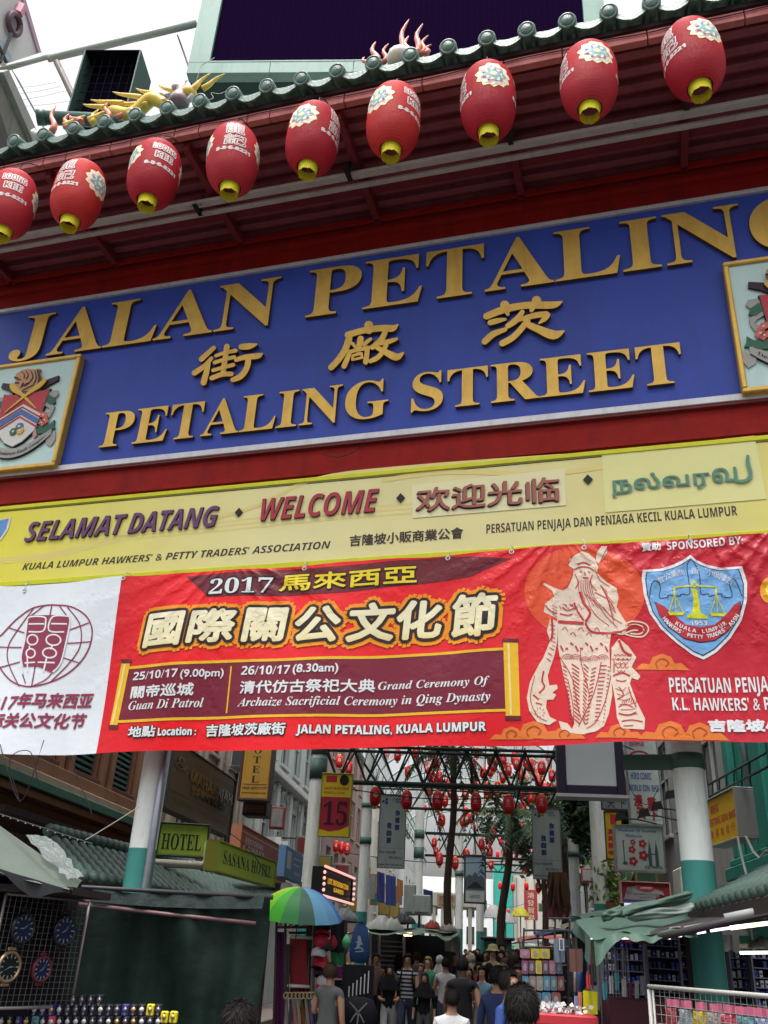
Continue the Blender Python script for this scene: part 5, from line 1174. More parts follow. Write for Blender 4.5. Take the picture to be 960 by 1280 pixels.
for k in range(5):
    for j in range(3):
        b = MB(); b.smooth = True; c_ = (.1, 27.6 + 2.1 * k - cy + (j - 1) * .4, 6.02 + .1 * (j == 1))
        b.tube([(c_[0] + .02, c_[1] + .17 * cos(a) * (1 - a / 9), c_[2] + .14 * sin(a) * (1 - a / 9)) for a in [.5 * i for i in range(12)]], .035, 6); b.build('stucco_scroll', wht, t)
for k in range(3):
    q = thing('air_conditioner', 'grey air conditioner cage on the pale ornate shophouse, %s' % ('nearest the amber sign', 'in the middle', 'nearest the white column')[k], 'air conditioner', (-6.05, 27.4 + 3.1 * k, 3.75), 0, 'air conditioner cages on the pale shophouse')
    b = MB(); b.box(-.3, .3, -.45, .45, 0, .62, .02); b.build('casing', M('ac_dark_casing', (.05, .055, .055), .5), q)
    for s_ in (-.5, .5):
        b = MB(); b.box(-.34, .36, s_ - .02, s_ + .02, -.05, .75); b.build('cage_bar', white_steel, q)
    b = MB(); b.box(-.34, .36, -.5, .5, -.09, -.05); b.build('cage_base', white_steel, q)
mauve = wallm('mauve_plaster', (.28, .19, .18)); far_w = wallm('far_cream_plaster', (.45, .43, .38))
t, bx, cy = facade('shophouse', 'mauve brown shophouse beyond the ornate one, behind the sign numbered 15', -6.2, 37.1, 50, 11, -1, mauve, cream_t, [(38.2 + 2.3 * k, z_, 1.2, 1.7) for k in range(5) for z_ in (3.8, 6.6, 9.0)])
t, bx, cy = facade('shophouse', 'far cream shophouse on the left with railings above the blue cloths', -5.6, 50.1, 66, 9, -1, far_w, wht, [(51.5 + 2.6 * k, z_, 1.3, 1.8) for k in range(5) for z_ in (3.6, 6.4)])
t, bx, cy = facade('shophouse', 'farthest pale block on the left side of the street', -5.2, 66.1, 92, 7.4, -1, wht, far_w, [(68 + 3 * k, z_, 1.4, 1.5) for k in range(7) for z_ in (2.8, 5.2)])
tealw = wallm('weathered_teal_plaster', (.02, .17, .13)); greyw = wallm('dull_grey_plaster', (.22, .22, .21))
t, bx, cy = facade('shophouse', 'weathered teal shophouse at the right edge behind the yellow bag shop sign', 4.5, 8, 17.2, 7.5, 1, tealw, M('teal_trim', (.03, .24, .19), .6, var=.3), [(9.5, 3.9, 1.2, 1.6), (12.6, 3.9, 1.2, 1.6)])
for z0, z1_, p_ in ((3.0, 3.2, .3), (3.24, 3.34, .2)):
    b = MB(); bx(b, -p_, -.002, 8, 17.1, z0, z1_, .015); b.build('ledge', tealw, t)
for yy in (8.6, 11.6, 14.8, 16.7):
    b = MB(); bx(b, -.14, -.003, yy, yy + .35, 3.35, 7.4, .03); b.build('pilaster', tealw, t)
b = MB(); b.smooth = True; b.tube([(-.25, 15.2 - cy, 3.4), (-.25, 15.2 - cy, 7.2)], .05, 8); b.build('drain_pipe', M('galvanised_pipe', (.35, .37, .42), .35), t)
for k, (a, b_p) in enumerate((((932, 1045), (958, 1063)), ((922, 1046), (938, 1100)))):
    mb = MB(); A_ = P(*a, 11); B_ = P(*b_p, 10.6); mb.tube([A_, A_.lerp(B_, .3) + Vector((0, 0, -.12)), A_.lerp(B_, .6) + Vector((0, 0, -.14)), B_], .014, 5); tag(mb.build('hanging_cable', M('pale_cable', (.42, .42, .40), .5)), ('pale cable looping across the teal wall at the right edge', 'pale cable dropping below the yellow bag shop sign')[k], 'cable')
t, bx, cy = facade('shophouse', 'dull grey shophouse with dark window band behind the right gate column', 4.55, 17.3, 26, 8, 1, greyw, wallm('pale_grey_trim', (.32, .32, .31)), [(18.2 + 2.4 * k, 4.5, 1.6, 2.2) for k in range(3)])
t, bx, cy = facade('shophouse', 'grey white block beyond the souvenir sign on the right', 4.4, 26.1, 44, 9, 1, wht, greyw, [(27.5 + 2.6 * k, z_, 1.4, 1.6) for k in range(6) for z_ in (3.4, 6.0)])
t, bx, cy = facade('shophouse', 'far cream block on the right behind the drooping palm', 4.6, 44.1, 70, 8, 1, far_w, wht, [(46 + 2.9 * k, z_, 1.4, 1.6) for k in range(8) for z_ in (2.9, 5.4)])
# clutter on the far facades
fc_ = random.Random(8); bcol = [M('board_%d' % k, c_, .5, var=.2, dirt=.4) for k, c_ in enumerate(((.16, .03, .03), (.20, .14, .03), (.05, .08, .15), (.18, .18, .17), (.04, .09, .06), (.17, .07, .03)))]
bw_ = ['red', 'ochre', 'blue', 'pale grey', 'green', 'orange']
for k in range(22):
    sd = -1 if k % 2 else 1; Y = 24 + k * 1.9; X = -5.9 + .03 * k if sd < 0 else 4.3; ci = fc_.randrange(6); w = fc_.uniform(.4, .8); h = fc_.uniform(.4, 1.2); z = fc_.uniform(2.9, 4.6)
    t = thing('hanging_sign', '%s blank projecting signboard, %s one up the %s side of the lane' % (bw_[ci], ORD[k // 2], 'left' if sd < 0 else 'right'), 'sign', (X, Y, z), 0, 'projecting signboards of the far shops')
    b = MB(); x0, x1 = (0, w) if sd < 0 else (-w, 0); b.box(x0, x1, 0, .12, 0, h, .015); b.build('board', bcol[ci], t)
    b = MB(); b.box(x0 + .06, x1 - .06, -.012, -.001, .06, h - .06, .004); b.build('face_panel', bcol[(ci + 3) % 6], t); b = MB(); b.box(-.5 if sd < 0 else .0, .0 if sd < 0 else .5, .04, .08, h - .1, h - .06); b.build('bracket', iron, t)
for k in range(14):
    sd = -1 if k % 2 else 1; Y = 20 + k * 2.7; X = -5.95 if sd < 0 else 4.2; z = fc_.choice([2.9, 5.6, 3.0])
    t = thing('air_conditioner', 'weathered air conditioner box, %s up the %s side of the lane' % (ORD[k // 2], 'left' if sd < 0 else 'right'), 'air conditioner', (X, Y, z), 0, 'air conditioner boxes on far facades')
    b = MB(); b.box(-.25, .25, -.4, .4, 0, .55, .03); b.build('casing', M('ac_pale_casing', (.36, .37, .35), .6, dirt=.5), t); b = MB(); b.box(-.2, .2, -.41, -.402, .06, .48); b.build('fan_grille', M('ac_dark_casing', (.05, .055, .055), .5), t); b = MB(); b.tube([(-sd * -.2, .3, -.02), (-sd * -.25, .3, -2.4)], .03, 6); b.build('drain_hose', iron, t)
# end of the street
t = thing('office_block', 'bright white block closing the far end of the street', 'building', (0, 88, 0))
b = MB(); b.box(-7, 1.2, 0, 8, 0, 8.2); b.build('wall', M('bright_white_wall', (.72, .74, .74), .6, var=.05), t)
for k in range(6):
    for j in range(2):
        b = MB(); b.box(-5.6 + k * 1.1, -4.9 + k * 1.1, -.05, .1, 2.8 + j * 2.2, 4.2 + j * 2.2); b.build('window', glass, t)
b = MB(); b.box(1.25, 2.9, -.6, 8, 0, 9.4); b.build('teal_fin', M('bright_teal_panel', (.04, .30, .25), .5), t)
b = MB(); b.box(2.95, 9, -.3, 8, 0, 8.6); b.build('wing', far_w, t)
for k in range(7):
    b = MB(); b.box(3.2 + k * .8, 3.3 + k * .8, -.42, -.31, 0, 8.4); b.build('fin', greyw, t)
t = thing('vertical_sign', 'tall narrow red vertical shop sign near the far end of the street', 'sign', P(664, 1150, 60))
p = t.location.copy(); h_ = P(664, 1112, 60).z - p.z
b = MB(); b.box(-.4, .4, 0, .2, 0, h_, .02); b.build('board', M('dark_red_sign', (.30, .04, .05), .5), t)
b = MB()
for k, c_ in enumerate('鴻發貿易公司'[:5]): text(b, c_, lambda x, y, h: Vector((x, -h, y)), -.2, .2, h_ - .5 - k * .42, .34, z=.006, res=1)
b.build('lettering', M('sign_cream', (.6, .5, .35), .5), t)
# ================================================================== PALMS
frond_m = [M('palm_green', (.05, .085, .035), .6, var=.4, scale=2), M('palm_dark_green', (.03, .06, .03), .6, var=.4, scale=2), M('palm_brown', (.13, .075, .045), .8, var=.4, scale=3)]
trunk_m = M('palm_trunk', (.075, .05, .036), .85, var=.4, scale=5, bump=.6, bscale=15)
def frond(par, base, ang, L_, droop, up, mat, n=16, w=.05, ll=.55):
    b = MB(); P_ = []; 
    for i in range(n + 1):
        t_ = i / n; r_ = L_ * t_; P_.append(Vector((base[0] + cos(ang) * r_ * (1 - .25 * t_), base[1] + sin(ang) * r_ * (1 - .25 * t_), base[2] + up * r_ - droop * L_ * t_ * t_)))
    b.tube(P_, [.022 * (1 - .8 * i / n) + .003 for i in range(n + 1)], 4)
    side = Vector((-sin(ang), cos(ang), 0))
    for i in range(2, n + 1):
        c_ = P_[i]; d_ = (P_[i] - P_[i - 1]).normalized()
        for s_ in (-1, 1):
            for q in range(2):
                l = ll * (1 - .55 * abs(i / n - .45)) * random.uniform(.75, 1.1); tip = c_ + side * s_ * l * .75 + d_ * l * random.uniform(.35, .6) - Vector((0, 0, l * random.uniform(.35, .75)))
                o = d_ * (q * L_ / n * .5); b.add([c_ + o, c_ + o + d_ * w, tip], [(0, 1, 2)])
    b.build('frond', mat, par)
def palm(label, base, top, r, fr):
    t = thing('palm_tree', label, 'tree', base)
    d = top - base; b = MB(); b.smooth = True; n = 14
    b.tube([d * (i / n) + Vector((.06 * sin(i * .7), 0, 0)) for i in range(n + 1)], [r * (1.25 - .45 * i / n) * (1 + .08 * (i % 2)) for i in range(n + 1)], 10); b.build('trunk', trunk_m, t)
    for (a, L_, dr, up, mi) in fr: frond(t, d, radians(a), L_, dr, up, frond_m[mi], ll=.3 * L_ / 2)
    return t
R_ = random.Random(3)
b0 = P(620, 1165, 27); b0.z = 0; tp = P(637, 1020, 27)
palm('palm with dark leaning trunk and green fronds under the lanterns', Vector((b0.x, 27, 0)), tp, .11, [(a, R_.uniform(1.6, 2.3), R_.uniform(.45, .9), R_.uniform(.1, .6), R_.choice([0, 0, 1])) for a in range(0, 360, 24)])
b0 = P(560, 1150, 24); tp = P(566, 940, 24)
palm('palm with shaggy brown trunk right of the first grey banner', Vector((b0.x, 24, 0)), tp, .09, [(a, R_.uniform(1.5, 2.2), R_.uniform(.5, .9), R_.uniform(.1, .5), R_.choice([0, 1, 1])) for a in range(10, 370, 26)] + [(a, .9, 2.4, .1, 2) for a in range(0, 360, 60)])
tp = P(702, 1040, 26.6)
palm('palm behind the second grey banner with a long skirt of dead fronds', Vector((P(712, 1150, 26.6).x, 26.6, 0)), tp, .10, [(a, R_.uniform(1.4, 2.1), R_.uniform(.5, .9), R_.uniform(.2, .6), 1) for a in range(0, 360, 30)])
t = thing('dead_frond_skirt', 'shaggy brown skirt of dead palm fronds hanging below the second grey banner', 'palm skirt', P(697, 1098, 21.6))
for k in range(40):
    b = MB(); x = R_.uniform(-.22, .22); y = R_.uniform(-.2, .2); l = R_.uniform(.65, 1.0)
    P_ = [Vector((x * (.75 + .5 * i / 5) + .03 * sin(i + k), y, .12 - l * i / 5)) for i in range(6)]
    for s_ in range(2): b.tube([p + Vector((.02 * s_, .01 * s_, 0)) for p in P_], [.016, .02, .018, .014, .01, .004], 4)
    b.build('dead_frond', frond_m[2], t)
t = thing('pink_cloth', 'bright pink cloth hanging behind the dead palm fronds', 'cloth', P(697, 1147, 22))
b = MB(); b.smooth = True; b.grid(lambda a, c_: Vector((-.22 + .42 * a, .03 * sin(a * 14), .42 * c_)), 12, 4); b.build('cloth_sheet', M('pink_cloth', (.55, .10, .28), .7), t)
# leafy trees beyond, seen as greenery through the trusses
leafm = [M('leaf_green', (.055, .095, .045), .6, var=.4, scale=3), M('leaf_dark', (.03, .06, .035), .6, var=.4, scale=3)]
def tree(label, base, h, r, n, squash=.8):
    t = thing('leafy_tree', label, 'tree', base); b = MB(); b.smooth = True; b.tube([(0, 0, 0), (.1, 0, h * .45), (-.05, 0, h * .8)], [.16, .11, .05], 8)
    for k in range(6): a = k * 1.1; b.tube([(0, 0, h * (.4 + .06 * k)), (cos(a) * r * .5, sin(a) * r * .5, h * (.6 + .05 * k)), (cos(a) * r * .8, sin(a) * r * .8, h * (.7 + .05 * k))], [.06, .04, .01], 5)
    b.build('trunk', trunk_m, t)
    for mi in (0, 1):
        b = MB()
        for k in range(26):
            a, e, q = R_.uniform(0, 6.28), R_.uniform(-1, 1), R_.uniform(.45, 1.0); c_ = Vector((cos(a) * sqrt(1 - e * e) * r * q, sin(a) * sqrt(1 - e * e) * r * q, h * .82 + e * r * squash * q)); cr = r * R_.uniform(.16, .32)
            for _ in range(n):
                d_ = Vector((R_.gauss(0, 1), R_.gauss(0, 1), R_.gauss(0, 1))).normalized() * cr * R_.uniform(.3, 1); u_ = Vector((R_.gauss(0, 1), R_.gauss(0, 1), R_.gauss(0, .6))).normalized() * .16; v_ = u_.cross(Vector((R_.gauss(0, 1), R_.gauss(0, 1), R_.gauss(0, 1)))).normalized() * .07
                b.add([c_ + d_ - u_, c_ + d_ + v_, c_ + d_ + u_, c_ + d_ - v_], [(0, 1, 2, 3)])
        o = b.build('crown', leafm[mi], t)
tree('leafy tree showing behind the trusses at the right of the street', Vector((2.4, 38, 0)), 8.0, 2.2, 60)
tree('dense tree just behind the cream column on the right', Vector((3.3, 24.5, 0)), 6.2, 1.1, 60)
# balcony plants near the blue cloths
# ================================================================== SIGNS
def bsign(name, label, P0, P1, z0, z1, th, face, frame=None, fw=.04, cat='sign', group=None):
    """P0, P1: bottom ends of the face (x, y used); face looks to the right-hand side of P0->P1"""
    d = Vector((P1.x - P0.x, P1.y - P0.y, 0)); W = d.length; H = z1 - z0
    t = thing(name, label, cat, (P0.x, P0.y, z0), atan2(d.y, d.x), group)
    b = MB(); b.box(0, W, 0, th, 0, H, .008); b.build('board', face, t)
    if frame:
        for q in ((-fw, W + fw, H, H + fw), (-fw, W + fw, -fw, 0), (-fw, 0, 0, H), (W, W + fw, 0, H)):
            b = MB(); b.box(q[0] + .001, q[1] - .001, -.025, th + .01, q[2] + .001, q[3] - .001, .006); b.build('frame', frame, t)
    def tx(s, x0, x1, y0, h, mat, style='sans', **k):      # fractions of the face
        b = MB(); text(b, s, lambda x, y, hh: Vector((x, -hh, y)), x0 * W, x1 * W, y0 * H, h * H, style, res=k.pop('res', 2), **k); return b.build('lettering', mat, t)
    def rc(x0, x1, y0, y1, mat, h=.003, nm_='printed_panel'):
        b = MB(); b.box(x0 * W, x1 * W, -h, -.0005, y0 * H, y1 * H); return b.build(nm_, mat, t)
    def pg(pts, mat, h=.005, nm_='printed_shape'):
        b = MB(); b.prism([(x * W, y * H) for x, y in pts], lambda x, y, hh: Vector((x, -hh, y)), h - .002, h); return b.build(nm_, mat, t)
    return t, tx, rc, pg, W, H
def facing(TL, TR, BL, Y, dY=0):
    a = P(*TL, Y); c = PZ(TR[0], TR[1], a.z) if dY is None else P(*TR, Y + dY); return a, c, P(*BL, Y).z, a.z
def seq(*a): return a
ik = M('sign_ink_black', (.015, .015, .018), .5); ir = M('sign_ink_red', (.42, .03, .04), .5); ib = M('sign_ink_blue', (.03, .08, .28), .5); iw = M('sign_ink_white', (.62, .64, .62), .5); iy = M('sign_ink_yellow', (.62, .45, .03), .5)
fr_dk = M('sign_dark_frame', (.03, .03, .032), .5); fr_al = M('sign_alu_frame', (.35, .36, .36), .4, .4)
# number 15
a, c, z0, z1 = facing((404, 967), (440, 969), (402, 1044), 19)
t, tx, rc, pg, W, H = bsign('number_sign', 'red and yellow hanging sign with the big number 15 beside the first column', a, c, z0, z1, .12, M('sign_crimson', (.33, .025, .04), .5, var=.1), M('sign_lime_edge', (.35, .36, .05), .5), .02)
ys = M('sign_yellow', (.58, .46, .02), .5, var=.1); rc(0, 1, .62, 1, ys); rc(.12, .5, .86, .97, ir, .006); pg(ellipse(.75, .9, .16, .09, 20), ik, .008); tx('1', .36, .5, .87, .09, iw, 'bold'); tx('SALON KECANTIKAN', .08, .92, .74, .045, ir, 'bold', z=.006); tx('WANITA & LELAKI', .08, .8, .67, .04, ir, 'bold', z=.006)
pg([(0, 0), (0, .10), (.35, .06), (.7, .09), (1, .16), (1, 0)], ys); tx('15', .1, .92, .17, .36, M('sign_maroon_ink', (.05, .012, .03), .5), 'serif', z=.005)
# grey health banners
gbm = M('grey_vinyl_banner', (.34, .39, .37), .5, var=.08, dirt=.25)
def health(label, TL, TR, BL, Y):
    a, c, z0, z1 = facing(TL, TR, BL, Y)
    t, tx, rc, pg, W, H = bsign('street_banner', label, a, c, z0, z1, .03, gbm, M('banner_steel_rod', (.2, .22, .2), .5, .4), .015, 'banner', 'grey health banners on the street columns')
    nv = M('banner_navy', (.03, .06, .16), .5)
    for x, y, r_ in ((.12, .905, .045), (.24, .93, .05), (.24, .885, .055)): pg(ellipse(x, y, r_, r_ * .42, 10), nv)
    tx('ZHEN', .5, .78, .925, .028, nv, 'bold'); tx('臻康', .58, .82, .885, .03, nv)
    for i, ch in enumerate('你健康'): tx(ch, .6, .77, .71 - .10 * i, .075, nv, bold=.008)
    for i, ch in enumerate('我自豪'): tx(ch, .3, .47, .53 - .10 * i, .075, nv, bold=.008)
    tx('Your Health,', .02, .68, .19, .038, nv, 'bold', shear=.25); tx('My Glory !', .42, .95, .12, .036, nv, 'bold', shear=.25); tx('www.zhen-wl.com.my', .04, .96, .03, .026, nv, 'bold'); rc(.02, .98, .262, .265, nv)
health('grey banner of Chinese characters left of the middle, under two small lanterns', (476, 993), (508, 995), (470, 1084), 24)
health('grey banner of Chinese characters on the right, above the dead palm fronds', (665, 1010), (699.5, 1010), (668, 1098), 22)
# poster on the slim column
a, c, z0, z1 = facing((582, 1070), (605.5, 1070), (583, 1127), 30)
t, tx, rc, pg, W, H = bsign('street_poster', 'blue grey picture poster in a black frame hanging over the street centre', a, c, z0, z1, .05, gbm, M('sign_dark_frame', (.03, .03, .032), .5), .05, 'poster')
rc(.0, 1, .24, 1, M('poster_sky', (.20, .28, .34), .4, var=.25, scale=2)); pg([(0, .26), (0, .52), (.2, .6), (.35, .56), (.5, .66), (.7, .55), (.85, .6), (1, .5), (1, .26)], M('poster_hills', (.06, .075, .10), .5, var=.5, scale=6), .006); pg([(.1, .3), (.4, .42), (.6, .44), (.95, .3)], M('poster_dark', (.02, .02, .025), .5), .009); tx('马来西亚', .2, .8, .08, .08, ik)
# framed light box
a, c, z0, z1 = facing((693, 884), (778, 884), (698, 991), 13)
a.x = P(698, 991, 13).x; c = P(783, 992, 13)
t = thing('display_case', 'big glass fronted light box with white tubes under the banner, dark frame', 'light box', (a.x, 13, z0)); W = c.x - a.x; H = z1 - z0
fr = M('navy_black_frame', (.018, .014, .03), .5); glb = M('lightbox_glass', (.55, .62, .64), .12, var=.1, alpha=.42, spec=.8)
for q in ((0, .12, 0, H), (W - .12, W, 0, H), (.121, W - .121, 0, .12), (.121, W - .121, H - .12, H)):
    b = MB(); b.box(q[0], q[1], 0, .3, q[2], q[3], .01); b.build('frame', fr, t)
b = MB(); b.box(-.03, W + .03, -.01, .32, -.045, -.002); b.build('bottom_rail', M('pale_grey_rail', (.3, .3, .32), .5), t)
b = MB(); b.box(.121, W - .121, .24, .28, .121, H - .121); b.build('back_panel', M('lightbox_back', (.62, .66, .67), .6, var=.15, scale=1.5, dirt=.3), t)
b = MB(); b.box(.121, W - .121, .02, .03, .121, H - .121); b.build('glass', glb, t)
for k in range(4):
    b = MB(); b.smooth = True; x = .3 + k * (W - .5) / 3.6; b.tube([(x, .15, .34 + .02 * k), (x, .15, H - .1)], .016, 8); b.build('fluorescent_tube', M('tube_off_white', (.55, .6, .6), .3), t)
for x, z in ((.55, .78), (1.0 * W * .45, .92), (W * .72, .76)):
    b = MB(); b.box(x - .13, x + .13, .16, .23, z - .03, z + .06, .01); b.build('ballast', M('ballast_cream', (.42, .42, .36), .5), t)
mb = MB(); mb.tube([Vector(q) for q in ((.2, .14, .75), (.5, .13, .62), (.8, .13, .72), (1.1, .13, .64), (W - .2, .14, .8))], .006, 4); mb.build('wire', cable_mat, t)
# comic shop
white_s = M('white_signboard', (.46, .52, .49), .45, var=.06, dirt=.25, dcol=(.25, .28, .26))
a, c, z0, z1 = facing((778, 895), (824, 895), (789, 1029), 16); a.x = P(789, 1029, 16).x; c.x = P(829, 1029, 16).x
t, tx, rc, pg, W, H = bsign('shop_sign', 'tall white HIRO COMIC WORLD sign with red Chinese characters', a, c, z0, z1, .16, white_s, fr_al, .015)
pg(ellipse(.42, .60, .36, .07, 24), ir, .004); pg(ellipse(.42, .60, .29, .05, 24), white_s, .007); tx('MANHUA', .12, .6, .71, .05, ir, 'bold')
tx('HIRO COMIC', .1, .75, .40, .062, ib, 'bold'); tx('WORLD SDN. BHD.', .0, .98, .29, .06, ib, 'bold')
for (s_, x, y) in (('漫', .14, .155), ('畫', .56, .14), ('天', .2, .04), ('下', .6, .03)): tx(s_, x, x + .26, y, .10, ir, bold=.01)
tx('hiro comic world', .5, .95, .03, .012, ik)
# spotlight arms on the comic sign
for k, (x, y) in enumerate(((775, 1022), (804, 1018), (820, 1009), (837, 995))):
    p = P(x, y, 14.6); t = thing('spotlight', 'small dark spotlight on an arm in front of the comic shop sign, %s' % ('lowest left', 'second from left', 'third from left', 'highest')[k], 'spotlight', p, 0, 'spotlights before the comic sign')
    b = MB(); b.add([(-.09, -.05, -.07), (.1, -.05, -.02), (.07, -.05, .09), (-.06, -.05, .06), (-.05, .12, -.04), (.05, .12, -.01), (.04, .12, .05), (-.03, .12, .03)], [(0, 1, 2, 3), (7, 6, 5, 4), (0, 4, 5, 1), (1, 5, 6, 2), (2, 6, 7, 3), (3, 7, 4, 0)]); b.build('lamp_head', fr_dk, t)
    b = MB(); b.tube([(0, .1, 0), (.3, .4, .04), (.7, .9, .05)], .012, 5); b.build('arm', fr_dk, t)
# souvenir sign
a, c, z0, z1 = facing((769, 1031.5), (829, 1032), (772, 1087), 15); a.x = P(772, 1087, 15).x; c.x = P(832, 1087, 15).x
t, tx, rc, pg, W, H = bsign('shop_sign', 'white souvenir wholesale sign with red hibiscus flowers and grey twin towers', a, c, z0, z1, .18, white_s, fr_al, .015)
tx('Wholesale Of Souvenir', .05, .88, .86, .07, ib, 'serifi'); tx('Malaysia', .2, .56, .74, .07, ib, 'serifi')
tw = M('print_slate', (.07, .12, .13), .5)
def hib(x, y, r_):
    p = []
    for k in range(25): a_ = 2 * pi * k / 25; q = r_ * (.62 + .38 * abs(cos(2.5 * a_))); p.append((x + q * cos(a_) * H / W, y + q * sin(a_)))
    pg(p, ir, .005, 'flower_print'); pg(ellipse(x, y, r_ * .25 * H / W, r_ * .25, 8), white_s, .008, 'flower_print')
for q in ((.36, .63, .07), (.56, .60, .10), (.33, .46, .09), (.56, .34, .12), (.34, .2, .11)): hib(*q)
for x in (.70, .84):
    pg([(x - .035, .1), (x - .035, .42), (x - .022, .52), (x - .008, .62), (x, .72), (x + .008, .62), (x + .022, .52), (x + .035, .42), (x + .035, .1)], tw, .005, 'tower_print')
rc(.73, .81, .36, .385, tw); pg([(.12, .12), (.12, .16), (.15, .2), (.14, .62), (.13, .66), (.18, .66), (.17, .62), (.17, .2), (.22, .16), (.22, .12)], tw); tx('E.S. TRAVEL', .58, .95, .05, .06, ik, 'bold')
# lips sign
a, c, z0, z1 = facing((775, 1102), (836, 1102), (778, 1127), 14); a.x = P(778, 1127, 14).x; c.x = P(838, 1127, 14).x
t, tx, rc, pg, W, H = bsign('shop_sign', 'small wide dark red sign with big red lips under the souvenir sign', a, c, z0, z1, .14, M('lips_sign_grey', (.30, .26, .28), .4, var=.2, scale=2), M('lips_pink_frame', (.55, .28, .25), .5), .014)
dr = M('lips_sign_red', (.20, .02, .025), .4); pg([(0, 0), (0, 1), (1, 1), (1, 0), (.9, .25), (.86, .6), (.6, .8), (.35, .86), (.12, .7), (.06, .3)], dr, .003); rc(0, 1, 0, .12, M('lips_sign_blue', (.05, .06, .20), .5), .005)
pg([(.3, .72), (.4, .84), (.47, .88), (.51, .84), (.55, .88), (.62, .84), (.72, .74), (.62, .62), (.51, .56), (.4, .62)], ir, .007, 'lips_print'); tx('SWEETEST', .38, .64, .68, .09, iw, 'boldi', z=.009); tx('Cosmetics & Perfume', .25, .8, .38, .07, ik, 'bold', z=.007); tx('玩具批發中心', .36, .68, .22, .08, ik, z=.008); pg(ellipse(.16, .6, .06, .16, 14), M('print_grey', (.2, .2, .2), .5), .006)
for q in ((.75, .2, .12), (.88, .22, .16), (.82, .35, .1)): pg(ellipse(q[0], q[1], q[2] * .5, q[2], 12), dr, .006)
b = MB(); b.smooth = True; b.tube([(.02, -.03, -.04), (W - .02, -.03, -.04)], .02, 8); b.build('lamp_tube', M('cool_tube', (.7, .8, 1), .3, emit=(.6, .75, 1, .4)), t)
# yellow narrow sign, small red signs, chinese board
a, c, z0, z1 = facing((755, 1014), (778, 1014), (759, 1073), 19); a.x = P(759, 1073, 19).x; c.x = P(780, 1073, 19).x
t, tx, rc, pg, W, H = bsign('shop_sign', 'narrow yellow sign with red seal square half hidden by the souvenir sign', a, c, z0, z1, .1, M('sign_ochre', (.50, .33, .02), .5, var=.1), fr_dk, .01)
rc(.32, .68, .72, .93, ir, .004)
for i, s_ in enumerate(('友情', '海味', '藥材', '中心')): tx(s_, .12, .88, .52 - .15 * i, .10, ir, bold=.01)
a, c, z0, z1 = facing((752, 995), (787, 995), (753, 1011), 17)
t, tx, rc, pg, W, H = bsign('shop_sign', 'grey strip sign with two Chinese characters below the glass light box', a, c, z0, z1, .1, M('sign_grey', (.30, .32, .31), .5, var=.1), fr_dk, .01); tx('天', .18, .46, .1, .7, ik); tx('下', .56, .84, .1, .7, ik)
a, c, z0, z1 = facing((759, 1075), (773, 1075), (761, 1096), 20); c.x = P(776, 1075, 20).x
t, tx, rc, pg, W, H = bsign('shop_sign', 'little crimson sign tucked under the narrow yellow sign', a, c, z0, z1, .1, M('sign_crimson', (.33, .025, .04), .5), None); tx('美容', .2, .8, .4, .4, iw); tx('SALON', .1, .9, .1, .2, iw, 'bold')
t = thing('plant_pot', 'bushy green plant behind the lips sign', 'plant', P(762, 1128, 20)); b = MB()
for _ in range(260):
    c_ = Vector((R_.gauss(0, .18), R_.gauss(0, .12), R_.uniform(0, .8))); u_ = Vector((R_.gauss(0, 1), R_.gauss(0, 1), R_.gauss(0, 1))).normalized() * .09; v_ = u_.cross(Vector((R_.gauss(0, 1), 1, R_.gauss(0, 1)))).normalized() * .035
    b.add([c_ - u_, c_ + v_, c_ + u_, c_ - v_], [(0, 1, 2, 3)])
b.build('foliage', M('bright_leaf', (.12, .2, .05), .6, var=.4, scale=5), t); b = MB(); b.lathe([(.001, -.25), (.14, -.25), (.18, 0), (.001, 0)], 12); b.build('pot', M('clay_pot', (.2, .09, .05), .7), t)
# yellow bag shop sign, hanging square to the street on a bracket
a = P(888, 1058, 13.2); c = PZ(925, 1045, a.z); z0 = a.z; z1 = P(881, 1003, 13.2).z
t, tx, rc, pg, W, H = bsign('shop_sign', 'orange yellow hanging BEG sign with red lettering by the teal wall', a, c, z0, z1, .22, M('sign_orange_yellow', (.62, .38, .015), .5, var=.08), fr_al, .02)
tx('BEG', .16, .42, .68, .16, ir, 'bold'); tx('VESTING SDN BHD', .0, .96, .42, .15, ir, 'bold')
for i, s_ in enumerate('皮具批發行'): tx(s_, .06 + .18 * i, .17 + .18 * i, .14, .18, ir)
for k in range(2):
    b = MB(); b.tube([(-.1, .1, H + .1 + .16 * k), (W + .9, .1, H + .1 + .16 * k)], .016, 6); b.build('bracket_rail', iron, t)
for k in range(6):
    b = MB(); b.tube([(W * k / 4, .1, H + .02), (W * k / 4 + .08, .1, H + .26)], .010, 5); b.build('bracket_hanger', iron, t)
# ---- left side signs
lime = M('lime_signboard', (.33, .47, .06), .5, var=.1, dirt=.25, dcol=(.14, .18, .04))
a = P(268, 1087, 12); z1 = P(272, 1051, 12).z; c = PZ(341.6, 1108, a.z)
t, tx, rc, pg, W, H = bsign('hotel_sign', 'lime green SASANA HOTEL sign left of the rainbow umbrella', a, c, a.z, z1, .14, lime, M('sign_lime_edge', (.35, .36, .05), .5), .015); tx('SASANA HOTEL', .1, .94, .30, .46, M('sign_dark_green_ink', (.02, .035, .02), .5), 'serif')
a = P(196, 1067.5, 13); z1 = P(203, 1029, 13).z; c = PZ(256, 1071, a.z)
t, tx, rc, pg, W, H = bsign('hotel_sign', 'lime green HOTEL sign half hidden behind the left gate column', a, c, a.z, z1, .14, lime, M('sign_dark_green_ink', (.02, .035, .02), .5), .02); tx('HOTEL', .06, .9, .18, .5, M('sign_dark_green_ink', (.02, .035, .02), .5), 'serif')
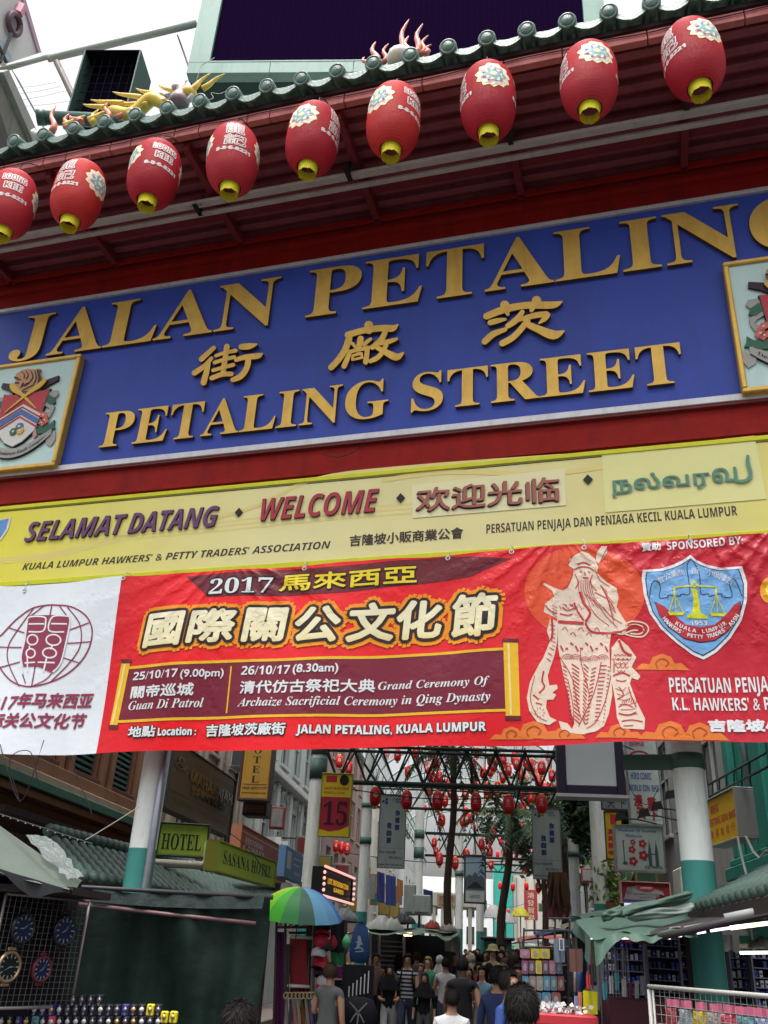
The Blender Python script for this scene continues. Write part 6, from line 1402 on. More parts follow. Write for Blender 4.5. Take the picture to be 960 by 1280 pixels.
b = MB(); b.smooth = True; b.tube([(-.3, -.06, -.12), (W * .98, -.06, -.12), (W * 1.06, -.06, -.04), (W * 1.06, -.06, .2)], .055, 10); b.build('light_pipe', M('cream_pipe', (.45, .44, .4), .4), t)
og = M('coral_signboard', (.48, .11, .06), .5, var=.12)
a = P(296, 1080, 15); z1 = P(300, 1031, 15).z; c = PZ(355, 1103, a.z)
t, tx, rc, pg, W, H = bsign('shop_sign', 'coral red fascia sign with faded white writing behind the lime SASANA sign', a, c, a.z, z1, .14, og, M('coral_edge', (.5, .2, .12), .5), .015); rc(.03, .97, .86, .88, iw); rc(.03, .97, .08, .10, iw); tx('RESTORAN', .1, .45, .62, .14, iw, 'bold'); tx('CAHAYA', .08, .5, .40, .18, iw, 'bold'); tx('Nasi Kandar', .45, .95, .25, .14, iw, 'boldi')
a = P(355, 1096, 17); z1 = P(358, 1056, 17).z; c = PZ(376, 1105, a.z)
t, tx, rc, pg, W, H = bsign('shop_sign', 'sky blue fascia sign between the coral sign and the first column', a, c, a.z, z1, .14, M('sky_blue_sign', (.13, .27, .48), .5, var=.12), None); rc(.08, .3, .3, .85, iw); rc(.45, .9, .7, .74, iw); rc(.45, .8, .5, .54, iw); tx('Kedai', .5, .9, .2, .12, iw, 'boldi')
# led sign
a = P(401, 1117, 16); z1 = P(401, 1085, 16).z; c = PZ(438, 1128, a.z)
t, tx, rc, pg, W, H = bsign('led_sign', 'black sign with glowing amber letters between two pink neon tubes', a, c, a.z, z1, .16, M('led_black', (.012, .010, .01), .4), fr_dk, .03)
amb = M('amber_led', (.8, .5, .05), .5, emit=(1, .5, .03, .35)); tx('LOT INFORMATION', .18, .88, .48, .22, amb, 'bold'); tx('GAMES', .38, .72, .22, .18, amb, 'bold')
neon = M('pink_neon', (1, .6, .55), .4, emit=(1, .5, .42, .5))
for zz in (-.03, H + .03):
    b = MB(); b.smooth = True; b.tube([(-.02, -.05, zz), (W + .02, -.05, zz)], .022, 8); b.build('neon_tube', neon, t)
for k in range(4):
    for x in (-.03, W + .03):
        b = MB(); b.smooth = True; b.ball((x, -.05, H * (.15 + .23 * k)), .028, 8, 5); b.build('bulb', neon, t)
# brown hotel board and amber vertical sign
a = P(206, 1008, 15.5); z1 = P(216, 925, 15.5).z; c = PZ(286, 1045, a.z)
bb = M('brown_gold_board', (.09, .062, .028), .45, var=.25, scale=1.5, dirt=.4)
t, tx, rc, pg, W, H = bsign('hotel_board', 'large dull brown board with black raised letters right of the left gate column', a, c, a.z, z1, .2, bb, fr_dk, .03)
dk2 = M('gloss_black_letter', (.012, .012, .015), .15, spec=.9); fnt = M('faint_brown_ink', (.07, .045, .02), .5)
tx('HOTEL EXPRESS', .3, .95, .78, .09, fnt, 'bold'); tx('&', .04, .22, .62, .2, dk2, 'serif', z=.02); tx('MAHARAJAH', .26, .97, .55, .17, dk2, 'bold', bold=.012, z=.02); tx('SERVICES', .3, .85, .36, .13, dk2, 'bold', bold=.01, z=.02); rc(.02, .98, .27, .285, fnt); tx('LADIES   TAILORING', .1, .9, .12, .08, fnt, 'bold')
a, c, z0, z1 = facing((302, 900), (344, 900), (298.5, 997), 19); a.x = P(299, 997, 19).x; c.x = P(333.5, 999, 19).x
t, tx, rc, pg, W, H = bsign('hotel_sign', 'amber vertical sign spelling HOTEL downwards in black, brown frame', a, c, z0, z1, .25, M('amber_board', (.30, .17, .025), .5, var=.15, scale=2, dirt=.3), M('brown_frame', (.05, .03, .025), .5), .05)
for i, s_ in enumerate('HOTEL'): tx(s_, .36, .64, .69 - .124 * i, .086, ik, 'serif')
rc(.06, .94, .168, .175, ik); tx('+603 20721177', .04, .96, .11, .032, ik, 'bold'); tx('www.hotelmaluri.com', .06, .94, .055, .024, ik, 'bold')
t = thing('window_box', 'dark boxy bay under the amber vertical hotel sign', 'bay window', P(302, 1019, 19.4)); b = MB(); b.box(0, .52, 0, .5, 0, .33, .02); b.build('casing', fr_dk, t); b = MB(); b.box(.06, .46, -.02, -.002, .06, .22, .01); b.build('panel', M('brown_panel', (.12, .07, .05), .4), t)
# hanging cables across the left signs and from the gate
for k, (pts, Y, lb) in enumerate(((((0, 930), (10, 965), (28, 1000), (55, 925)), 9.6, 'black cable loop hanging below the banner at the far left'), (((25, 1003), (12, 950), (38, 940), (48, 985)), 9.4, 'thin tangled wire on the shophouse corner at the left edge'), (((88, 943), (98, 975), (108, 998), (115, 1018)), 9.6, 'black cable hanging down over the green ledge'), (((107, 1050), (140, 1030), (176, 1007)), 9.5, 'taut pale wire running up to the left gate column'),
    (((286, 1040), (312, 1062), (335, 1096)), 11.5, 'thin cable crossing in front of the coral sign'), (((783, 958), (788, 985), (800, 1002), (812, 1004), (823, 985)), 12.6, 'black cable loop sagging over the comic sign'), (((858, 960), (862, 930), (872, 955), (869, 985)), 9.0, 'cable loop tied at the right column clamp'))):
    mb = MB(); mb.tube(spl([P(x, y, Y) for x, y in pts]), .005, 5); tag(mb.build('cable', cable_mat if k != 3 else M('pale_wire', (.4, .38, .34), .5)), lb, 'cable')
# ================================================================== KIOSK ROOFS
kt = M('kiosk_green_tile', (.05, .085, .072), .4, var=.4, scale=6, dirt=.55, dcol=(.03, .04, .035), bump=.3); kd = M('kiosk_dark_wood', (.03, .022, .022), .7)
def kiosk(label, R0, R1, E0_, E1_, n, lab_w=2.0):
    t = thing('tiled_kiosk', label, 'kiosk', E0_); o = t.location.copy(); R0, R1, E0_, E1_ = R0 - o, R1 - o, E0_ - o, E1_ - o
    b = MB(); th = Vector((0, 0, -.06)); q = [E0_, E1_, R1, R0]; b.add([p + th * .4 for p in q] + [p + th * 2 for p in q], [(0, 1, 2, 3), (7, 6, 5, 4), (0, 4, 5, 1), (1, 5, 6, 2), (2, 6, 7, 3), (3, 7, 4, 0)]); b.build('roof_deck', kd, t)
    ln = (R0 - E0_).length; b = MB(); b.smooth = True; b.tube([(0, 0, 0), (ln, 0, 0)], .058, 8)
    for k in range(5): b.lathe([(.058, -.012), (.066, 0), (.058, .012)], 8, (0, 0, 0)); 
    b2 = MB(); b2.smooth = True; b2.tube([(ln * i / 12, 0, 0) for i in range(13)], [.05 + .014 * (i % 2) for i in range(13)], 8); tm = b2.mesh('roof_tile', kt)
    for k in range(n):
        f = (k + .5) / n; a = E0_.lerp(E1_, f); c_ = R0.lerp(R1, f); d = (c_ - a).normalized(); o_ = inst('roof_tile', tm, t, a); o_.rotation_mode = 'QUATERNION'; o_.rotation_quaternion = d.to_track_quat('X', 'Z')
    rm = int((R1 - R0).length / .16); d = (R1 - R0).normalized(); b = MB(); b.smooth = True; b.tube([(-.1, 0, .03), (-.02, 0, .0), (.07, 0, .05)], [.075, .085, .06], 8); rt = b.mesh('ridge_tile', kt)
    for k in range(rm):
        o_ = inst('ridge_tile', rt, t, R0.lerp(R1, (k + .5) / rm) + Vector((0, 0, .06))); o_.rotation_mode = 'QUATERNION'; o_.rotation_quaternion = d.to_track_quat('X', 'Z')
    for p in (E0_, E1_, R0, R1):
        b = MB(); b.box(p.x - .035, p.x + .035, p.y - .035, p.y + .035, -o.z, p.z - .12); b.build('post', kd, t)
    return t
V3 = Vector
kiosk('row of green tiled kiosk roofs behind the left gate column', V3((-5.0, 10.6, 2.64)), V3((-4.0, 18.4, 2.64)), V3((-4.05, 9.5, 2.16)), V3((-3.0, 17.2, 2.16)), 40)
kiosk('green tiled kiosk roof at the right edge beside the right gate column', *(lambda e: (V3((e.x + .95, 5.2, e.z + .46)), V3((e.x + .95, 9.2, e.z + .46)), V3((e.x, 5.2, e.z)), V3((e.x, 9.0, e.z))))(P(858, 1139, 9.0)), 20)
# ================================================================== LEFT FRONT STALL
tarpg = M('dark_green_tarp', (.004, .0125, .0095), .55, var=.5, scale=2.5, bump=.7, bscale=6, spec=.14); 
YT = 6.3
tl = P(97, 1113, YT); tr = P(334, 1120, YT); tr.z = tl.z
t = thing('tarp_stall', 'stall closed off by a big dark green tarpaulin sheet at lower left', 'stall', (tl.x, YT, 0)); Wt = tr.x - tl.x; Ht = tl.z
def fold(a, c_, x0=0): return .028 * sin(a * 23 + c_ * 4) + .02 * sin(a * 51 - c_ * 3) * (1 - c_) + .05 * sin(a * 5 + 1.2 * c_) + .03 * sin(a * 9 + c_ * 7) * c_
b = MB(); b.smooth = True; b.grid(lambda a, c_: V3((Wt * a + .05 * (1 - c_) * a - .02 * sin(c_ * 5) * a, fold(a, c_), .55 + (Ht - .55) * c_)), 90, 26); b.build('tarpaulin', tarpg, t)
b = MB(); b.smooth = True; b.grid(lambda a, c_: V3((Wt * a, -.06 + .02 * sin(a * 30) - .03 * (1 - c_), Ht - .06 + .075 * c_ - .02 * sin(a * 3.1))), 60, 4); b.build('top_flap', M('grey_green_flap', (.014, .022, .022), .6, var=.25, bump=.3, spec=.1), t)
b = MB(); b.smooth = True; b.tube([(.05, -.08, Ht - .085), (Wt * .5, -.08, Ht - .12), (Wt * .97, -.08, Ht - .15)], .013, 8); b.build('rail', M('rusty_pink_rail', (.12, .07, .075), .5, .3, var=.3), t)
b = MB(); b.box(-2.0, Wt * .80, .12, .6, Ht - .03, Ht + .0); b.build('roof_sheet', kd, t)
for x in (0.02, Wt - .03):
    b = MB(); b.box(x - .02, x + .02, .08, .12, 0, Ht); b.build('post', kd, t)
b = MB(); b.box(-1.6, Wt * .55, -.15, .5, .0, .80, .01); b.build('table', M('dark_cloth_table', (.02, .015, .03), .8), t)
b = MB(); b.smooth = True; b.tube([(-1.6, -.05, Ht + .03), (Wt + .05, -.05, Ht + .01)], .014, 8); b.build('front_bar', M('dark_bar', (.03, .03, .035), .5), t)
# grid panel for the wall clocks
YG = 6.05
g1 = P(112, 1127, YG); g0 = PZ(8, 1117, g1.z); d = V3((g1.x - g0.x, g1.y - g0.y, 0)); Wg = d.length; zb = P(84, 1258, YG).z; Hg = g1.z - zb
t = thing('wire_grid_panel', 'wire grid panel in a pale tube frame holding four watch-shaped wall clocks', 'display grid', (g0.x, g0.y, zb), atan2(d.y, d.x)); tg = t
frm = M('pinkish_tube', (.26, .22, .23), .4, .4, var=.2); wirem = M('grid_wire_grey', (.13, .12, .12), .4, .5)
for q in (((0, 0, Hg), (Wg, 0, Hg)), ((Wg, 0, 0), (Wg, 0, Hg)), ((0, 0, 0), (0, 0, Hg)), ((0, 0, 0), (Wg, 0, 0))):
    b = MB(); b.smooth = True; b.tube(q, .009, 8); b.build('frame_tube', frm, t)
for k in range(1, 16):
    b = MB(); b.tube([(Wg * k / 16, .004, .01), (Wg * k / 16, .004, Hg - .01)], .0022, 4); b.build('grid_wire', wirem, t)
for k in range(1, 18):
    b = MB(); b.tube([(.01, .009, Hg * k / 18), (Wg - .01, .009, Hg * k / 18)], .0022, 4); b.build('grid_wire', wirem, t)
b = MB(); b.box(-.6, Wg + .02, .12, .14, -.05, Hg + .1); b.build('backing_cloth', M('black_backing', (.008, .007, .010), .9), t)
def clock(label, px, py, rp, face, rim, hrs):
    ang = atan2(d.y, d.x); nrm = V3((d.y, -d.x, 0)).normalized(); rd_ = ray(px, py); nn = V3((d.y, -d.x, 0)).normalized(); q = EYE + rd_ * ((g1 - EYE).dot(nn) / rd_.dot(nn)); r = rp * mpp(q); q = q + nrm * .03
    k = thing('wall_clock', label, 'wall clock', q, ang, 'watch-shaped wall clocks on the grid')
    fy = lambda b, prof: [b.v.__setitem__(i, V3((v.x, -v.z, v.y))) for i, v in enumerate(b.v)]
    b = MB(); b.smooth = True; b.lathe([(.001, 0), (r * .98, 0), (r * 1.02, .01), (r * .97, .022), (r * .84, .024), (r * .80, .014)], 32); fy(b, 0); b.build('case', rim, k)
    b = MB(); b.lathe([(.001, .014), (r * .80, .014)], 32); fy(b, 0); b.build('dial', face, k)
    mk = M('lume_white', (.22, .25, .27), .4)
    for h in range(12):
        a = 2 * pi * h / 12; R_1 = r * .68; b = MB(); c_ = V3((sin(a) * R_1, -.017, cos(a) * R_1)); l = r * (.10 if h % 3 else .15); u_ = V3((sin(a), 0, cos(a))) * l; v_ = V3((cos(a), 0, -sin(a))) * r * .045
        b.add([c_ - u_ - v_, c_ - u_ + v_, c_ + u_ + v_, c_ + u_ - v_], [(0, 1, 2, 3)]); b.build('hour_marker', mk, k)
    for j, (a, l, w) in enumerate(((hrs, .42, .05), (hrs + 2.6, .62, .035))):
        b = MB(); u_ = V3((sin(a), 0, cos(a))) * r * l; v_ = V3((cos(a), 0, -sin(a))) * r * w; b.add([V3((0, -.020 - j * .002, 0)) - v_, V3((0, -.020 - j * .002, 0)) + v_, V3((0, -.020 - j * .002, 0)) + u_], [(0, 1, 2)]); b.build('hand', mk, k)
    for h in range(30):
        a = 2 * pi * h / 30
        if h % 2: continue
        b = MB(); c_ = V3((sin(a) * r * .9, -.0255, cos(a) * r * .9)); u_ = V3((sin(a), 0, cos(a))) * r * .05; v_ = V3((cos(a), 0, -sin(a))) * r * .012; b.add([c_ - u_ - v_, c_ - u_ + v_, c_ + u_ + v_, c_ + u_ - v_], [(0, 1, 2, 3)]); b.build('bezel_mark', M('bezel_mark_grey', (.22, .22, .25), .4), k)
    for s_ in (-1, 1):
        b = MB(); b.box(-r * .34, r * .34, -.012, 0, min(s_ * r * .99, s_ * r * 1.22), max(s_ * r * .99, s_ * r * 1.22), .004); b.build('strap_lug', rim, k)
nav = M('navy_dial', (.015, .018, .06), .25); rimd = M('dark_steel_rim', (.035, .035, .05), .3, .7); rimg = M('gold_steel_rim', (.35, .25, .14), .3, .7); rimr = M('dark_red_rim', (.16, .03, .04), .35, .4); bd = M('black_dial', (.012, .012, .015), .25)
clock('navy watch-shaped wall clock, upper left on the wire grid', 23, 1160, 18, nav, rimd, 4.6); clock('navy diver-style wall clock with round white markers, upper right on the grid', 75, 1163, 18, nav, rimd, 4.3)
clock('black wall clock with gold rim cut by the left edge of the photo', 5, 1208, 18, bd, rimg, 1.6); clock('smaller wall clock with red rim, lower right on the wire grid', 46, 1211, 15, nav, rimr, 4.2)
# rows of little wristwatches on cushions
cush = [M('cushion_black', (.012, .01, .02), .8), M('cushion_blue', (.02, .02, .16), .6), M('cushion_yellow', (.60, .50, .01), .6), M('cushion_pink', (.5, .05, .12), .6), M('cushion_cyan', (.05, .3, .36), .6)]
faces = [M('watch_face_white', (.5, .5, .48), .3), M('watch_face_steel', (.2, .2, .22), .3, .6), M('watch_face_gold', (.5, .33, .12), .3, .5)]
wm_ = []
for f_ in faces:
    for c_ in cush:
        pass
YW2 = 5.9
def wristwatch(px, py, ci, fi, lb):
    q = P(px, py, YW2); s_ = .0048; k = thing('wristwatch', lb + ' at the bottom left', 'watch', q, random.uniform(-.2, .2), 'wristwatches in rows at the bottom left')
    b = MB(); b.box(-s_ * 4.6, s_ * 4.6, 0, .03, -s_ * 7, s_ * 6, .006); b.build('cushion', cush[ci], k)
    b = MB(); b.smooth = True; b.lathe([(.001, 0), (s_ * 2.6, 0), (s_ * 2.9, .004), (.001, .007)], 12); b.v = [V3((v.x, -v.z - .001, v.y)) for v in b.v]; b.build('watch_face', faces[fi], k)
    b = MB(); b.box(-s_ * 1.2, s_ * 1.2, -.003, -.0004, -s_ * 6, s_ * 5); b.build('strap', faces[1], k)
rw = random.Random(9)
for j, y in enumerate((1262, 1277)):
    for i in range(20):
        ci = 1 if (j == 0 and i in (5, 6, 15)) or (j == 1 and i in (2,)) else 2 if (j == 0 and i in (18.,)) else 3 if (j == 1 and i == 6) else 4 if (j == 1 and i == 4) else 0
        wristwatch(2 + i * 10.3, y, ci, rw.choice([0, 0, 1, 1, 1, 2]), '%s tiny wristwatch from the left in the %s cushion row' % (ORD[i], ('middle', 'lowest')[j]))
for i in range(4): wristwatch(91 + i * 11, 1250, 0, 1, '%s of four tiny wristwatches in the topmost short row' % ORD[i])
for x in (205, 216):
    wristwatch(x, 1271, 2, 2, '%s gold wristwatch of the yellow pair on the right' % ('left' if x < 210 else 'right'))
# left awning of pale canvas and crumpled plastic
can_m = M('grey_green_canvas', (.075, .095, .08), .8, var=.2, scale=3, dirt=.35, dcol=(.07, .08, .07), bump=.4, bscale=15)
A1, A2, A3, A4 = P(-60, 985, 6.6), P(104, 1102, 5.6), P(86, 1112, 5.3), P(-60, 1068, 5.3)
t = thing('canvas_awning', 'sagging grey green canvas awning at the far left edge', 'awning', A3)
b = MB(); b.smooth = True; b.grid(lambda a, c_: (A4.lerp(A3, a)).lerp(A1.lerp(A2, a), c_) + V3((0, 0, .03 * sin(a * 9 + c_ * 5) * sin(pi * c_) - .02 * sin(pi * a))) - A3, 40, 12); o = b.build('canvas', can_m, t)
b = MB(); b.smooth = True; b.grid(lambda a, c_: A4.lerp(A3, a) + V3((.0, .02 * sin(a * 20), -.09 * c_ * (.6 + .4 * sin(a * 11)))) - A3, 30, 3); b.build('valance', M('dark_valance', (.02, .022, .025), .7), t)
b = MB(); b.box(-1.3, -.02, .1, .7, -.02, .02); b.build('under_panel', kd, t)
t = thing('plastic_sheet', 'crumpled clear plastic sheet lying over the canvas awning', 'plastic sheet', P(60, 1075, 5.7)); o = t.location.copy()
B1, B2, B3, B4 = P(30, 1050, 6.05), P(64, 1054, 6.1), P(104, 1104, 5.5), P(84, 1106, 5.45)
rp = random.Random(5); nz = [[rp.uniform(-1, 1) for _ in range(14)] for _ in range(14)]
b = MB(); b.grid(lambda a, c_: B1.lerp(B4, a).lerp(B2.lerp(B3, a), c_) + V3((.01 * nz[int(a * 12)][int(c_ * 7)], .01 * nz[int(c_ * 7)][int(a * 12)], .03 + .012 * nz[int(a * 12)][int(c_ * 7)])) - o, 12, 7); b.build('sheet', M('clear_plastic', (.22, .26, .25), .3, var=.2, scale=10, spec=.6, alpha=.5), t)
t = thing('led_strip_sign', 'tiny glowing orange LED strip in the dark under the canvas awning', 'sign', P(22, 1104, 6.2)); b = MB()
b.box(0, .12, 0, .01, 0, .008); b.box(.03, .10, 0, .01, .018, .024); b.build('led_strip', M('orange_led', (1, .5, .1), .5, emit=(1, .45, .08, 2)), t)
# ================================================================== UMBRELLA AND CLOTHES STALL
uc = P(376, 1112, 12.2)
t = thing('rainbow_umbrella', 'open umbrella with yellow, green, grey and blue panels over the clothes stall', 'umbrella', uc); t.rotation_euler = (radians(9), radians(3), 0)
Ru = .56; cols_ = [(.5, .03, .1), (.6, .22, .02), (.66, .34, .02), (.70, .50, .02), (.66, .62, .02), (.52, .70, .02), (.22, .70, .02), (.08, .50, .04), (.06, .28, .09), (.07, .16, .12), (.16, .40, .60), (.14, .34, .58), (.06, .15, .5), (.25, .05, .4), (.4, .05, .3), (.45, .04, .2)]
for k in range(16):
    j_ = k - 8; a0 = -pi / 2 + 2 * pi * (j_ - .5) / 16; a1 = a0 + 2 * pi / 16; b = MB(); b.smooth = True
    def up(a, c_): 
        th = a0 + (a1 - a0) * a; e = c_ * 1.18; r_ = Ru * sin(e) / sin(1.18) * (1 - .02 * sin(pi * a) * c_); return V3((r_ * cos(th), r_ * sin(th), -.36 * (1 - cos(e)) / (1 - cos(1.18)) + .36 - .33))
    b.grid(up, 4, 8); b.build('panel', M('umbrella_%d' % k, cols_[k], .5, var=.08), t)
b = MB(); b.tube([(0, 0, .09), (0, 0, -.75)], .008, 6); b.build('shaft', fr_dk, t)
for k in range(8):
    a = 2 * pi * k / 8; b = MB(); b.tube([(0, 0, -.25), (cos(a) * .3, sin(a) * .3, -.09)], .004, 4); b.build('rib', fr_al, t)
YC = 12.6
def cloth(name, label, cat, pts, Y, mat, group=None, th=.02, wav=.02, n=10, extra=None):
    """hanging cloth through four photographed corners TL, TR, BR, BL"""
    q = [P(x, y, Y) for x, y in pts]; o = q[3].copy(); t = thing(name, label, cat, o, 0, group); b = MB(); b.smooth = True
    f = lambda s_: (lambda a, c_: q[3].lerp(q[2], a).lerp(q[0].lerp(q[1], a), c_) + V3((0, s_ + wav * sin(a * 11 + c_) + .5 * wav * sin(a * 23 + 2 * c_), 0)) - o)
    b.grid(f(0), n, 6); b.grid(f(th), n, 6); b.build('fabric', mat, t)
    if extra: extra(t, q)
    return t
t = thing('clothes_rack', 'tall rack of brown posts and bars under the umbrella', 'rack', P(370, 1280, YC)); o = t.location.copy()
rb = M('brown_rack_tube', (.10, .055, .06), .5, .2, var=.3)
for q in (((357, 1150), (355, 1290)), ((389, 1150), (386, 1290)), ((346, 1150), (342, 1290)), ((346, 1147), (392, 1147)), ((346, 1159), (390, 1159)), ((361, 1166), (382, 1166)), ((432, 1148), (430, 1290)), ((392, 1147), (434, 1150))):
    b = MB(); b.tube([P(*q[0], YC) - o, P(*q[1], YC) - o], .018, 6); b.build('tube', rb, t)
for k, (x, c_) in enumerate(((350, (.4, .4, .4)), (363, (.5, .45, .35)), (371, (.15, .1, .1)), (382, (.5, .42, .2)))):
    b = MB(); b.tube([P(x, 1146, YC - .05) - o, P(x + 1, 1152, YC - .05) - o, P(x, 1158, YC - .05) - o], [.03, .02, .035], 6); b.build('knotted_scarf', M('knot_%d' % k, c_, .7), t)
def extra_red(t, q):
    for zz, m_ in ((q[0].z, M('white_roll', (.6, .58, .56), .5)), (q[3].z, M('white_roll', (.6, .58, .56), .5))):
        b = MB(); b.smooth = True; b.tube([(-.03, -.03, zz - t.location.z), (q[2].x - q[3].x + .03, -.03, zz - t.location.z)], .02, 8); b.build('roller', m_, t)
cloth('red_scarf', 'big flat dark red cloth on white rollers under the umbrella', 'cloth', [(362, 1171), (382.5, 1172), (385, 1232), (362, 1232)], YC - .15, M('dark_red_cloth', (.22, .02, .025), .8, var=.2, scale=10), extra=extra_red, wav=.006)
cloth('purple_cloth', 'narrow deep purple cloth beside the green tarpaulin', 'cloth', [(346, 1165), (356, 1165), (354, 1285), (342, 1285)], YC, M('deep_purple_cloth', (.07, .01, .06), .8), wav=.01)
cloth('grey_scarf', 'dark grey scarf hanging from a post left of the red cloth', 'cloth', [(357, 1180), (363, 1180), (361, 1245), (355, 1245)], YC - .2, M('dark_grey_cloth', (.06, .055, .06), .8), wav=.01)
cloth('dark_red_fringe', 'dark red fringed cloth below the roller', 'cloth', [(362, 1235), (386, 1235), (386, 1248), (360, 1248)], YC - .1, M('maroon_cloth', (.10, .015, .025), .8), wav=.02)
cloth('taupe_scarf', 'mottled taupe scarf hanging just left of the caps', 'cloth', [(391, 1146), (396, 1146), (393, 1250), (387, 1250)], YC - .2, M('taupe_cloth', (.20, .17, .15), .8, var=.35, scale=20), wav=.015)
sc_c = [((.28, .27, .26), 'pale grey'), ((.10, .09, .12), 'charcoal'), ((.50, .17, .25), 'pink'), ((.42, .36, .22), 'sand'), ((.22, .09, .04), 'rust brown'), ((.40, .34, .24), 'beige'), ((.22, .12, .28), 'lilac'), ((.05, .08, .09), 'dark slate'), ((.55, .20, .28), 'rose pink')]
ringm = M('ring_cream', (.42, .36, .2), .5)
for k, (c_, nm_) in enumerate(sc_c):
    x = 355 + k * 4.8
    def ringx(t, q): 
        b = MB(); b.smooth = True; c0 = V3(((q[1].x - q[0].x) / 2 + (q[0].x - q[3].x), -.02, q[0].z - t.location.z + .04)); b.tube([c0 + V3((.032 * cos(a), 0, .034 * sin(a))) for a in [2 * pi * i / 12 for i in range(13)]], .008, 5); b.build('hanger_ring', ringm, t)
    cloth('scarf', '%s scarf looped on a ring in the bottom row of the clothes stall' % nm_, 'scarf', [(x + 1, 1249), (x + 4.5, 1249), (x + 8.5 + k * .6, 1290), (x - .5 + k * .6, 1290)], YC - .4 - .02 * k, M('scarf_%d' % k, c_, .85, var=.2, scale=8), 'scarves on rings', wav=.03, n=6, extra=ringx)
capc = [M('cap_red', (.45, .03, .05), .5, var=.2), M('cap_black', (.03, .03, .035), .6), M('cap_white', (.5, .5, .5), .6), M('cap_crimson', (.36, .02, .05), .5)]
rc_ = random.Random(2)
for k in range(13):
    cn_ = ['topmost', 'second', 'third', 'fourth', 'fifth', 'sixth', 'seventh', 'eighth', 'ninth', 'tenth', 'eleventh', 'twelfth', 'lowest'][k]
    q = P(402 + rc_.uniform(-4, 4), 1153 + k * 8.4, YC - .35 + rc_.uniform(-.05, .05)); ci = [0, 1, 0, 3, 1, 2, 0, 3, 1, 2, 0, 3, 0][k]
    t = thing('cap', '%s cap, %s in the hanging column of caps' % (['red', 'black', 'white', 'crimson'][ci], cn_), 'cap', q, rc_.uniform(-.8, .8), 'caps hanging in a column'); t.rotation_euler[0] = rc_.uniform(-.6, .9)
    b = MB(); b.smooth = True; b.lathe([(.095, 0), (.098, .03), (.08, .075), (.045, .1), (.001, .108)], 14); b.build('crown', capc[ci], t)
    b = MB(); b.smooth = True; b.grid(lambda a, c_: V3((.095 * sin((a - .5) * 2.4), -.085 * cos((a - .5) * 2.4) - c_ * .08 * cos((a - .5) * 2.2), .0 - .02 * c_)), 8, 2); b.build('peak', capc[(ci + 1) % 3 if k % 3 == 0 else ci], t)
for k, (pts, c_, nm_) in enumerate((([(413, 1151), (434, 1152), (434, 1192), (413, 1190)], (.012, .012, .016), 'black'), ([(413, 1190), (430, 1191), (430, 1207), (414, 1207)], (.03, .26, .10), 'bright green'), ([(417, 1208), (433, 1208), (433, 1224), (417, 1222)], (.16, .02, .16), 'magenta'), ([(418, 1225), (430, 1225), (430, 1240), (418, 1240)], (.015, .012, .03), 'dark navy'), ([(418, 1240), (430, 1242), (428, 1260), (418, 1260)], (.05, .28, .42), 'sky blue'), ([(418, 1262), (428, 1262), (427, 1290), (417, 1290)], (.45, .04, .08), 'red'))):
    cloth('folded_shirt', '%s cloth in the stack of shirts right of the caps' % nm_, 'shirt', pts, YC + .1, M('shirt_%d' % k, c_, .8, var=.2), 'shirts right of the caps', wav=.01)
for k, (x, y, c_) in enumerate(((416, 1178, (.45, .03, .04)), (433, 1177, (.1, .45, .2)), (434, 1213, (.6, .45, .03)), (433, 1228, (.1, .35, .5)))):
    q = P(x, y, YC - .1); b = MB(); b.smooth = True; b.lathe([(.001, -.09), (.05, -.06), (.06, 0), (.03, .06), (.001, .09)], 8); tag(b.build('pouch', M('pouch_%d' % k, c_, .6, var=.3), None, loc=q), '%s small pouch hanging beside the stacked shirts' % ('red', 'green', 'yellow', 'blue')[k], 'pouch')
# navy drawstring bag and the black one under it
q = P(449, 1204, 12.2); t = thing('drawstring_bag', 'navy blue drawstring bag with pale printed figure hanging over the street side', 'bag', q); z1 = P(449, 1152, 12.2).z - q.z
b = MB(); b.smooth = True; b.lathe([(.001, 0), (.13, .01), (.15, .1), (.14, z1 * .5), (.10, z1 * .85), (.03, z1 * .97), (.05, z1)], 16, sx=.85, sy=.45); b.build('bag_body', M('navy_cloth', (.02, .05, .14), .8, var=.2, scale=8), t)
prt = M('pale_blue_print', (.25, .33, .42), .6); b = MB(); mp_ = lambda x, y, h: V3((x, -.075 - h + .1 * abs(x), y))
for s_ in ([(-.01, z1 * .62, .035), (0, z1 * .5, .05), (-.02, z1 * .4, .03)], [(-.04, z1 * .5, .015), (.03, z1 * .46, .02)], [(-.05, z1 * .34, .015), (0, z1 * .37, .02), (.05, z1 * .33, .012)], [(-.04, z1 * .27, .012), (.05, z1 * .29, .014)]): flat(b, stroke(s_), mp_, .004)
b.build('print', prt, t)
q = P(446, 1250, 12.0); t = thing('sports_shirt', 'black sports shirt with white vertical bars hanging under the navy bag', 'shirt', q); z1 = P(446, 1206, 12).z - q.z
b = MB(); b.smooth = True; b.grid(lambda a, c_: V3((-.19 + .38 * a, .03 * sin(a * 9), -.05 + (z1 + .05) * c_ - .05 * sin(pi * a) * (1 - c_))), 12, 6); b.build('fabric', M('black_cloth', (.012, .012, .018), .8), t)
for k in range(6):
    b = MB(); x = -.1 + .045 * k; b.box(x, x + .012, -.045, -.035, .03 + .01 * k, .14 + .035 * k); b.build('white_bar', iw, t)
t = thing('tote_bag', 'black tote with grey star print at the foot of the sports shirt', 'bag', P(447, 1290, 11.8)); b = MB(); b.smooth = True; b.lathe([(.001, 0), (.2, 0), (.22, .2), (.17, .33), (.05, .36)], 14, sy=.4); b.build('bag_body', M('black_cloth', (.012, .012, .018), .8), t)
b = MB()
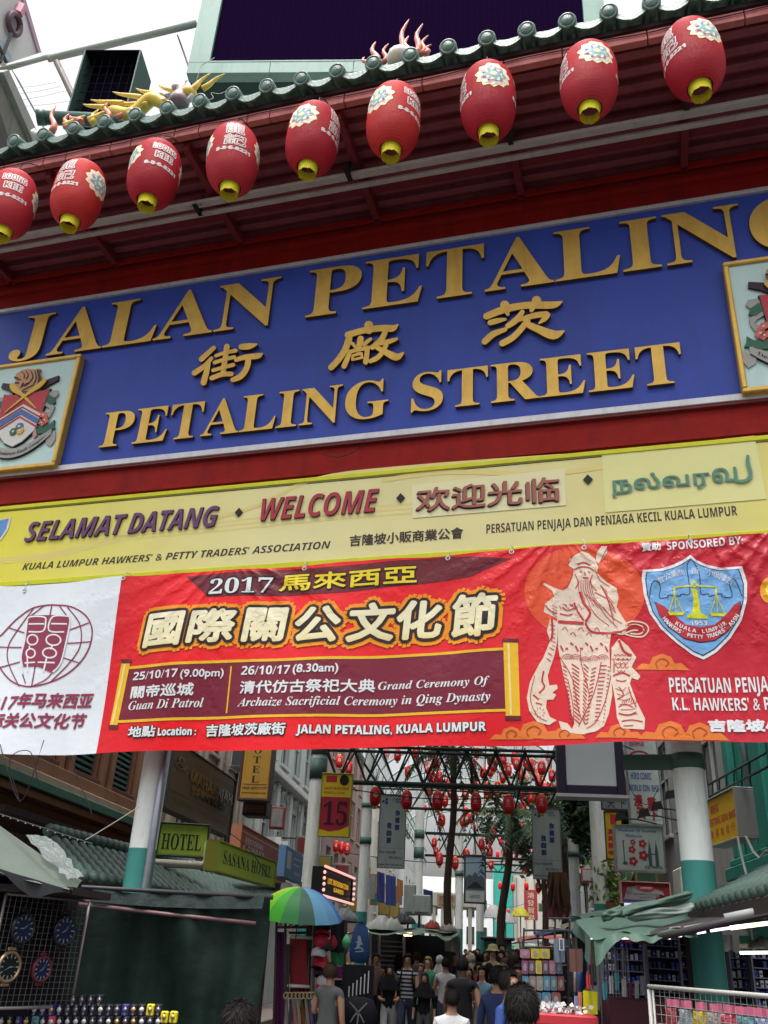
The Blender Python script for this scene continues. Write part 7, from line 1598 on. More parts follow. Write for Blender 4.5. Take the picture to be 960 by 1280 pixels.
for s_ in ([(-.1, .30, .012), (0, .2, .02), (0, .08, .016)], [(.1, .30, .012), (.0, .2, .02)], [(-.08, .1, .01), (0, .2, .02), (.08, .1, .01)]): flat(b, stroke(s_), lambda x, y, h: V3((x, -.085 - h, y)), .006)
b.build('print', M('print_grey', (.2, .2, .2), .5), t)
cloth('grey_trousers', 'pair of dark striped trousers hanging at the right of the clothes stall', 'trousers', [(431, 1238), (437, 1240), (440, 1290), (426, 1290)], 12.3, M('striped_grey', (.10, .09, .11), .8, var=.4, scale=25), wav=.03)

# ================================================================== MIDDLE LEFT STALLS
gcan = M('pale_green_canopy', (.20, .30, .22), .6, var=.25, scale=2, dirt=.3, bump=.4, bscale=8); wtarp = M('white_tarp', (.48, .50, .46), .6, var=.15, scale=2, dirt=.3, bump=.5, bscale=8)
t = thing('canopy_stall', 'market stall with pale green cloth canopy and lit shelves behind the walkers', 'stall', P(515, 1164, 23)); o = t.location.copy()
b = MB(); b.smooth = True; b.grid(lambda a, c_: P(460 + 115 * a, 1161 + 1.0 * sin(a * 9), 24 - 1.6 * c_ * 0).lerp(P(462 + 112 * a, 1166 + 3 * abs(sin(a * 10)) + (8 * sin(pi * max(0, (a - .75) * 4)) if a > .75 else 0), 22), c_) - o, 50, 5); b.build('canopy_cloth', gcan, t)
for x in (463, 474, 505, 572):
    b = MB(); b.tube([P(x, 1165, 23) - o, P(x, 1262, 23) - o], .035, 6); b.build('post', fr_al, t)
for k in range(6):
    b = MB(); A_, B_ = P(476, 1176 + 6 * k, 23.5) - o, P(504, 1176 + 6 * k, 23.5) - o; b.box(A_.x, B_.x, A_.y, A_.y + .4, A_.z - .02, A_.z + .01); b.build('shelf', M('grey_shelf', (.3, .32, .33), .5), t)
A_ = P(465, 1166, 24.3) - o; B_ = P(575, 1230, 24.3) - o; b = MB(); b.box(A_.x, B_.x, A_.y, A_.y + .1, B_.z, A_.z); b.build('back_cloth', M('dark_backdrop', (.02, .02, .025), .8), t)
b = MB(); b.smooth = True; b.tube([P(505, 1168, 22.6) - o, P(515, 1168, 22.6) - o], .035, 8); b.build('warm_lamp', M('warm_lamp', (1, .6, .35), .5, emit=(1, .55, .3, 4)), t)
def heap(name, label, cat, x0, x1, y0, y1, Y, mat, seed=1, k=9, rr=.5):
    r_ = random.Random(seed); c_ = P((x0 + x1) / 2, y1, Y); t = thing(name, label, cat, c_); w = P(x1, y1, Y).x - P(x0, y1, Y).x; h = P(x0, y0, Y).z - P(x0, y1, Y).z; b = MB(); b.smooth = True
    nzg = [r_.uniform(0, 6.28) for _ in range(8)]
    def f(a, q):
        e = sin(pi * a) ** .55; x = -w / 2 + w * a; hh = h * e * (.62 + .22 * abs(sin(a * 8 + nzg[0])) + .16 * abs(sin(a * 21 + nzg[1]))); th = pi * q
        return V3((x, -.5 * rr * cos(th) * e, hh * sin(th) * (.9 + .16 * abs(sin(a * 17 + q * 9 + nzg[2])))))
    b.grid(f, 36, 12); b.build('crumpled_cloth', mat, t); return t
heap('folded_tarp', 'heap of crumpled white tarpaulin lying on the pale green canopy', 'tarpaulin', 456, 506, 1143, 1163, 23.2, wtarp, 3, rr=1.4)
heap('folded_tarp', 'bundle of dark tarpaulins on the canopy beside the column', 'tarpaulin', 486, 520, 1141, 1154, 23.8, M('dark_grey_tarp', (.06, .06, .07), .6, var=.4, scale=6), 5, rr=1.2)
heap('folded_tarp', 'small red and grey bundle on the right end of the canopy', 'tarpaulin', 530, 551, 1149, 1161, 23, M('red_bundle', (.45, .08, .07), .6, var=.3, scale=6), 8, rr=.8)
heap('folded_tarp', 'pale pink grey bundle beside the red one on the canopy', 'tarpaulin', 548, 572, 1154, 1164, 23, M('pink_grey_bundle', (.33, .28, .30), .6, var=.4, scale=6), 9, rr=.8)
heap('folded_tarp', 'black grey plastic bundle under the umbrella edge on the stall roof', 'tarpaulin', 412, 448, 1133, 1152, 14, M('grey_plastic', (.10, .12, .12), .35, var=.6, scale=8), 11, rr=1.2)
cloth('white_shirts', 'white shirts on display at the right end of the canopy stall', 'shirt', [(556, 1170), (574, 1171), (575, 1190), (556, 1189)], 22.5, M('white_shirt_cloth', (.42, .45, .42), .8, var=.3, scale=8), wav=.05)
for k, (x0, x1, y0, y1, c_, lb) in enumerate(((471, 481, 1089, 1127, (.03, .04, .16), 'dark blue cloth banner on the left gallery'), (482, 495, 1093, 1131, (.04, .06, .20), 'blue cloth banner next to the orange one'), (496, 504, 1098, 1118, (.40, .18, .08), 'orange cloth hanging right of the blue banners'), (440, 469, 1091, 1122, (.16, .17, .17), 'grey patterned shutter panel left of the blue banners'), (529, 541, 1111, 1140, (.05, .06, .18), 'navy cloth hanging right of the grey cabinet'))):
    cloth('hanging_banner', lb, 'banner', [(x0, y0), (x1, y0 + 3), (x1, y1 + 2), (x0, y1)], 34, M('hang_%d' % k, c_, .8, var=.35, scale=6), wav=.06)
q0 = P(504, 1144, 31); z1 = P(504, 1105, 31).z
for k, (xa, xb, yt, lb) in enumerate(((504, 518, 1105, 'tall grey steel cabinet left of the far column'), (515.5, 538, 1118, 'lower grey steel cabinet wrapped round the far column'))):
    a = P(xa, 1143, 30.5 - k); c = P(xb, 1143, 30.5 - k); t = thing('steel_cabinet', lb, 'cabinet', a); h = P(xa, yt, 30.5 - k).z - a.z
    b = MB(); b.box(0, c.x - a.x, 0, .6, 0, h, .02); b.build('casing', M('cabinet_grey', (.22, .25, .24), .5, var=.15, dirt=.4), t); b = MB(); b.box(.06, c.x - a.x - .06, -.02, -.002, .08, h - .08, .01); b.build('door', M('cabinet_grey', (.22, .25, .24), .5), t)
    b = MB(); b.box((c.x - a.x) * .3, (c.x - a.x) * .3 + .06, .2, .3, -a.z, -.01); b.build('post', fr_dk, t)
a = P(546, 1134, 32); t = thing('shop_sign', 'small cream and yellow shop sign beside the shaggy palm trunk', 'sign', a); b = MB(); b.box(0, .62, 0, .1, 0, .42, .01); b.build('board', M('cream_sign', (.42, .38, .26), .5), t); b = MB(); text(b, '旅遊', lambda x, y, h: V3((x, -h, y)), .06, .56, .16, .2, z=.004, res=1); text(b, 'TRAVEL', lambda x, y, h: V3((x, -h, y)), .06, .56, .04, .07, 'bold', z=.004, res=1); b.build('lettering', ir, t)
a = P(575, 1160, 52); t = thing('flyover_ramp', 'pale concrete walkway with railings at the left of the street end', 'walkway', a); b = MB(); b.box(-1.6, 1.0, 0, 3, 1.0, 1.7, .03); b.build('deck', far_w, t)
for k in range(6):
    b = MB(); b.box(-1.5 + .48 * k, -1.3 + .48 * k, .05, .3, -1.8, .98, .02); b.build('pillar', far_w, t)
# middle goods
t = thing('green_kiosk', 'plain dark green box kiosk in the middle of the street', 'kiosk', P(605, 1202, 30)); W = P(640, 1202, 30).x - P(605, 1202, 30).x; h = P(605, 1174, 30).z - P(605, 1202, 30).z
b = MB(); b.box(0, W, 0, 1.2, -P(605, 1202, 30).z, h, .03); b.build('body', M('kiosk_green', (.05, .11, .085), .6, var=.2), t); b = MB(); b.box(-.1, W + .1, -.1, 1.3, h + .003, h + .08, .02); b.build('roof', fr_dk, t)
def parasol(label, x0, x1, y, Y, col, hgt=.3):
    a, c = P(x0, y, Y), P(x1, y, Y); r_ = (c.x - a.x) / 2; t = thing('parasol', label, 'parasol', ((a.x + c.x) / 2, Y, a.z)); b = MB(); b.smooth = True; b.lathe([(r_, 0), (r_ * .8, hgt * .45), (r_ * .4, hgt * .85), (.001, hgt)], 8); b.build('canopy', M(label[:14], col, .6, var=.15), t); b = MB(); b.tube([(0, 0, hgt), (0, 0, -a.z)], .025, 6); b.build('pole', fr_al, t)
    for k in range(8):
        an = pi / 4 * k; b = MB(); b.tube([(cos(an) * r_, sin(an) * r_, .01), (0, 0, hgt * .9)], .01, 4); b.build('rib', fr_al, t)
parasol('yellow parasol at the street end below the pink lantern row', 638, 663, 1145, 36, (.55, .50, .05), .32); parasol('white parasol left of the yellow one at the street end', 604, 630, 1147, 38, (.5, .5, .5), .5); parasol('grey white parasol farther right below the lantern row', 618, 646, 1153, 33, (.35, .36, .36), .35)
# ================================================================== PHONE CASE RACK (right of centre)
YR = 9.2
t = thing('display_rack', 'black wire rack of phone cases and pouches right of the walkers', 'rack', P(680, 1280, YR)); o = t.location.copy()
for q in (((655, 1160), (652, 1285)), ((694, 1148), (691, 1285)), ((712, 1150), (710, 1285)), ((655, 1163), (712, 1163)), ((655, 1184), (712, 1184)), ((653, 1207), (708, 1207)), ((653, 1227), (708, 1227)), ((653, 1247), (708, 1247)), ((686, 1148), (716, 1148)), ((668, 1150), (668, 1168))):
    b = MB(); b.tube([P(*q[0], YR) - o, P(*q[1], YR) - o], .010, 6); b.build('rack_bar', fr_dk, t)
b = MB(); A_ = P(652, 1185, YR + .12) - o; B_ = P(712, 1280, YR + .12) - o; b.box(A_.x, B_.x, A_.y, A_.y + .03, B_.z, A_.z); b.build('back_panel', M('black_backing', (.008, .007, .010), .9), t)
cc = [(.30, .12, .17), (.42, .32, .03), (.12, .06, .09), (.22, .15, .12), (.09, .14, .18), (.18, .06, .12), (.22, .20, .18), (.07, .18, .27), (.2, .07, .07)]
pcm = [M('case_%d' % k, c_, .35, var=.45, scale=14) for k, c_ in enumerate(cc)]
names_ = ['pink', 'yellow', 'plum', 'tan', 'blue grey', 'magenta', 'cream', 'sky blue', 'brick red']
items = [(656, 1192, 12, 10, 0), (669, 1192, 11, 11, 1), (681, 1192, 12, 11, 1)] + [(656 + 8.6 * k, 1209, 7.6, 15, c_) for k, c_ in enumerate((5, 2, 1, 2, 0, 4))] + [(657 + 8.8 * k, 1229, 8, 16, c_) for k, c_ in enumerate((7, 3, 6, 7, 4, 8))] + [(671 + 12 * k, 1250, 11, 17, c_) for k, c_ in enumerate((4, 7, 8))]
for x, y, w, h, ci in items:
    q = P(x, y, YR - .04); s_ = mpp(q); t = thing('phone_case', '%s printed case in the %s row of the wire rack, at pouch place %s' % (names_[ci], {1192: 'top', 1209: 'second', 1229: 'third', 1250: 'bottom'}[y], ORD[int((x - 650) // 8.5)]), 'phone case', q, 0, 'cases on the wire rack')
    b = MB(); b.prism([(x_ * w * s_ * .5, y_ * h * s_ * .5) for x_, y_ in ((-.8, -1), (.8, -1), (1, -.85), (1, .85), (.8, 1), (-.8, 1), (-1, .85), (-1, -.85))], lambda a, c_, hh: V3((a, -hh, c_)), 0, .02); b.build('case', pcm[ci], t)
    b = MB(); b.prism(ellipse(0, 0, w * s_ * .26, h * s_ * .3, 10), lambda a, c_, hh: V3((a, -hh, c_)), .02, .024); b.build('print', M('case_print', (.22, .23, .23), .4, var=.6, scale=40), t)
cloth('grey_blue_shirt', 'grey blue shirt with a white square print hanging above the phone cases', 'shirt', [(692, 1173), (706, 1173), (706, 1203), (693, 1203)], YR - .15, M('grey_blue_cloth', (.12, .15, .19), .8), wav=.01, extra=lambda t, q: [(lambda b: (b.box(.045, .085, -.03, -.02, .10, .105), b.box(.045, .085, -.03, -.02, .19, .195), b.box(.045, .05, -.03, -.02, .105, .19), b.box(.08, .085, -.03, -.02, .105, .19), b.build('print', iw, t)))(MB())])
a = P(664, 1266, 7.6); t = thing('red_counter', 'bright red counter top with a heap of white tissue at the bottom', 'counter', (a.x, a.y, 0)); W = P(748, 1266, 7.6).x - a.x; zc = a.z
b = MB(); b.box(0, W, 0, .5, 0, zc, .01); b.build('counter', M('red_counter_paint', (.40, .03, .04), .45, var=.1), t); b = MB(); b.box(.02, W - .02, -.004, .0, .1, zc - .06); b.build('front_panel', M('dark_red_panel', (.22, .015, .03), .5), t)
b = MB()
for _ in range(170):
    c_ = V3((rw.gauss(.18, .10), rw.uniform(.05, .35), zc + rw.uniform(0, .06))); u_ = V3((rw.gauss(0, 1), rw.gauss(0, 1), rw.gauss(0, .6))).normalized() * .025; v_ = u_.cross(V3((rw.gauss(0, 1), rw.gauss(0, 1), rw.gauss(0, 1)))).normalized() * .018; b.add([c_ - u_, c_ + v_, c_ + u_, c_ - v_], [(0, 1, 2, 3)])
o_ = b.build('tissue_heap', M('tissue_white', (.55, .58, .58), .6), t); o_['kind'] = 'stuff'
for k, (pts, c_, nm_) in enumerate((([(729, 1238), (747, 1240), (747, 1268), (729, 1268)], (.42, .42, .01), 'acid yellow'), ([(712, 1186), (728, 1186), (728, 1215), (712, 1215)], (.10, .05, .04), 'dark brown'), ([(733, 1218), (738, 1218), (738, 1236), (733, 1236)], (.40, .05, .05), 'coral red'), ([(718, 1245), (722, 1245), (722, 1268), (718, 1268)], (.2, .2, .35), 'blue striped'), ([(723, 1240), (727, 1240), (727, 1268), (723, 1268)], (.45, .15, .12), 'pink red'))):
    cloth('hanging_goods', '%s item displayed beside the red counter' % nm_, 'goods', pts, 8.0, M('goods_%d' % k, c_, .6, var=.15), wav=.004)
for k, x in enumerate((724.5, 727, 719)):
    b = MB(); b.smooth = True; A_, B_ = P(x, 1190, 8.2), P(x, 1240, 8.2); b.tube([A_, B_], .012, 8); tag(b.build('coloured_tube', M('tube_%d' % k, ((.04, .14, .40), (.02, .05, .2), (.35, .35, .3))[k], .4)), ('bright blue', 'navy', 'pale grey')[k] + ' upright rod standing beside the red counter', 'rod')
# ================================================================== RIGHT STALL
rgt = M('grey_green_tarp', (.055, .10, .078), .6, var=.2, scale=2, dirt=.35, dcol=(.08, .13, .1), bump=.5, bscale=9)
C00, C10, C11, C01 = P(720, 1150, 8.8), P(890, 1140, 9.2), P(870, 1162, 7.4), P(742, 1172, 7.2)
t = thing('tarp_canopy', 'pale green tarpaulin canopy sheet over the right watch stall', 'canopy', C01); o = C01.copy()
b = MB(); b.smooth = True; b.grid(lambda a, c_: C00.lerp(C10, a).lerp(C01.lerp(C11, a), c_) + V3((0, 0, .015 * sin(a * 13 + c_ * 4) * (.3 + c_) - .05 * sin(pi * c_) +   .010 * abs(sin(a * 9 + c_ * 3)))) - o, 60, 14); b.build('canopy_sheet', rgt, t)
b = MB(); b.smooth = True; b.grid(lambda a, c_: C01.lerp(C11, a) + V3((0, .02 * sin(a * 25) - .05 * c_, (.015 * sin(a * 13 + 4) * 1.3 + .010 * abs(sin(a * 9 + 3))) - c_ * (.05 + .12 * max(0, 1 - a * 5) + .008 * sin(a * 37)))) - o, 50, 5); b.build('front_drape', rgt, t)
b = MB(); b.smooth = True; b.grid(lambda a, c_: C00.lerp(C01, a) + V3((-.02 - .03 * c_ * sin(a * 9), 0, -c_ * (.06 + .12 * a))) - o, 16, 5); b.build('side_drape', rgt, t)
for k, (pts, lb, m_) in enumerate((([(770, 1146), (800, 1138), (835, 1130), (866, 1121)], 'long rolled green tarpaulin leaning up to the right gate column', rgt), ([(785, 1150), (820, 1145), (850, 1142), (868, 1136)], 'second rolled grey tarpaulin lying on the right canopy', M('grey_roll', (.16, .2, .18), .6, var=.4, scale=6)), ([(752, 1149), (764, 1146), (778, 1141)], 'short rolled cloth at the left end of the right canopy', rgt))):
    Q = spl([P(x, y, 8.3) for x, y in pts], 12); b = MB(); b.smooth = True; n_ = len(Q) - 1; r_ = random.Random(len(lb)); ph = [r_.uniform(0, 6) for _ in range(4)]
    def fs_(a, c_):
        i = min(int(a * n_), n_ - 1); p = Q[i].lerp(Q[i + 1], a * n_ - i); th = 2 * pi * c_; e = min(1, 6 * min(a, 1 - a) + .35)
        rr_ = .036 * e * (1 + .22 * sin(th * 3 + a * 5 + ph[0]) + .10 * sin(th * 7 - a * 9 + ph[1]) + .10 * sin(a * 12 + ph[2]))
        return p + V3((0, rr_ * 1.5 * cos(th), rr_ * sin(th) + .02))
    b.grid(fs_, 60, 28)
    tag(b.build('rolled_tarp', m_), lb, 'rolled tarpaulin')
# dark front beam and grey gutter
t = thing('stall_gutter', 'dark beam with a pale grey rain gutter along the right stall front', 'gutter', P(850, 1165, 7.2)); o = t.location.copy()
b = MB(); b.smooth = True; b.tube([P(800, 1176, 7.5) - o, P(858, 1164, 7.1) - o, P(900, 1154, 7.0) - o, P(990, 1136, 6.9) - o], .026, 8); b.build('beam', M('dark_beam', (.035, .03, .035), .6, dirt=.4), t)
b = MB(); b.smooth = True; b.tube([P(906, 1148, 6.9) - o, P(990, 1131, 6.8) - o], .03, 10); b.build('gutter', M('pale_grey_gutter', (.28, .29, .29), .4), t)
F0, F1 = P(800, 1177, 7.5) - o, P(990, 1139, 6.95) - o; K1 = V3((F1.x + 1.2, F1.y + 4.6, F1.z + .12)); K0 = V3((F0.x + .2, F1.y + 4.6, F0.z + .18))
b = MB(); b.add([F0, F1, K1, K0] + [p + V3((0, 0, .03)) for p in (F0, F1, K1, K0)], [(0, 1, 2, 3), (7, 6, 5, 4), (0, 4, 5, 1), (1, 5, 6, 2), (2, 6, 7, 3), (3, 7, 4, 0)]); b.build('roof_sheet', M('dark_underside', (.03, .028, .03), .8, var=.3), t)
tubes = [((727, 1172), (838, 1172), 8.4, .012, 1.4, (1, .93, 1)), ((838, 1170.5), (852, 1169), 7.4, .010, 2.5, (1, .85, 1)), ((856, 1169), (882, 1164.5), 7.4, .009, 1.1, (1, .85, 1)), ((888, 1163.5), (922, 1158.5), 7.3, .009, 1.1, (1, .85, 1)), ((913, 1160), (960, 1154), 7.1, .014, 1.1, (.95, 1, .6)), ((925, 1191), (975, 1190.5), 7.6, .011, 1.1, (1, 1, .8))]
lbs = ['long glowing fluorescent tube under the green canopy of the right stall', 'short dim tube end just right of the long one', 'glowing tube left of the right gate column', 'glowing tube in front of the right gate column', 'yellowish thick glowing tube at the right edge', 'lower glowing tube at the right edge under the others']
for (a, c, Y, r_, e, col), lb in zip(tubes, lbs):
    A_, B_ = P(*a, Y), P(*c, Y); t = thing('fluorescent_lamp', lb, 'lamp', A_); b = MB(); b.smooth = True; b.tube([V3((0, 0, 0)), B_ - A_], r_, 8); b.build('tube', M('lamp_%s' % lb[:9], (.9, .9, .9), .4, emit=(*col, e)), t)
    b = MB(); q_ = B_ - A_; b.add([V3((0, .01, .03)), q_ + V3((0, .01, .03)), q_ + V3((0, .05, .045)), V3((0, .05, .045)), V3((0, .01, .06)), q_ + V3((0, .01, .06))], [(0, 1, 2, 3), (4, 5, 2, 3), (0, 1, 5, 4)]); b.build('batten', M('cream_batten', (.42, .38, .34), .5), t)
# back wall of watch shelves
shelfm = M('grey_shelf_edge', (.22, .22, .27), .5); navb = M('navy_shelf_back', (.015, .015, .05), .7); dots = [M('watch_dot_white', (.5, .52, .6), .3), M('watch_dot_blue', (.05, .07, .35), .4), M('watch_dot_dark', (.05, .05, .09), .3)]
for k, (xa, xb, yt, yb, Y) in enumerate(((757, 812, 1176, 1290, 10), (815, 858, 1173, 1290, 10.2), (858, 893, 1172, 1290, 10.8), (921, 944, 1190, 1290, 9.2), (949, 984, 1190, 1290, 9.0))):
    a = P(xa, yb, Y); c = P(xb, yb, Y); z1 = P(xa, yt, Y).z; W = c.x - a.x; H = z1 - a.z
    t = thing('watch_shelf', ('leftmost', 'second', 'third', 'fourth', 'rightmost')[k] + ' dark shelf unit of small blue and white watches in the right stall', 'shelf', (a.x, Y, a.z), 0, 'watch shelves of the right stall')
    b = MB(); b.box(0, W, .1, .13, -a.z * 0, H); b.build('back_board', navb, t)
    for s_ in (0, W - .012): b = MB(); b.box(s_, s_ + .012, -.02, .1, 0, H); b.build('upright', shelfm, t)
    n = 8; sw = MB()
    for j in range(n):
        z = H * (j + .4) / n; b = MB(); b.box(.013, W - .013, -.01, .099, z - .008, z); b.build('shelf_board', shelfm, t)
        m_ = int(W / .042)
        for i in range(m_):
            if rw.random() < .12: continue
            x = .03 + (W - .06) * i / max(1, m_ - 1); sw.m = rw.choice([0, 1, 1, 2]); sw.box(x - .013, x + .013, -.005, .03, z + .001, z + .045 + rw.uniform(0, .015)); sw.m = 0 if rw.random() < .4 else 2; sw.box(x - .007, x + .007, -.011, -.0055, z + .02, z + .034)
    o_ = sw.build('watches', dots, t); o_['kind'] = 'stuff'
a = P(745, 1290, 8.6); t = thing('necklace_display', 'curtain of thin silver chains hanging left in the right stall', 'display', P(745, 1190, 8.6)); b = MB()
for k in range(46):
    x = rw.uniform(0, .26); l = rw.uniform(.3, .62); b.tube([(x, rw.uniform(-.05, .05), .03), (x + rw.uniform(-.02, .02), 0, -l)], .0022, 3)
o_ = b.build('chains', M('silver_chain', (.42, .42, .46), .3, .6), t); o_['kind'] = 'stuff'
b = MB(); b.tube([(-.02, 0, .03), (.3, 0, .03)], .006, 5); b.build('rail', fr_dk, t)
for k, (x, y, c_) in enumerate(((764, 1232, (.45, .45, .47)), (771, 1228, (.1, .35, .4)), (780, 1236, (.5, .45, .4)), (788, 1240, (.12, .02, .05)), (796, 1238, (.3, .3, .33)), (756, 1240, (.05, .3, .38)), (803, 1232, (.2, .2, .25)))):
    cloth('keyring_card', 'small hanging card of trinkets, %s from the left in the right stall' % ('third', 'fourth', 'fifth', 'sixth', 'seventh', 'first', 'eighth')[k], 'trinket card', [(x - 2.5, y - 12), (x + 2.5, y - 12), (x + 2.5, y + 10), (x - 2.5, y + 10)], 7.9, M('card_%d' % k, c_, .4, var=.5, scale=20), wav=.004)
b = MB(); b.box(.0, .62, 0, .4, 0, .3, .01); t = thing('dark_counter', 'dark maroon counter at the foot of the trinket display', 'counter', P(762, 1285, 7.8)); o_ = b.build('body', M('dark_maroon', (.05, .012, .02), .6), t); o_.location = (0, 0, -.1)
heap('silver_trinkets', 'jumble of small metal trinkets hanging by the lower right tube', 'trinkets', 935, 975, 1170, 1186, 7.5, M('trinket_metal', (.18, .18, .17), .3, .5, var=.8, scale=30), 21, rr=.2)
# front rack of pink topped bags
YF = 4.6; a = P(811, 1233, YF); c = PZ(980, 1247, a.z); d = V3((c.x - a.x, c.y - a.y, 0)); W = d.length
t = thing('wire_rack', 'white tube and wire rack holding plastic gift bags at lower right', 'rack', a, atan2(d.y, d.x)); whr = M('off_white_tube', (.30, .30, .28), .4, var=.1, dirt=.3)
b = MB(); b.smooth = True; b.tube([(-.0, 0, 0), (W, 0, 0)], .009, 8); b.build('top_tube', whr, t); b = MB(); b.smooth = True; b.tube([(.0, 0, -.012), (.0, 0, -a.z)], .009, 8); b.build('post', whr, t); b = MB(); b.smooth = True; b.tube([(.03, 0, -.012), (.03, 0, -a.z)], .005, 8); b.build('post', whr, t)
for k in range(2, 24): b = MB(); b.tube([(W * k / 24, .006, -.01), (W * k / 24, .006, -.45)], .0011, 4); b.build('grid_wire', whr, t)
for k in range(1, 8): b = MB(); b.tube([(.03, .01, -.035 * k), (W, .01, -.035 * k)], .0011, 4); b.build('grid_wire', whr, t)
nv = V3((-d.y, d.x, 0)).normalized(); bgc = [(.30, .05, .06), (.25, .30, .33), (.5, .38, .05), (.35, .3, .28), (.42, .04, .08), (.10, .25, .28), (.2, .22, .35), (.38, .36, .35)]
bn = ['dark red', 'grey blue', 'yellow', 'taupe', 'bright red', 'teal', 'slate blue', 'silver']
for k in range(8):
    f = .06 + k * .115; q = a + d * f + nv * .05 + V3((0, 0, -.045)); w_ = W * .105; t = thing('gift_bag', '%s patterned plastic bag with pink header on the wire rack' % bn[k], 'bag', q, atan2(d.y, d.x), 'pink headed bags on the wire rack')
    b = MB(); b.grid(lambda a_, c_: V3((w_ * a_, .006 * sin(a_ * 9 + k), -.03 * c_ + rw.uniform(0, .004))), 5, 1); b.build('header_card', M('pink_header', (.50, .12, .20), .4, var=.25, scale=30), t)
    b = MB(); b.smooth = True; b.grid(lambda a_, c_: V3((w_ * a_ + .004 * sin(c_ * 20), -.012 + .012 * sin(a_ * 17 + c_ * 9 + k) + rw.uniform(-.004, .004), -.032 - .28 * c_)), 10, 14); b.build('plastic_bag', M('bag_plastic_%d' % k, bgc[k], .18, var=.8, scale=22, bump=.7, bscale=40, spec=.9), t)

# ================================================================== MORE MARKET STALLS DOWN THE LANE
gm_r = random.Random(31); goods_c = [(.30, .04, .05), (.04, .08, .25), (.35, .30, .05), (.05, .20, .10), (.32, .32, .32), (.30, .10, .18), (.03, .03, .035), (.35, .16, .05), (.12, .25, .32), (.20, .18, .15)]
gmat = [M('lane_goods_%d' % k, c_, .7, var=.4, scale=10) for k, c_ in enumerate(goods_c)]
def lane_stall(label, x, Y, w, col, side):
    t = thing('market_stall', label, 'stall', (x, Y, 0), 0, 'stalls lining the far lane'); zc = 2.15
    b = MB(); b.smooth = True; b.grid(lambda a, c_: V3((-w / 2 - .1 + (w + .2) * a, -1.2 + 2.4 * c_, zc + .16 * sin(pi * a) + .05 * sin(a * 9 + c_ * 7) + .12 * c_)), 14, 10); b.build('canopy_cloth', M('lane_canopy_%d' % Y, col, .6, var=.25, dirt=.3, bump=.4, bscale=8), t)
    for sx in (-1, 1):
        for sy in (-1, 1): b = MB(); b.tube([(sx * w / 2, sy * 1.1, 0), (sx * w / 2, sy * 1.1, zc + .1)], .022, 6); b.build('post', fr_al, t)
    b = MB(); b.box(-w / 2 + .05, w / 2 - .05, -.9, .9, 0, .82, .01); b.build('table', gmat[6], t)
    for k in range(8): b = MB(); x_ = -w / 2 + .08 + (w - .16) * k / 7; h = gm_r.uniform(.4, 1.0); b.smooth = True; b.grid(lambda a, c_: V3((x_ - .08 + .16 * a, -1.08 + .03 * sin(a * 7 + c_ * 3 + k), zc - .1 - h * c_)), 5, 4); b.build('hanging_goods', gm_r.choice(gmat), t)
    for k in range(7): b = MB(); y_ = -1 + 2.0 * k / 6; h = gm_r.uniform(.5, 1.1); b.grid(lambda a, c_: V3((-side * w / 2, y_ - .12 + .24 * a, zc - .1 - h * c_)), 3, 3); b.build('hanging_goods', gm_r.choice(gmat), t)
    for k in range(9): b = MB(); x_ = -w / 2 + .12 + (w - .25) * (k % 5) / 4; b.box(x_ - .09, x_ + .09, -.85 + .5 * (k // 5), -.6 + .5 * (k // 5), .823, .823 + gm_r.uniform(.08, .3), .01); b.build('boxed_goods', gm_r.choice(gmat), t)
for lb, x, Y, w, c_, sd in (('left lane stall with faded white canopy beyond the grey cabinets', -3.6, 35, 2.0, (.35, .36, .34), -1), ('left lane stall with blue canopy far down the street', -3.4, 41, 2.0, (.08, .15, .3), -1), ('left lane stall with green canopy near the street end', -3.2, 49, 2.0, (.1, .22, .15), -1),
    ('right lane stall with grey green canopy behind the phone cases', 2.6, 14.5, 1.9, (.12, .2, .16), 1), ('right lane stall with dull cream canopy under the dead fronds', 2.7, 19, 2.0, (.3, .28, .22), 1), ('right lane stall with dark blue canopy behind the narrow column', 2.5, 25, 2.0, (.05, .08, .2), 1), ('right lane stall with faded red canopy', 2.3, 32, 2.0, (.28, .07, .06), 1), ('right lane stall with pale canopy beside the parasols', 2.1, 40, 2.0, (.33, .34, .33), 1), ('right lane stall with green canopy at the street end', 1.9, 50, 2.0, (.09, .2, .12), 1)):
    lane_stall(lb, x, Y, w, c_, sd)
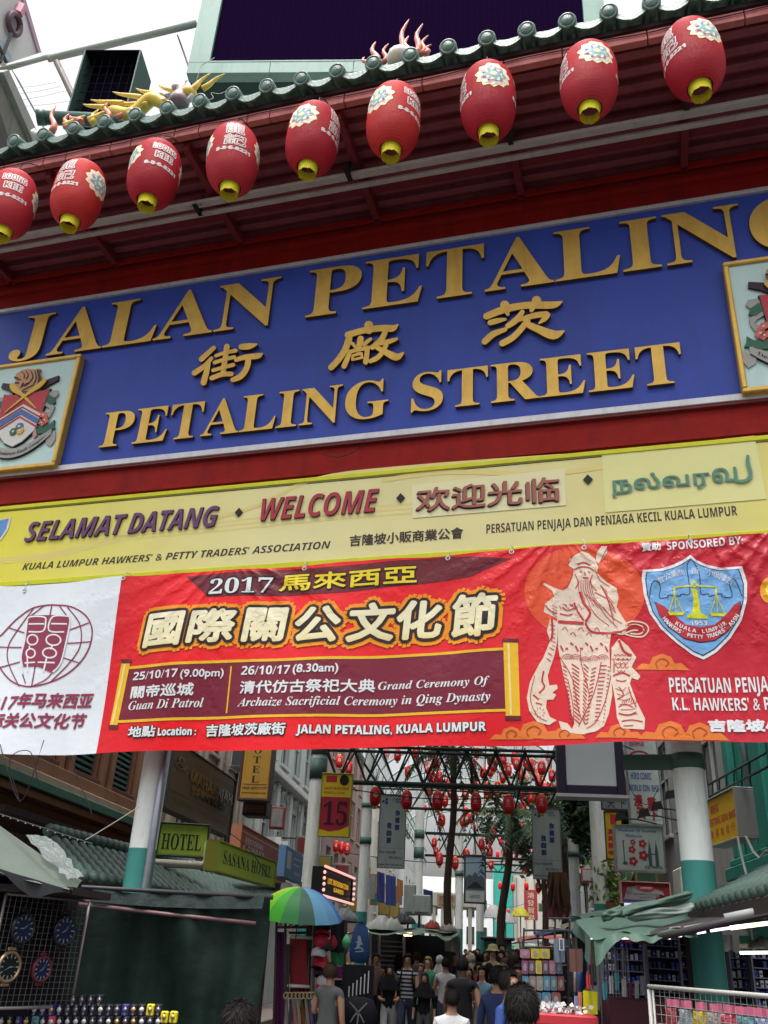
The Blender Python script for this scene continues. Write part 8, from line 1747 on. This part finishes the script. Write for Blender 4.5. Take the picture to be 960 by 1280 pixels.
# ================================================================== PEOPLE
skinm = {'l': M('skin_light', (.58, .38, .28), .5, var=.08), 'm': M('skin_tan', (.48, .28, .18), .5, var=.08), 'd': M('skin_brown', (.30, .165, .105), .5, var=.08)}
def cl(n, c): return M('cloth_' + n, c, .85, var=.18, scale=12, bump=.2, bscale=25)
hairm = {'k': M('hair_black', (.010, .008, .008), .75, var=.5, scale=60, spec=.15), 'b': M('hair_blonde', (.38, .26, .12), .6, var=.3, scale=40), 'n': M('hair_brown', (.07, .04, .025), .6, var=.3, scale=40)}
shoe = M('shoe_dark', (.03, .03, .03), .5); eyem = M('eye_dark', (.015, .01, .01), .3); lipm = M('lip_tone', (.25, .08, .07), .5)
_pc = {}
def body_mesh(key, pose, mats, sleeve, slim):
    """skeleton -> one continuous skinned surface; materials: 0 skin 1 top 2 trousers 3 shoe"""
    J = [(0, 0, .93), (0, 0, 1.10), (0, -.005, 1.28), (0, 0, 1.40), (0, 0, 1.475), (0, -.012, 1.545), (0, -.018, 1.62), (0, -.008, 1.695)]
    Rr = [(.145, .11), (.125, .10), (.155, .115), (.135, .085), (.052, .052), (.058, .070), (.070, .088), (.050, .062)]
    Rr = [(a * slim if i < 4 else a, b_ * slim if i < 4 else b_) for i, (a, b_) in enumerate(Rr)]
    E_ = [(i, i + 1) for i in range(7)]
    for s in (-1, 1):
        e, w, h = pose['arm'][0 if s < 0 else 1]
        b0 = len(J); J += [(s * .165 * slim, 0, 1.395), (s * (.165 * slim + e[0]), e[1], 1.395 + e[2]), (s * (.165 * slim + w[0]), w[1], 1.395 + w[2]), (s * (.165 * slim + h[0]), h[1], 1.395 + h[2])]
        Rr += [(.058, .058), (.042, .042), (.028, .028), (.036, .022)]; E_ += [(3, b0), (b0, b0 + 1), (b0 + 1, b0 + 2), (b0 + 2, b0 + 3)]
        k, a, t_ = pose['leg'][0 if s < 0 else 1]
        b0 = len(J); J += [(s * .085, 0, .86), (s * .09 + k[0], k[1], k[2]), (s * .09 + a[0], a[1], a[2]), (s * .1 + t_[0], t_[1], t_[2])]
        Rr += [(.09, .095), (.062, .066), (.04, .045), (.042, .03)]; E_ += [(0, b0), (b0, b0 + 1), (b0 + 1, b0 + 2), (b0 + 2, b0 + 3)]
    me = bpy.data.meshes.new('b'); me.from_pydata(J, E_, []); o = bpy.data.objects.new('b', me); _ts.collection.objects.link(o)
    o.modifiers.new('s', 'SKIN'); sv = me.skin_vertices[0].data
    for i, r in enumerate(Rr): sv[i].radius = r
    sv[0].use_root = True; m = o.modifiers.new('u', 'SUBSURF'); m.levels = 2; m.render_levels = 2
    with bpy.context.temp_override(scene=_ts, view_layer=_ts.view_layers[0]):
        dg = bpy.context.evaluated_depsgraph_get(); dg.update(); r = bpy.data.meshes.new_from_object(o.evaluated_get(dg))
    bpy.data.objects.remove(o); r.materials.clear()
    for q in mats: r.materials.append(q)
    # closest bone decides what each face wears
    bones = [(Vector(J[a]), Vector(J[b_]), a, b_) for a, b_ in E_]
    for f in r.polygons:
        c = f.center; best = None
        for A, B, a, b_ in bones:
            d = B - A; t_ = max(0, min(1, (c - A).dot(d) / d.length_squared)); q = (A + d * t_ - c).length - .5 * (Rr[a][0] + Rr[b_][0]) * .5
            if best is None or q < best[0]: best = (q, a, b_, t_)
        _, a, b_, t_ = best; f.use_smooth = True
        arm = (a in (8, 9, 10) or b_ in (8, 9, 10, 11)) and b_ >= 8 and b_ <= 11 or (a in (16, 17, 18) or 16 <= b_ <= 19)
        if b_ <= 7: mi = 0 if (b_ >= 5 or (b_ == 4 and t_ > .45)) else (1 if c.z > .93 else 2)
        elif arm:
            seg = (b_ - 8) if b_ < 12 else (b_ - 16); pos = seg + t_ if seg > 0 else 0; mi = 1 if pos < sleeve else 0
        else: mi = 3 if c.z < .085 else 2
        f.material_index = mi
    return r
ST = {'arm': [((.05, .02, -.27), (.06, -.04, -.50), (.06, -.07, -.59))] * 2, 'leg': [((0, -.02, .48), (0, .03, .09), (0, -.11, .045))] * 2}
WALK = {'arm': [((.05, .08, -.26), (.07, .02, -.49), (.06, -.02, -.58)), ((.05, -.06, -.26), (.05, -.2, -.45), (.04, -.25, -.52))], 'leg': [((0, -.14, .50), (0, -.10, .09), (0, -.24, .05)), ((0, .06, .47), (0, .28, .14), (0, .18, .06))]}
HOLD = {'arm': [((.06, .03, -.26), (-.02, -.20, -.33), (-.09, -.24, -.32))] * 2, 'leg': WALK['leg']}
HOLD1 = {'arm': [ST['arm'][0], ((.06, -.02, -.26), (.0, -.24, -.22), (-.05, -.31, -.18))], 'leg': ST['leg']}
def headshell(b, rx, ry, rz, c, a0, a1, e0, e1, n=16, m=8, nz_=0., seed=1):
    r_ = random.Random(seed); ph = [r_.uniform(0, 6) for _ in range(4)]
    b.grid(lambda a, e: (lambda th, el: V3((c[0] + rx * cos(el) * cos(th), c[1] + ry * cos(el) * sin(th), c[2] + rz * sin(el))) * 1.0 + V3((cos(th), sin(th), 0)) * nz_ * (sin(th * 9 + ph[0]) * sin(el * 7 + ph[1]) + .6 * sin(th * 21 + ph[2])))(a0 + (a1 - a0) * a, e0 + (e1 - e0) * e), n, m)
def person(label, px, py, Y0_, face, top, bottom, sk='m', hair='k', style='short', pose=WALK, sleeve=.8, slim=1., extras=(), name='person', nod=0):
    Y = Y0_
    q = P(px, py, Y); H = (q.z) / 1.625 * 1.72; s = H / 1.72; t = thing(name, label, 'person', (q.x, q.y, 0), face); t.scale = (s, s, s)
    key = None; me = body_mesh(key, pose, [skinm[sk], top, bottom, shoe], sleeve, slim); inst('body', me, t)
    hc = (0, -.012, 1.625)
    if style in ('short', 'long', 'crop', 'pony'):
        b = MB(); b.smooth = True; k_ = .001 if style == 'crop' else .008
        headshell(b, .082 + k_, .098 + k_, .100 + k_, (0, .002, 1.640), radians(-28), radians(208), radians(-38), radians(90), 30, 10, .0015, int(px))
        headshell(b, .080 + k_, .098 + k_, .100 + k_, (0, -.002, 1.642), radians(-152), radians(-28), radians(34), radians(90), 18, 6, .0015, int(px) + 3)
        if style == 'long': b.grid(lambda a, e: V3((.105 * cos(radians(-20 + 220 * a)), .03 + .085 * sin(radians(-20 + 220 * a)), 1.64 - .30 * e - .02 * sin(a * 20) * e)), 20, 6)
        nb = 1500 if Y < 12 else (260 if Y < 30 else 0); hr = random.Random(int(px * 7 + py)); b.smooth = False
        for _ in range(nb):                                   # locks that break up the outline
            th = hr.uniform(-30, 330); el = hr.uniform(-34, 88)
            if -150 < th - 0 and (205 < th < 335 or th < -25) and el < 50: continue
            el_, th_ = radians(el), radians(th); n_ = V3((cos(el_) * cos(th_), cos(el_) * sin(th_), sin(el_))); p0 = V3((n_.x * (.082 + k_), n_.y * (.098 + k_) + .002, 1.64 + n_.z * (.100 + k_)))
            dn = V3((hr.gauss(0, .5), hr.gauss(.1, .4), -1)); dn = (dn - n_ * dn.dot(n_)).normalized(); sd = dn.cross(n_) * hr.uniform(.0025, .005); l = hr.uniform(.03, .06)
            b.add([p0 - sd, p0 + sd, p0 + dn * l + n_ * hr.uniform(.001, .012)], [(0, 1, 2)])
        b.build('hair', hairm[hair], t)
    if style in ('hijab', 'hijabw', 'hood'):
        m_ = top if style == 'hijab' else extras[0]
        b = MB(); b.smooth = True
        headshell(b, .088, .105, .110, (0, .004, 1.635), radians(-42), radians(222), radians(-50), radians(90), 26, 10, .002, int(px))
        headshell(b, .086, .103, .108, (0, .0, 1.637), radians(-138), radians(-42), radians(32), radians(90), 12, 5, .001, int(px))
        b.grid(lambda a, e: (lambda th, z: V3(((.085 + .15 * e ** .8) * cos(th), (.095 + .06 * e) * sin(th) - .01, z + .012 * sin(th * 6))))(2 * pi * a, 1.555 - .30 * e), 28, 7)
        b.build('headscarf', m_, t)
    if style == 'hat':
        b = MB(); b.smooth = True; b.lathe([(.15, -.01), (.10, .015), (.098, .05), (.08, .10), (.001, .115)], 18, (0, 0, 1.675)); b.build('hat', extras[0], t)
        b = MB(); b.smooth = True; headshell(b, .090, .106, .100, (0, .004, 1.63), radians(-20), radians(200), radians(-40), radians(50), 20, 6); b.build('hair', hairm[hair], t)
    b = MB(); b.smooth = True
    for sx in (-1, 1): b.lathe([(.011 * sin(pi * i / 5), -.007 * cos(pi * i / 5)) for i in range(6)], 8, (sx * .031, -.093, 1.632))
    b.build('eyes', eyem, t)
    b = MB(); b.smooth = True; b.grid(lambda a, e: V3(((a - .5) * .030 * (1 - .75 * e), -.098 - .020 * (1 - e) * sin(pi * a), 1.598 + .045 * e)), 6, 4); b.build('nose', skinm[sk], t)
    b = MB(); b.smooth = True; b.tube([(-.022, -.088, 1.578), (0, -.096, 1.577), (.022, -.088, 1.578)], [.003, .006, .003], 6); b.build('mouth', lipm, t)
    if style in ('short', 'crop'):
        for sx in (-1, 1):
            b = MB(); b.smooth = True; b.lathe([(.001, -.012), (.014, -.008), (.017, .0), (.012, .008), (.001, .012)], 8, (0, 0, 0)); b.v = [V3((sx * (.078) + v.z * .7, v.y * .9 + .004, v.x * 1.6 + 1.618)) for v in b.v]; b.build('ear', skinm[sk], t)
    return t
W_ = cl('white', (.50, .51, .52)); B_ = cl('black', (.014, .014, .018)); N_ = cl('navy', (.02, .03, .09)); G_ = cl('grey', (.13, .14, .14)); BLU = cl('blue', (.035, .07, .24)); JN = cl('denim', (.05, .07, .12)); KH = cl('khaki', (.24, .20, .14)); GRN = cl('green', (.06, .30, .15)); ORG = cl('orange', (.50, .13, .06)); LG = cl('light_grey', (.34, .34, .33)); LB = cl('light_blue', (.14, .26, .36)); CRM = cl('cream', (.44, .40, .28)); BRN = cl('brown', (.13, .08, .07))
# striped shirt: real bands woven in the material along the height
stm = M('cloth_navy_white_stripes', (.4, .4, .4), .85); _N = stm.node_tree.nodes; _L = stm.node_tree.links; _tc = _N.new('ShaderNodeTexCoord'); _wv = _N.new('ShaderNodeTexWave'); _wv.bands_direction = 'Z'; _wv.inputs['Scale'].default_value = 4.6; _rp = _N.new('ShaderNodeValToRGB'); _rp.color_ramp.interpolation = 'CONSTANT'; _rp.color_ramp.elements[0].color = (.015, .02, .05, 1); _rp.color_ramp.elements[1].color = (.5, .52, .55, 1); _rp.color_ramp.elements[1].position = .5
_L.new(_tc.outputs['Object'], _wv.inputs[0]); _L.new(_wv.outputs['Fac'], _rp.inputs[0]); _L.new(_rp.outputs[0], _N['Principled BSDF'].inputs['Base Color'])
person('woman in a black headscarf and pale skirt walking in front, hands joined', 487, 1213, 18, .15, B_, W_, 'm', style='hijab', pose=HOLD, sleeve=2.4, slim=1.05)
p = person('man in a navy and white striped tee with dark backpack straps', 510, 1200, 18.5, -.1, stm, JN, 'm', pose=WALK, sleeve=.7)
for s in (-1, 1):
    b = MB(); b.smooth = True; b.tube([(s * .10, .10, 1.38), (s * .105, 0, 1.465), (s * .11, -.11, 1.38), (s * .13, -.12, 1.2), (s * .15, -.02, 1.08)], .017, 6); b.build('backpack_strap', B_, p)
b = MB(); b.box(-.15, .15, .12, .28, 1.05, 1.46, .04); b.build('backpack', N_, p)
for s in (-1, 1):
    b = MB(); b.smooth = True; b.tube([(s * .031 + .024 * cos(a), -.112, 1.632 + .017 * sin(a)) for a in [pi * k / 5 for k in range(11)]], .003, 5); b.build('glasses', eyem, p)
person('woman with brown face half hidden behind the striped tee', 526, 1211, 19.6, 0, G_, B_, 'm', style='hood', extras=(BRN,), pose=ST, sleeve=2.4)
person('woman in a long black headscarf right of the striped tee', 531, 1223, 17.5, -.1, B_, G_, 'm', style='hijab', pose=ST, sleeve=2.4, slim=1.05)
person('blonde woman in a green top walking toward the camera', 535, 1203, 20.5, -.1, GRN, KH, 'l', 'b', 'long', pose=HOLD, sleeve=.6)
person('man in a white tee with a dark shoulder bag seen from behind', 557, 1205, 18.5, pi + .2, W_, JN, 'm', pose=WALK, sleeve=.8, style='crop')
person('person in a white headscarf beyond the white tee man', 550, 1201, 21.5, pi - .6, LG, B_, 'm', style='hijabw', extras=(W_,), pose=ST, sleeve=2.4)
person('tall man in a black tee seen from behind in mid street', 578, 1208, 13.5, pi, B_, JN, 'd', pose=WALK, sleeve=.8, slim=1.15)
person('person in white at the bottom centre, back of dark head near the camera', 565, 1249, 9.3, pi, W_, JN, 'd', pose=ST, sleeve=.8, style='crop')
person('woman in an orange tunic with a pale headscarf', 589, 1199, 21, pi + .3, ORG, LG, 'm', style='hijabw', extras=(CRM,), pose=WALK, sleeve=1.4)
person('woman in a pale yellow sun hat with sunglasses facing the camera', 616, 1191, 21.5, 0, CRM, KH, 'l', 'n', 'hat', extras=(cl('straw', (.50, .45, .22)),), pose=HOLD, sleeve=1.0)
person('person in a pale green shirt behind the orange tunic', 600, 1199, 24, pi, cl('mint', (.28, .36, .30)), KH, 'm', pose=WALK, sleeve=.8)
person('person in a light blue shirt near the green kiosk', 627, 1186, 26, .4, LB, JN, 'm', pose=ST, sleeve=.8)
person('man in a dark jacket just left of the blue shirt', 622, 1222, 10.6, pi - .3, N_, JN, 'd', pose=ST, sleeve=2.4)
person('man in a blue long sleeved shirt in profile, lower right of centre', 637, 1229, 8.6, radians(62), BLU, JN, 'm', pose=ST, sleeve=2.4, slim=1.05)
p = person('large dark haired head with glasses nearest the camera at bottom', 652, 1262, 4.7, pi + .25, B_, JN, 'm', pose=ST, sleeve=.8)
b = MB(); b.tube([(-.088, -.11, 1.632), (-.092, 0, 1.64), (-.088, .02, 1.632)], .003, 5); b.build('glasses', eyem, p)
person('man in a grey tee standing by the caps, facing away', 413, 1216, 11.6, pi - .4, G_, LG, 'm', 'n', pose=HOLD1, sleeve=.9, slim=1.1)
person('vendor in a brown grey top behind the navy bag', 470, 1199, 20.5, .3, BRN, B_, 'd', pose=ST, sleeve=.8)
person('person with black hair whose head shows at the bottom left of centre', 297, 1283, 4.3, pi, B_, B_, 'd', pose=ST, sleeve=.8)
person('person in grey with a bent back behind the striped tee', 521, 1197, 22.5, pi, G_, B_, 'm', 'n', pose=WALK, sleeve=.8)
person('man with dark curly hair beside the wire rack', 660, 1203, 15.5, -.5, B_, JN, 'd', pose=ST, sleeve=.8)
person('person with grey hair just left of the wire rack', 642, 1199, 17.5, pi, G_, JN, 'm', 'n', pose=ST, sleeve=.8)
rp_ = random.Random(12); tops = [(B_, 'black'), (G_, 'grey'), (LG, 'light grey'), (N_, 'navy'), (CRM, 'cream'), (BRN, 'brown'), (cl('wine', (.14, .03, .04)), 'wine red'), (LB, 'pale blue')]
where = ['left of the blonde woman', 'between the blonde woman and the white tee', 'behind the white tee', 'right behind the black tee', 'beyond the orange tunic', 'left of the sun hat', 'just right of the sun hat', 'beside the green kiosk', 'before the green kiosk', 'in front of the yellow parasol', 'by the left end of the rack', 'under the white shirts', 'near the dark stall shelves', 'at the far street centre', 'farthest up the street']
for k, (x, y, Y) in enumerate(((543, 1199, 26), (549, 1197, 29), (563, 1195, 27), (585, 1196, 30), (593, 1193, 33), (607, 1194, 30), (626, 1195, 24), (633, 1193, 28), (612, 1197, 26), (646, 1193, 26), (649, 1197, 22), (569, 1197, 24), (499, 1199, 23), (597, 1190, 38), (605, 1190, 44))):
    tp_, n_ = tops[k % 8]
    person('%s topped walker in the far crowd, %s' % (n_, where[k]), x, y, Y, pi * rp_.choice([0, 1]) + rp_.uniform(-.4, .4), tp_, rp_.choice([JN, B_, KH]), rp_.choice(['m', 'd', 'l']), rp_.choice(['k', 'k', 'n']), rp_.choice(['short', 'crop', 'long']), pose=rp_.choice([WALK, ST]), sleeve=.8)

more = [(478, 1206, 24), (496, 1201, 27), (515, 1203, 26), (586, 1216, 17), (598, 1210, 19), (606, 1205, 22), (611, 1212, 16.5), (622, 1203, 20), (631, 1205, 18), (638, 1209, 15), (645, 1208, 19), (652, 1212, 14), (603, 1199, 29), (615, 1198, 34), (622, 1197, 31), (588, 1192, 42), (594, 1197, 36), (578, 1199, 24), (566, 1201, 23), (530, 1196, 31), (537, 1195, 34), (520, 1192, 38), (556, 1193, 36), (573, 1192, 40), (636, 1196, 33), (641, 1191, 36), (609, 1189, 48), (618, 1190, 44), (627, 1189, 50), (600, 1190, 52), (582, 1190, 48), (503, 1207, 22), (462, 1204, 24), (603, 1216, 15), (470, 1209, 21), (629, 1214, 13.5), (586, 1207, 22), (574, 1205, 24), (648, 1216, 13), (490, 1204, 24)]
seen_ = set()
for k, (x, y, Y) in enumerate(more):
    tp_, n_ = tops[(k * 5 + 2) % 8]; fa = 0 if rp_.random() < .45 else pi; ln = 'far' if Y > 26 else 'middle'
    side_ = 'left' if x < 545 else ('centre' if x < 605 else 'right')
    bt = rp_.choice([(JN, 'denim'), (B_, 'black'), (KH, 'khaki')]); hs = rp_.choice(['short', 'crop', 'long', 'long'])
    lm = min(((487, 'the pale skirt woman'), (510, 'the striped tee'), (535, 'the blonde woman'), (557, 'the white tee man'), (578, 'the tall black tee'), (592, 'the orange tunic'), (616, 'the sun hat woman'), (637, 'the blue shirt man'), (660, 'the wire rack')), key=lambda q: abs(q[0] - x))[1]
    lb_ = '%s shirted walker facing %s, %s hair, %s trousers, near %s' % (n_, 'front' if fa == 0 else 'away', {'crop': 'cropped'}.get(hs, hs), bt[1], lm)
    if lb_ in seen_: lb_ = 'farther ' + lb_
    seen_.add(lb_); Y *= 1.1
    person(lb_, x, y, Y, fa + rp_.uniform(-.5, .5), tp_, bt[0], rp_.choice(['m', 'd', 'l']), rp_.choice(['k', 'k', 'n']), hs, pose=rp_.choice([WALK, ST, HOLD]), sleeve=rp_.choice([.8, .8, 2.4]), slim=rp_.uniform(.9, 1.12))
bpy.data.scenes.remove(_ts)
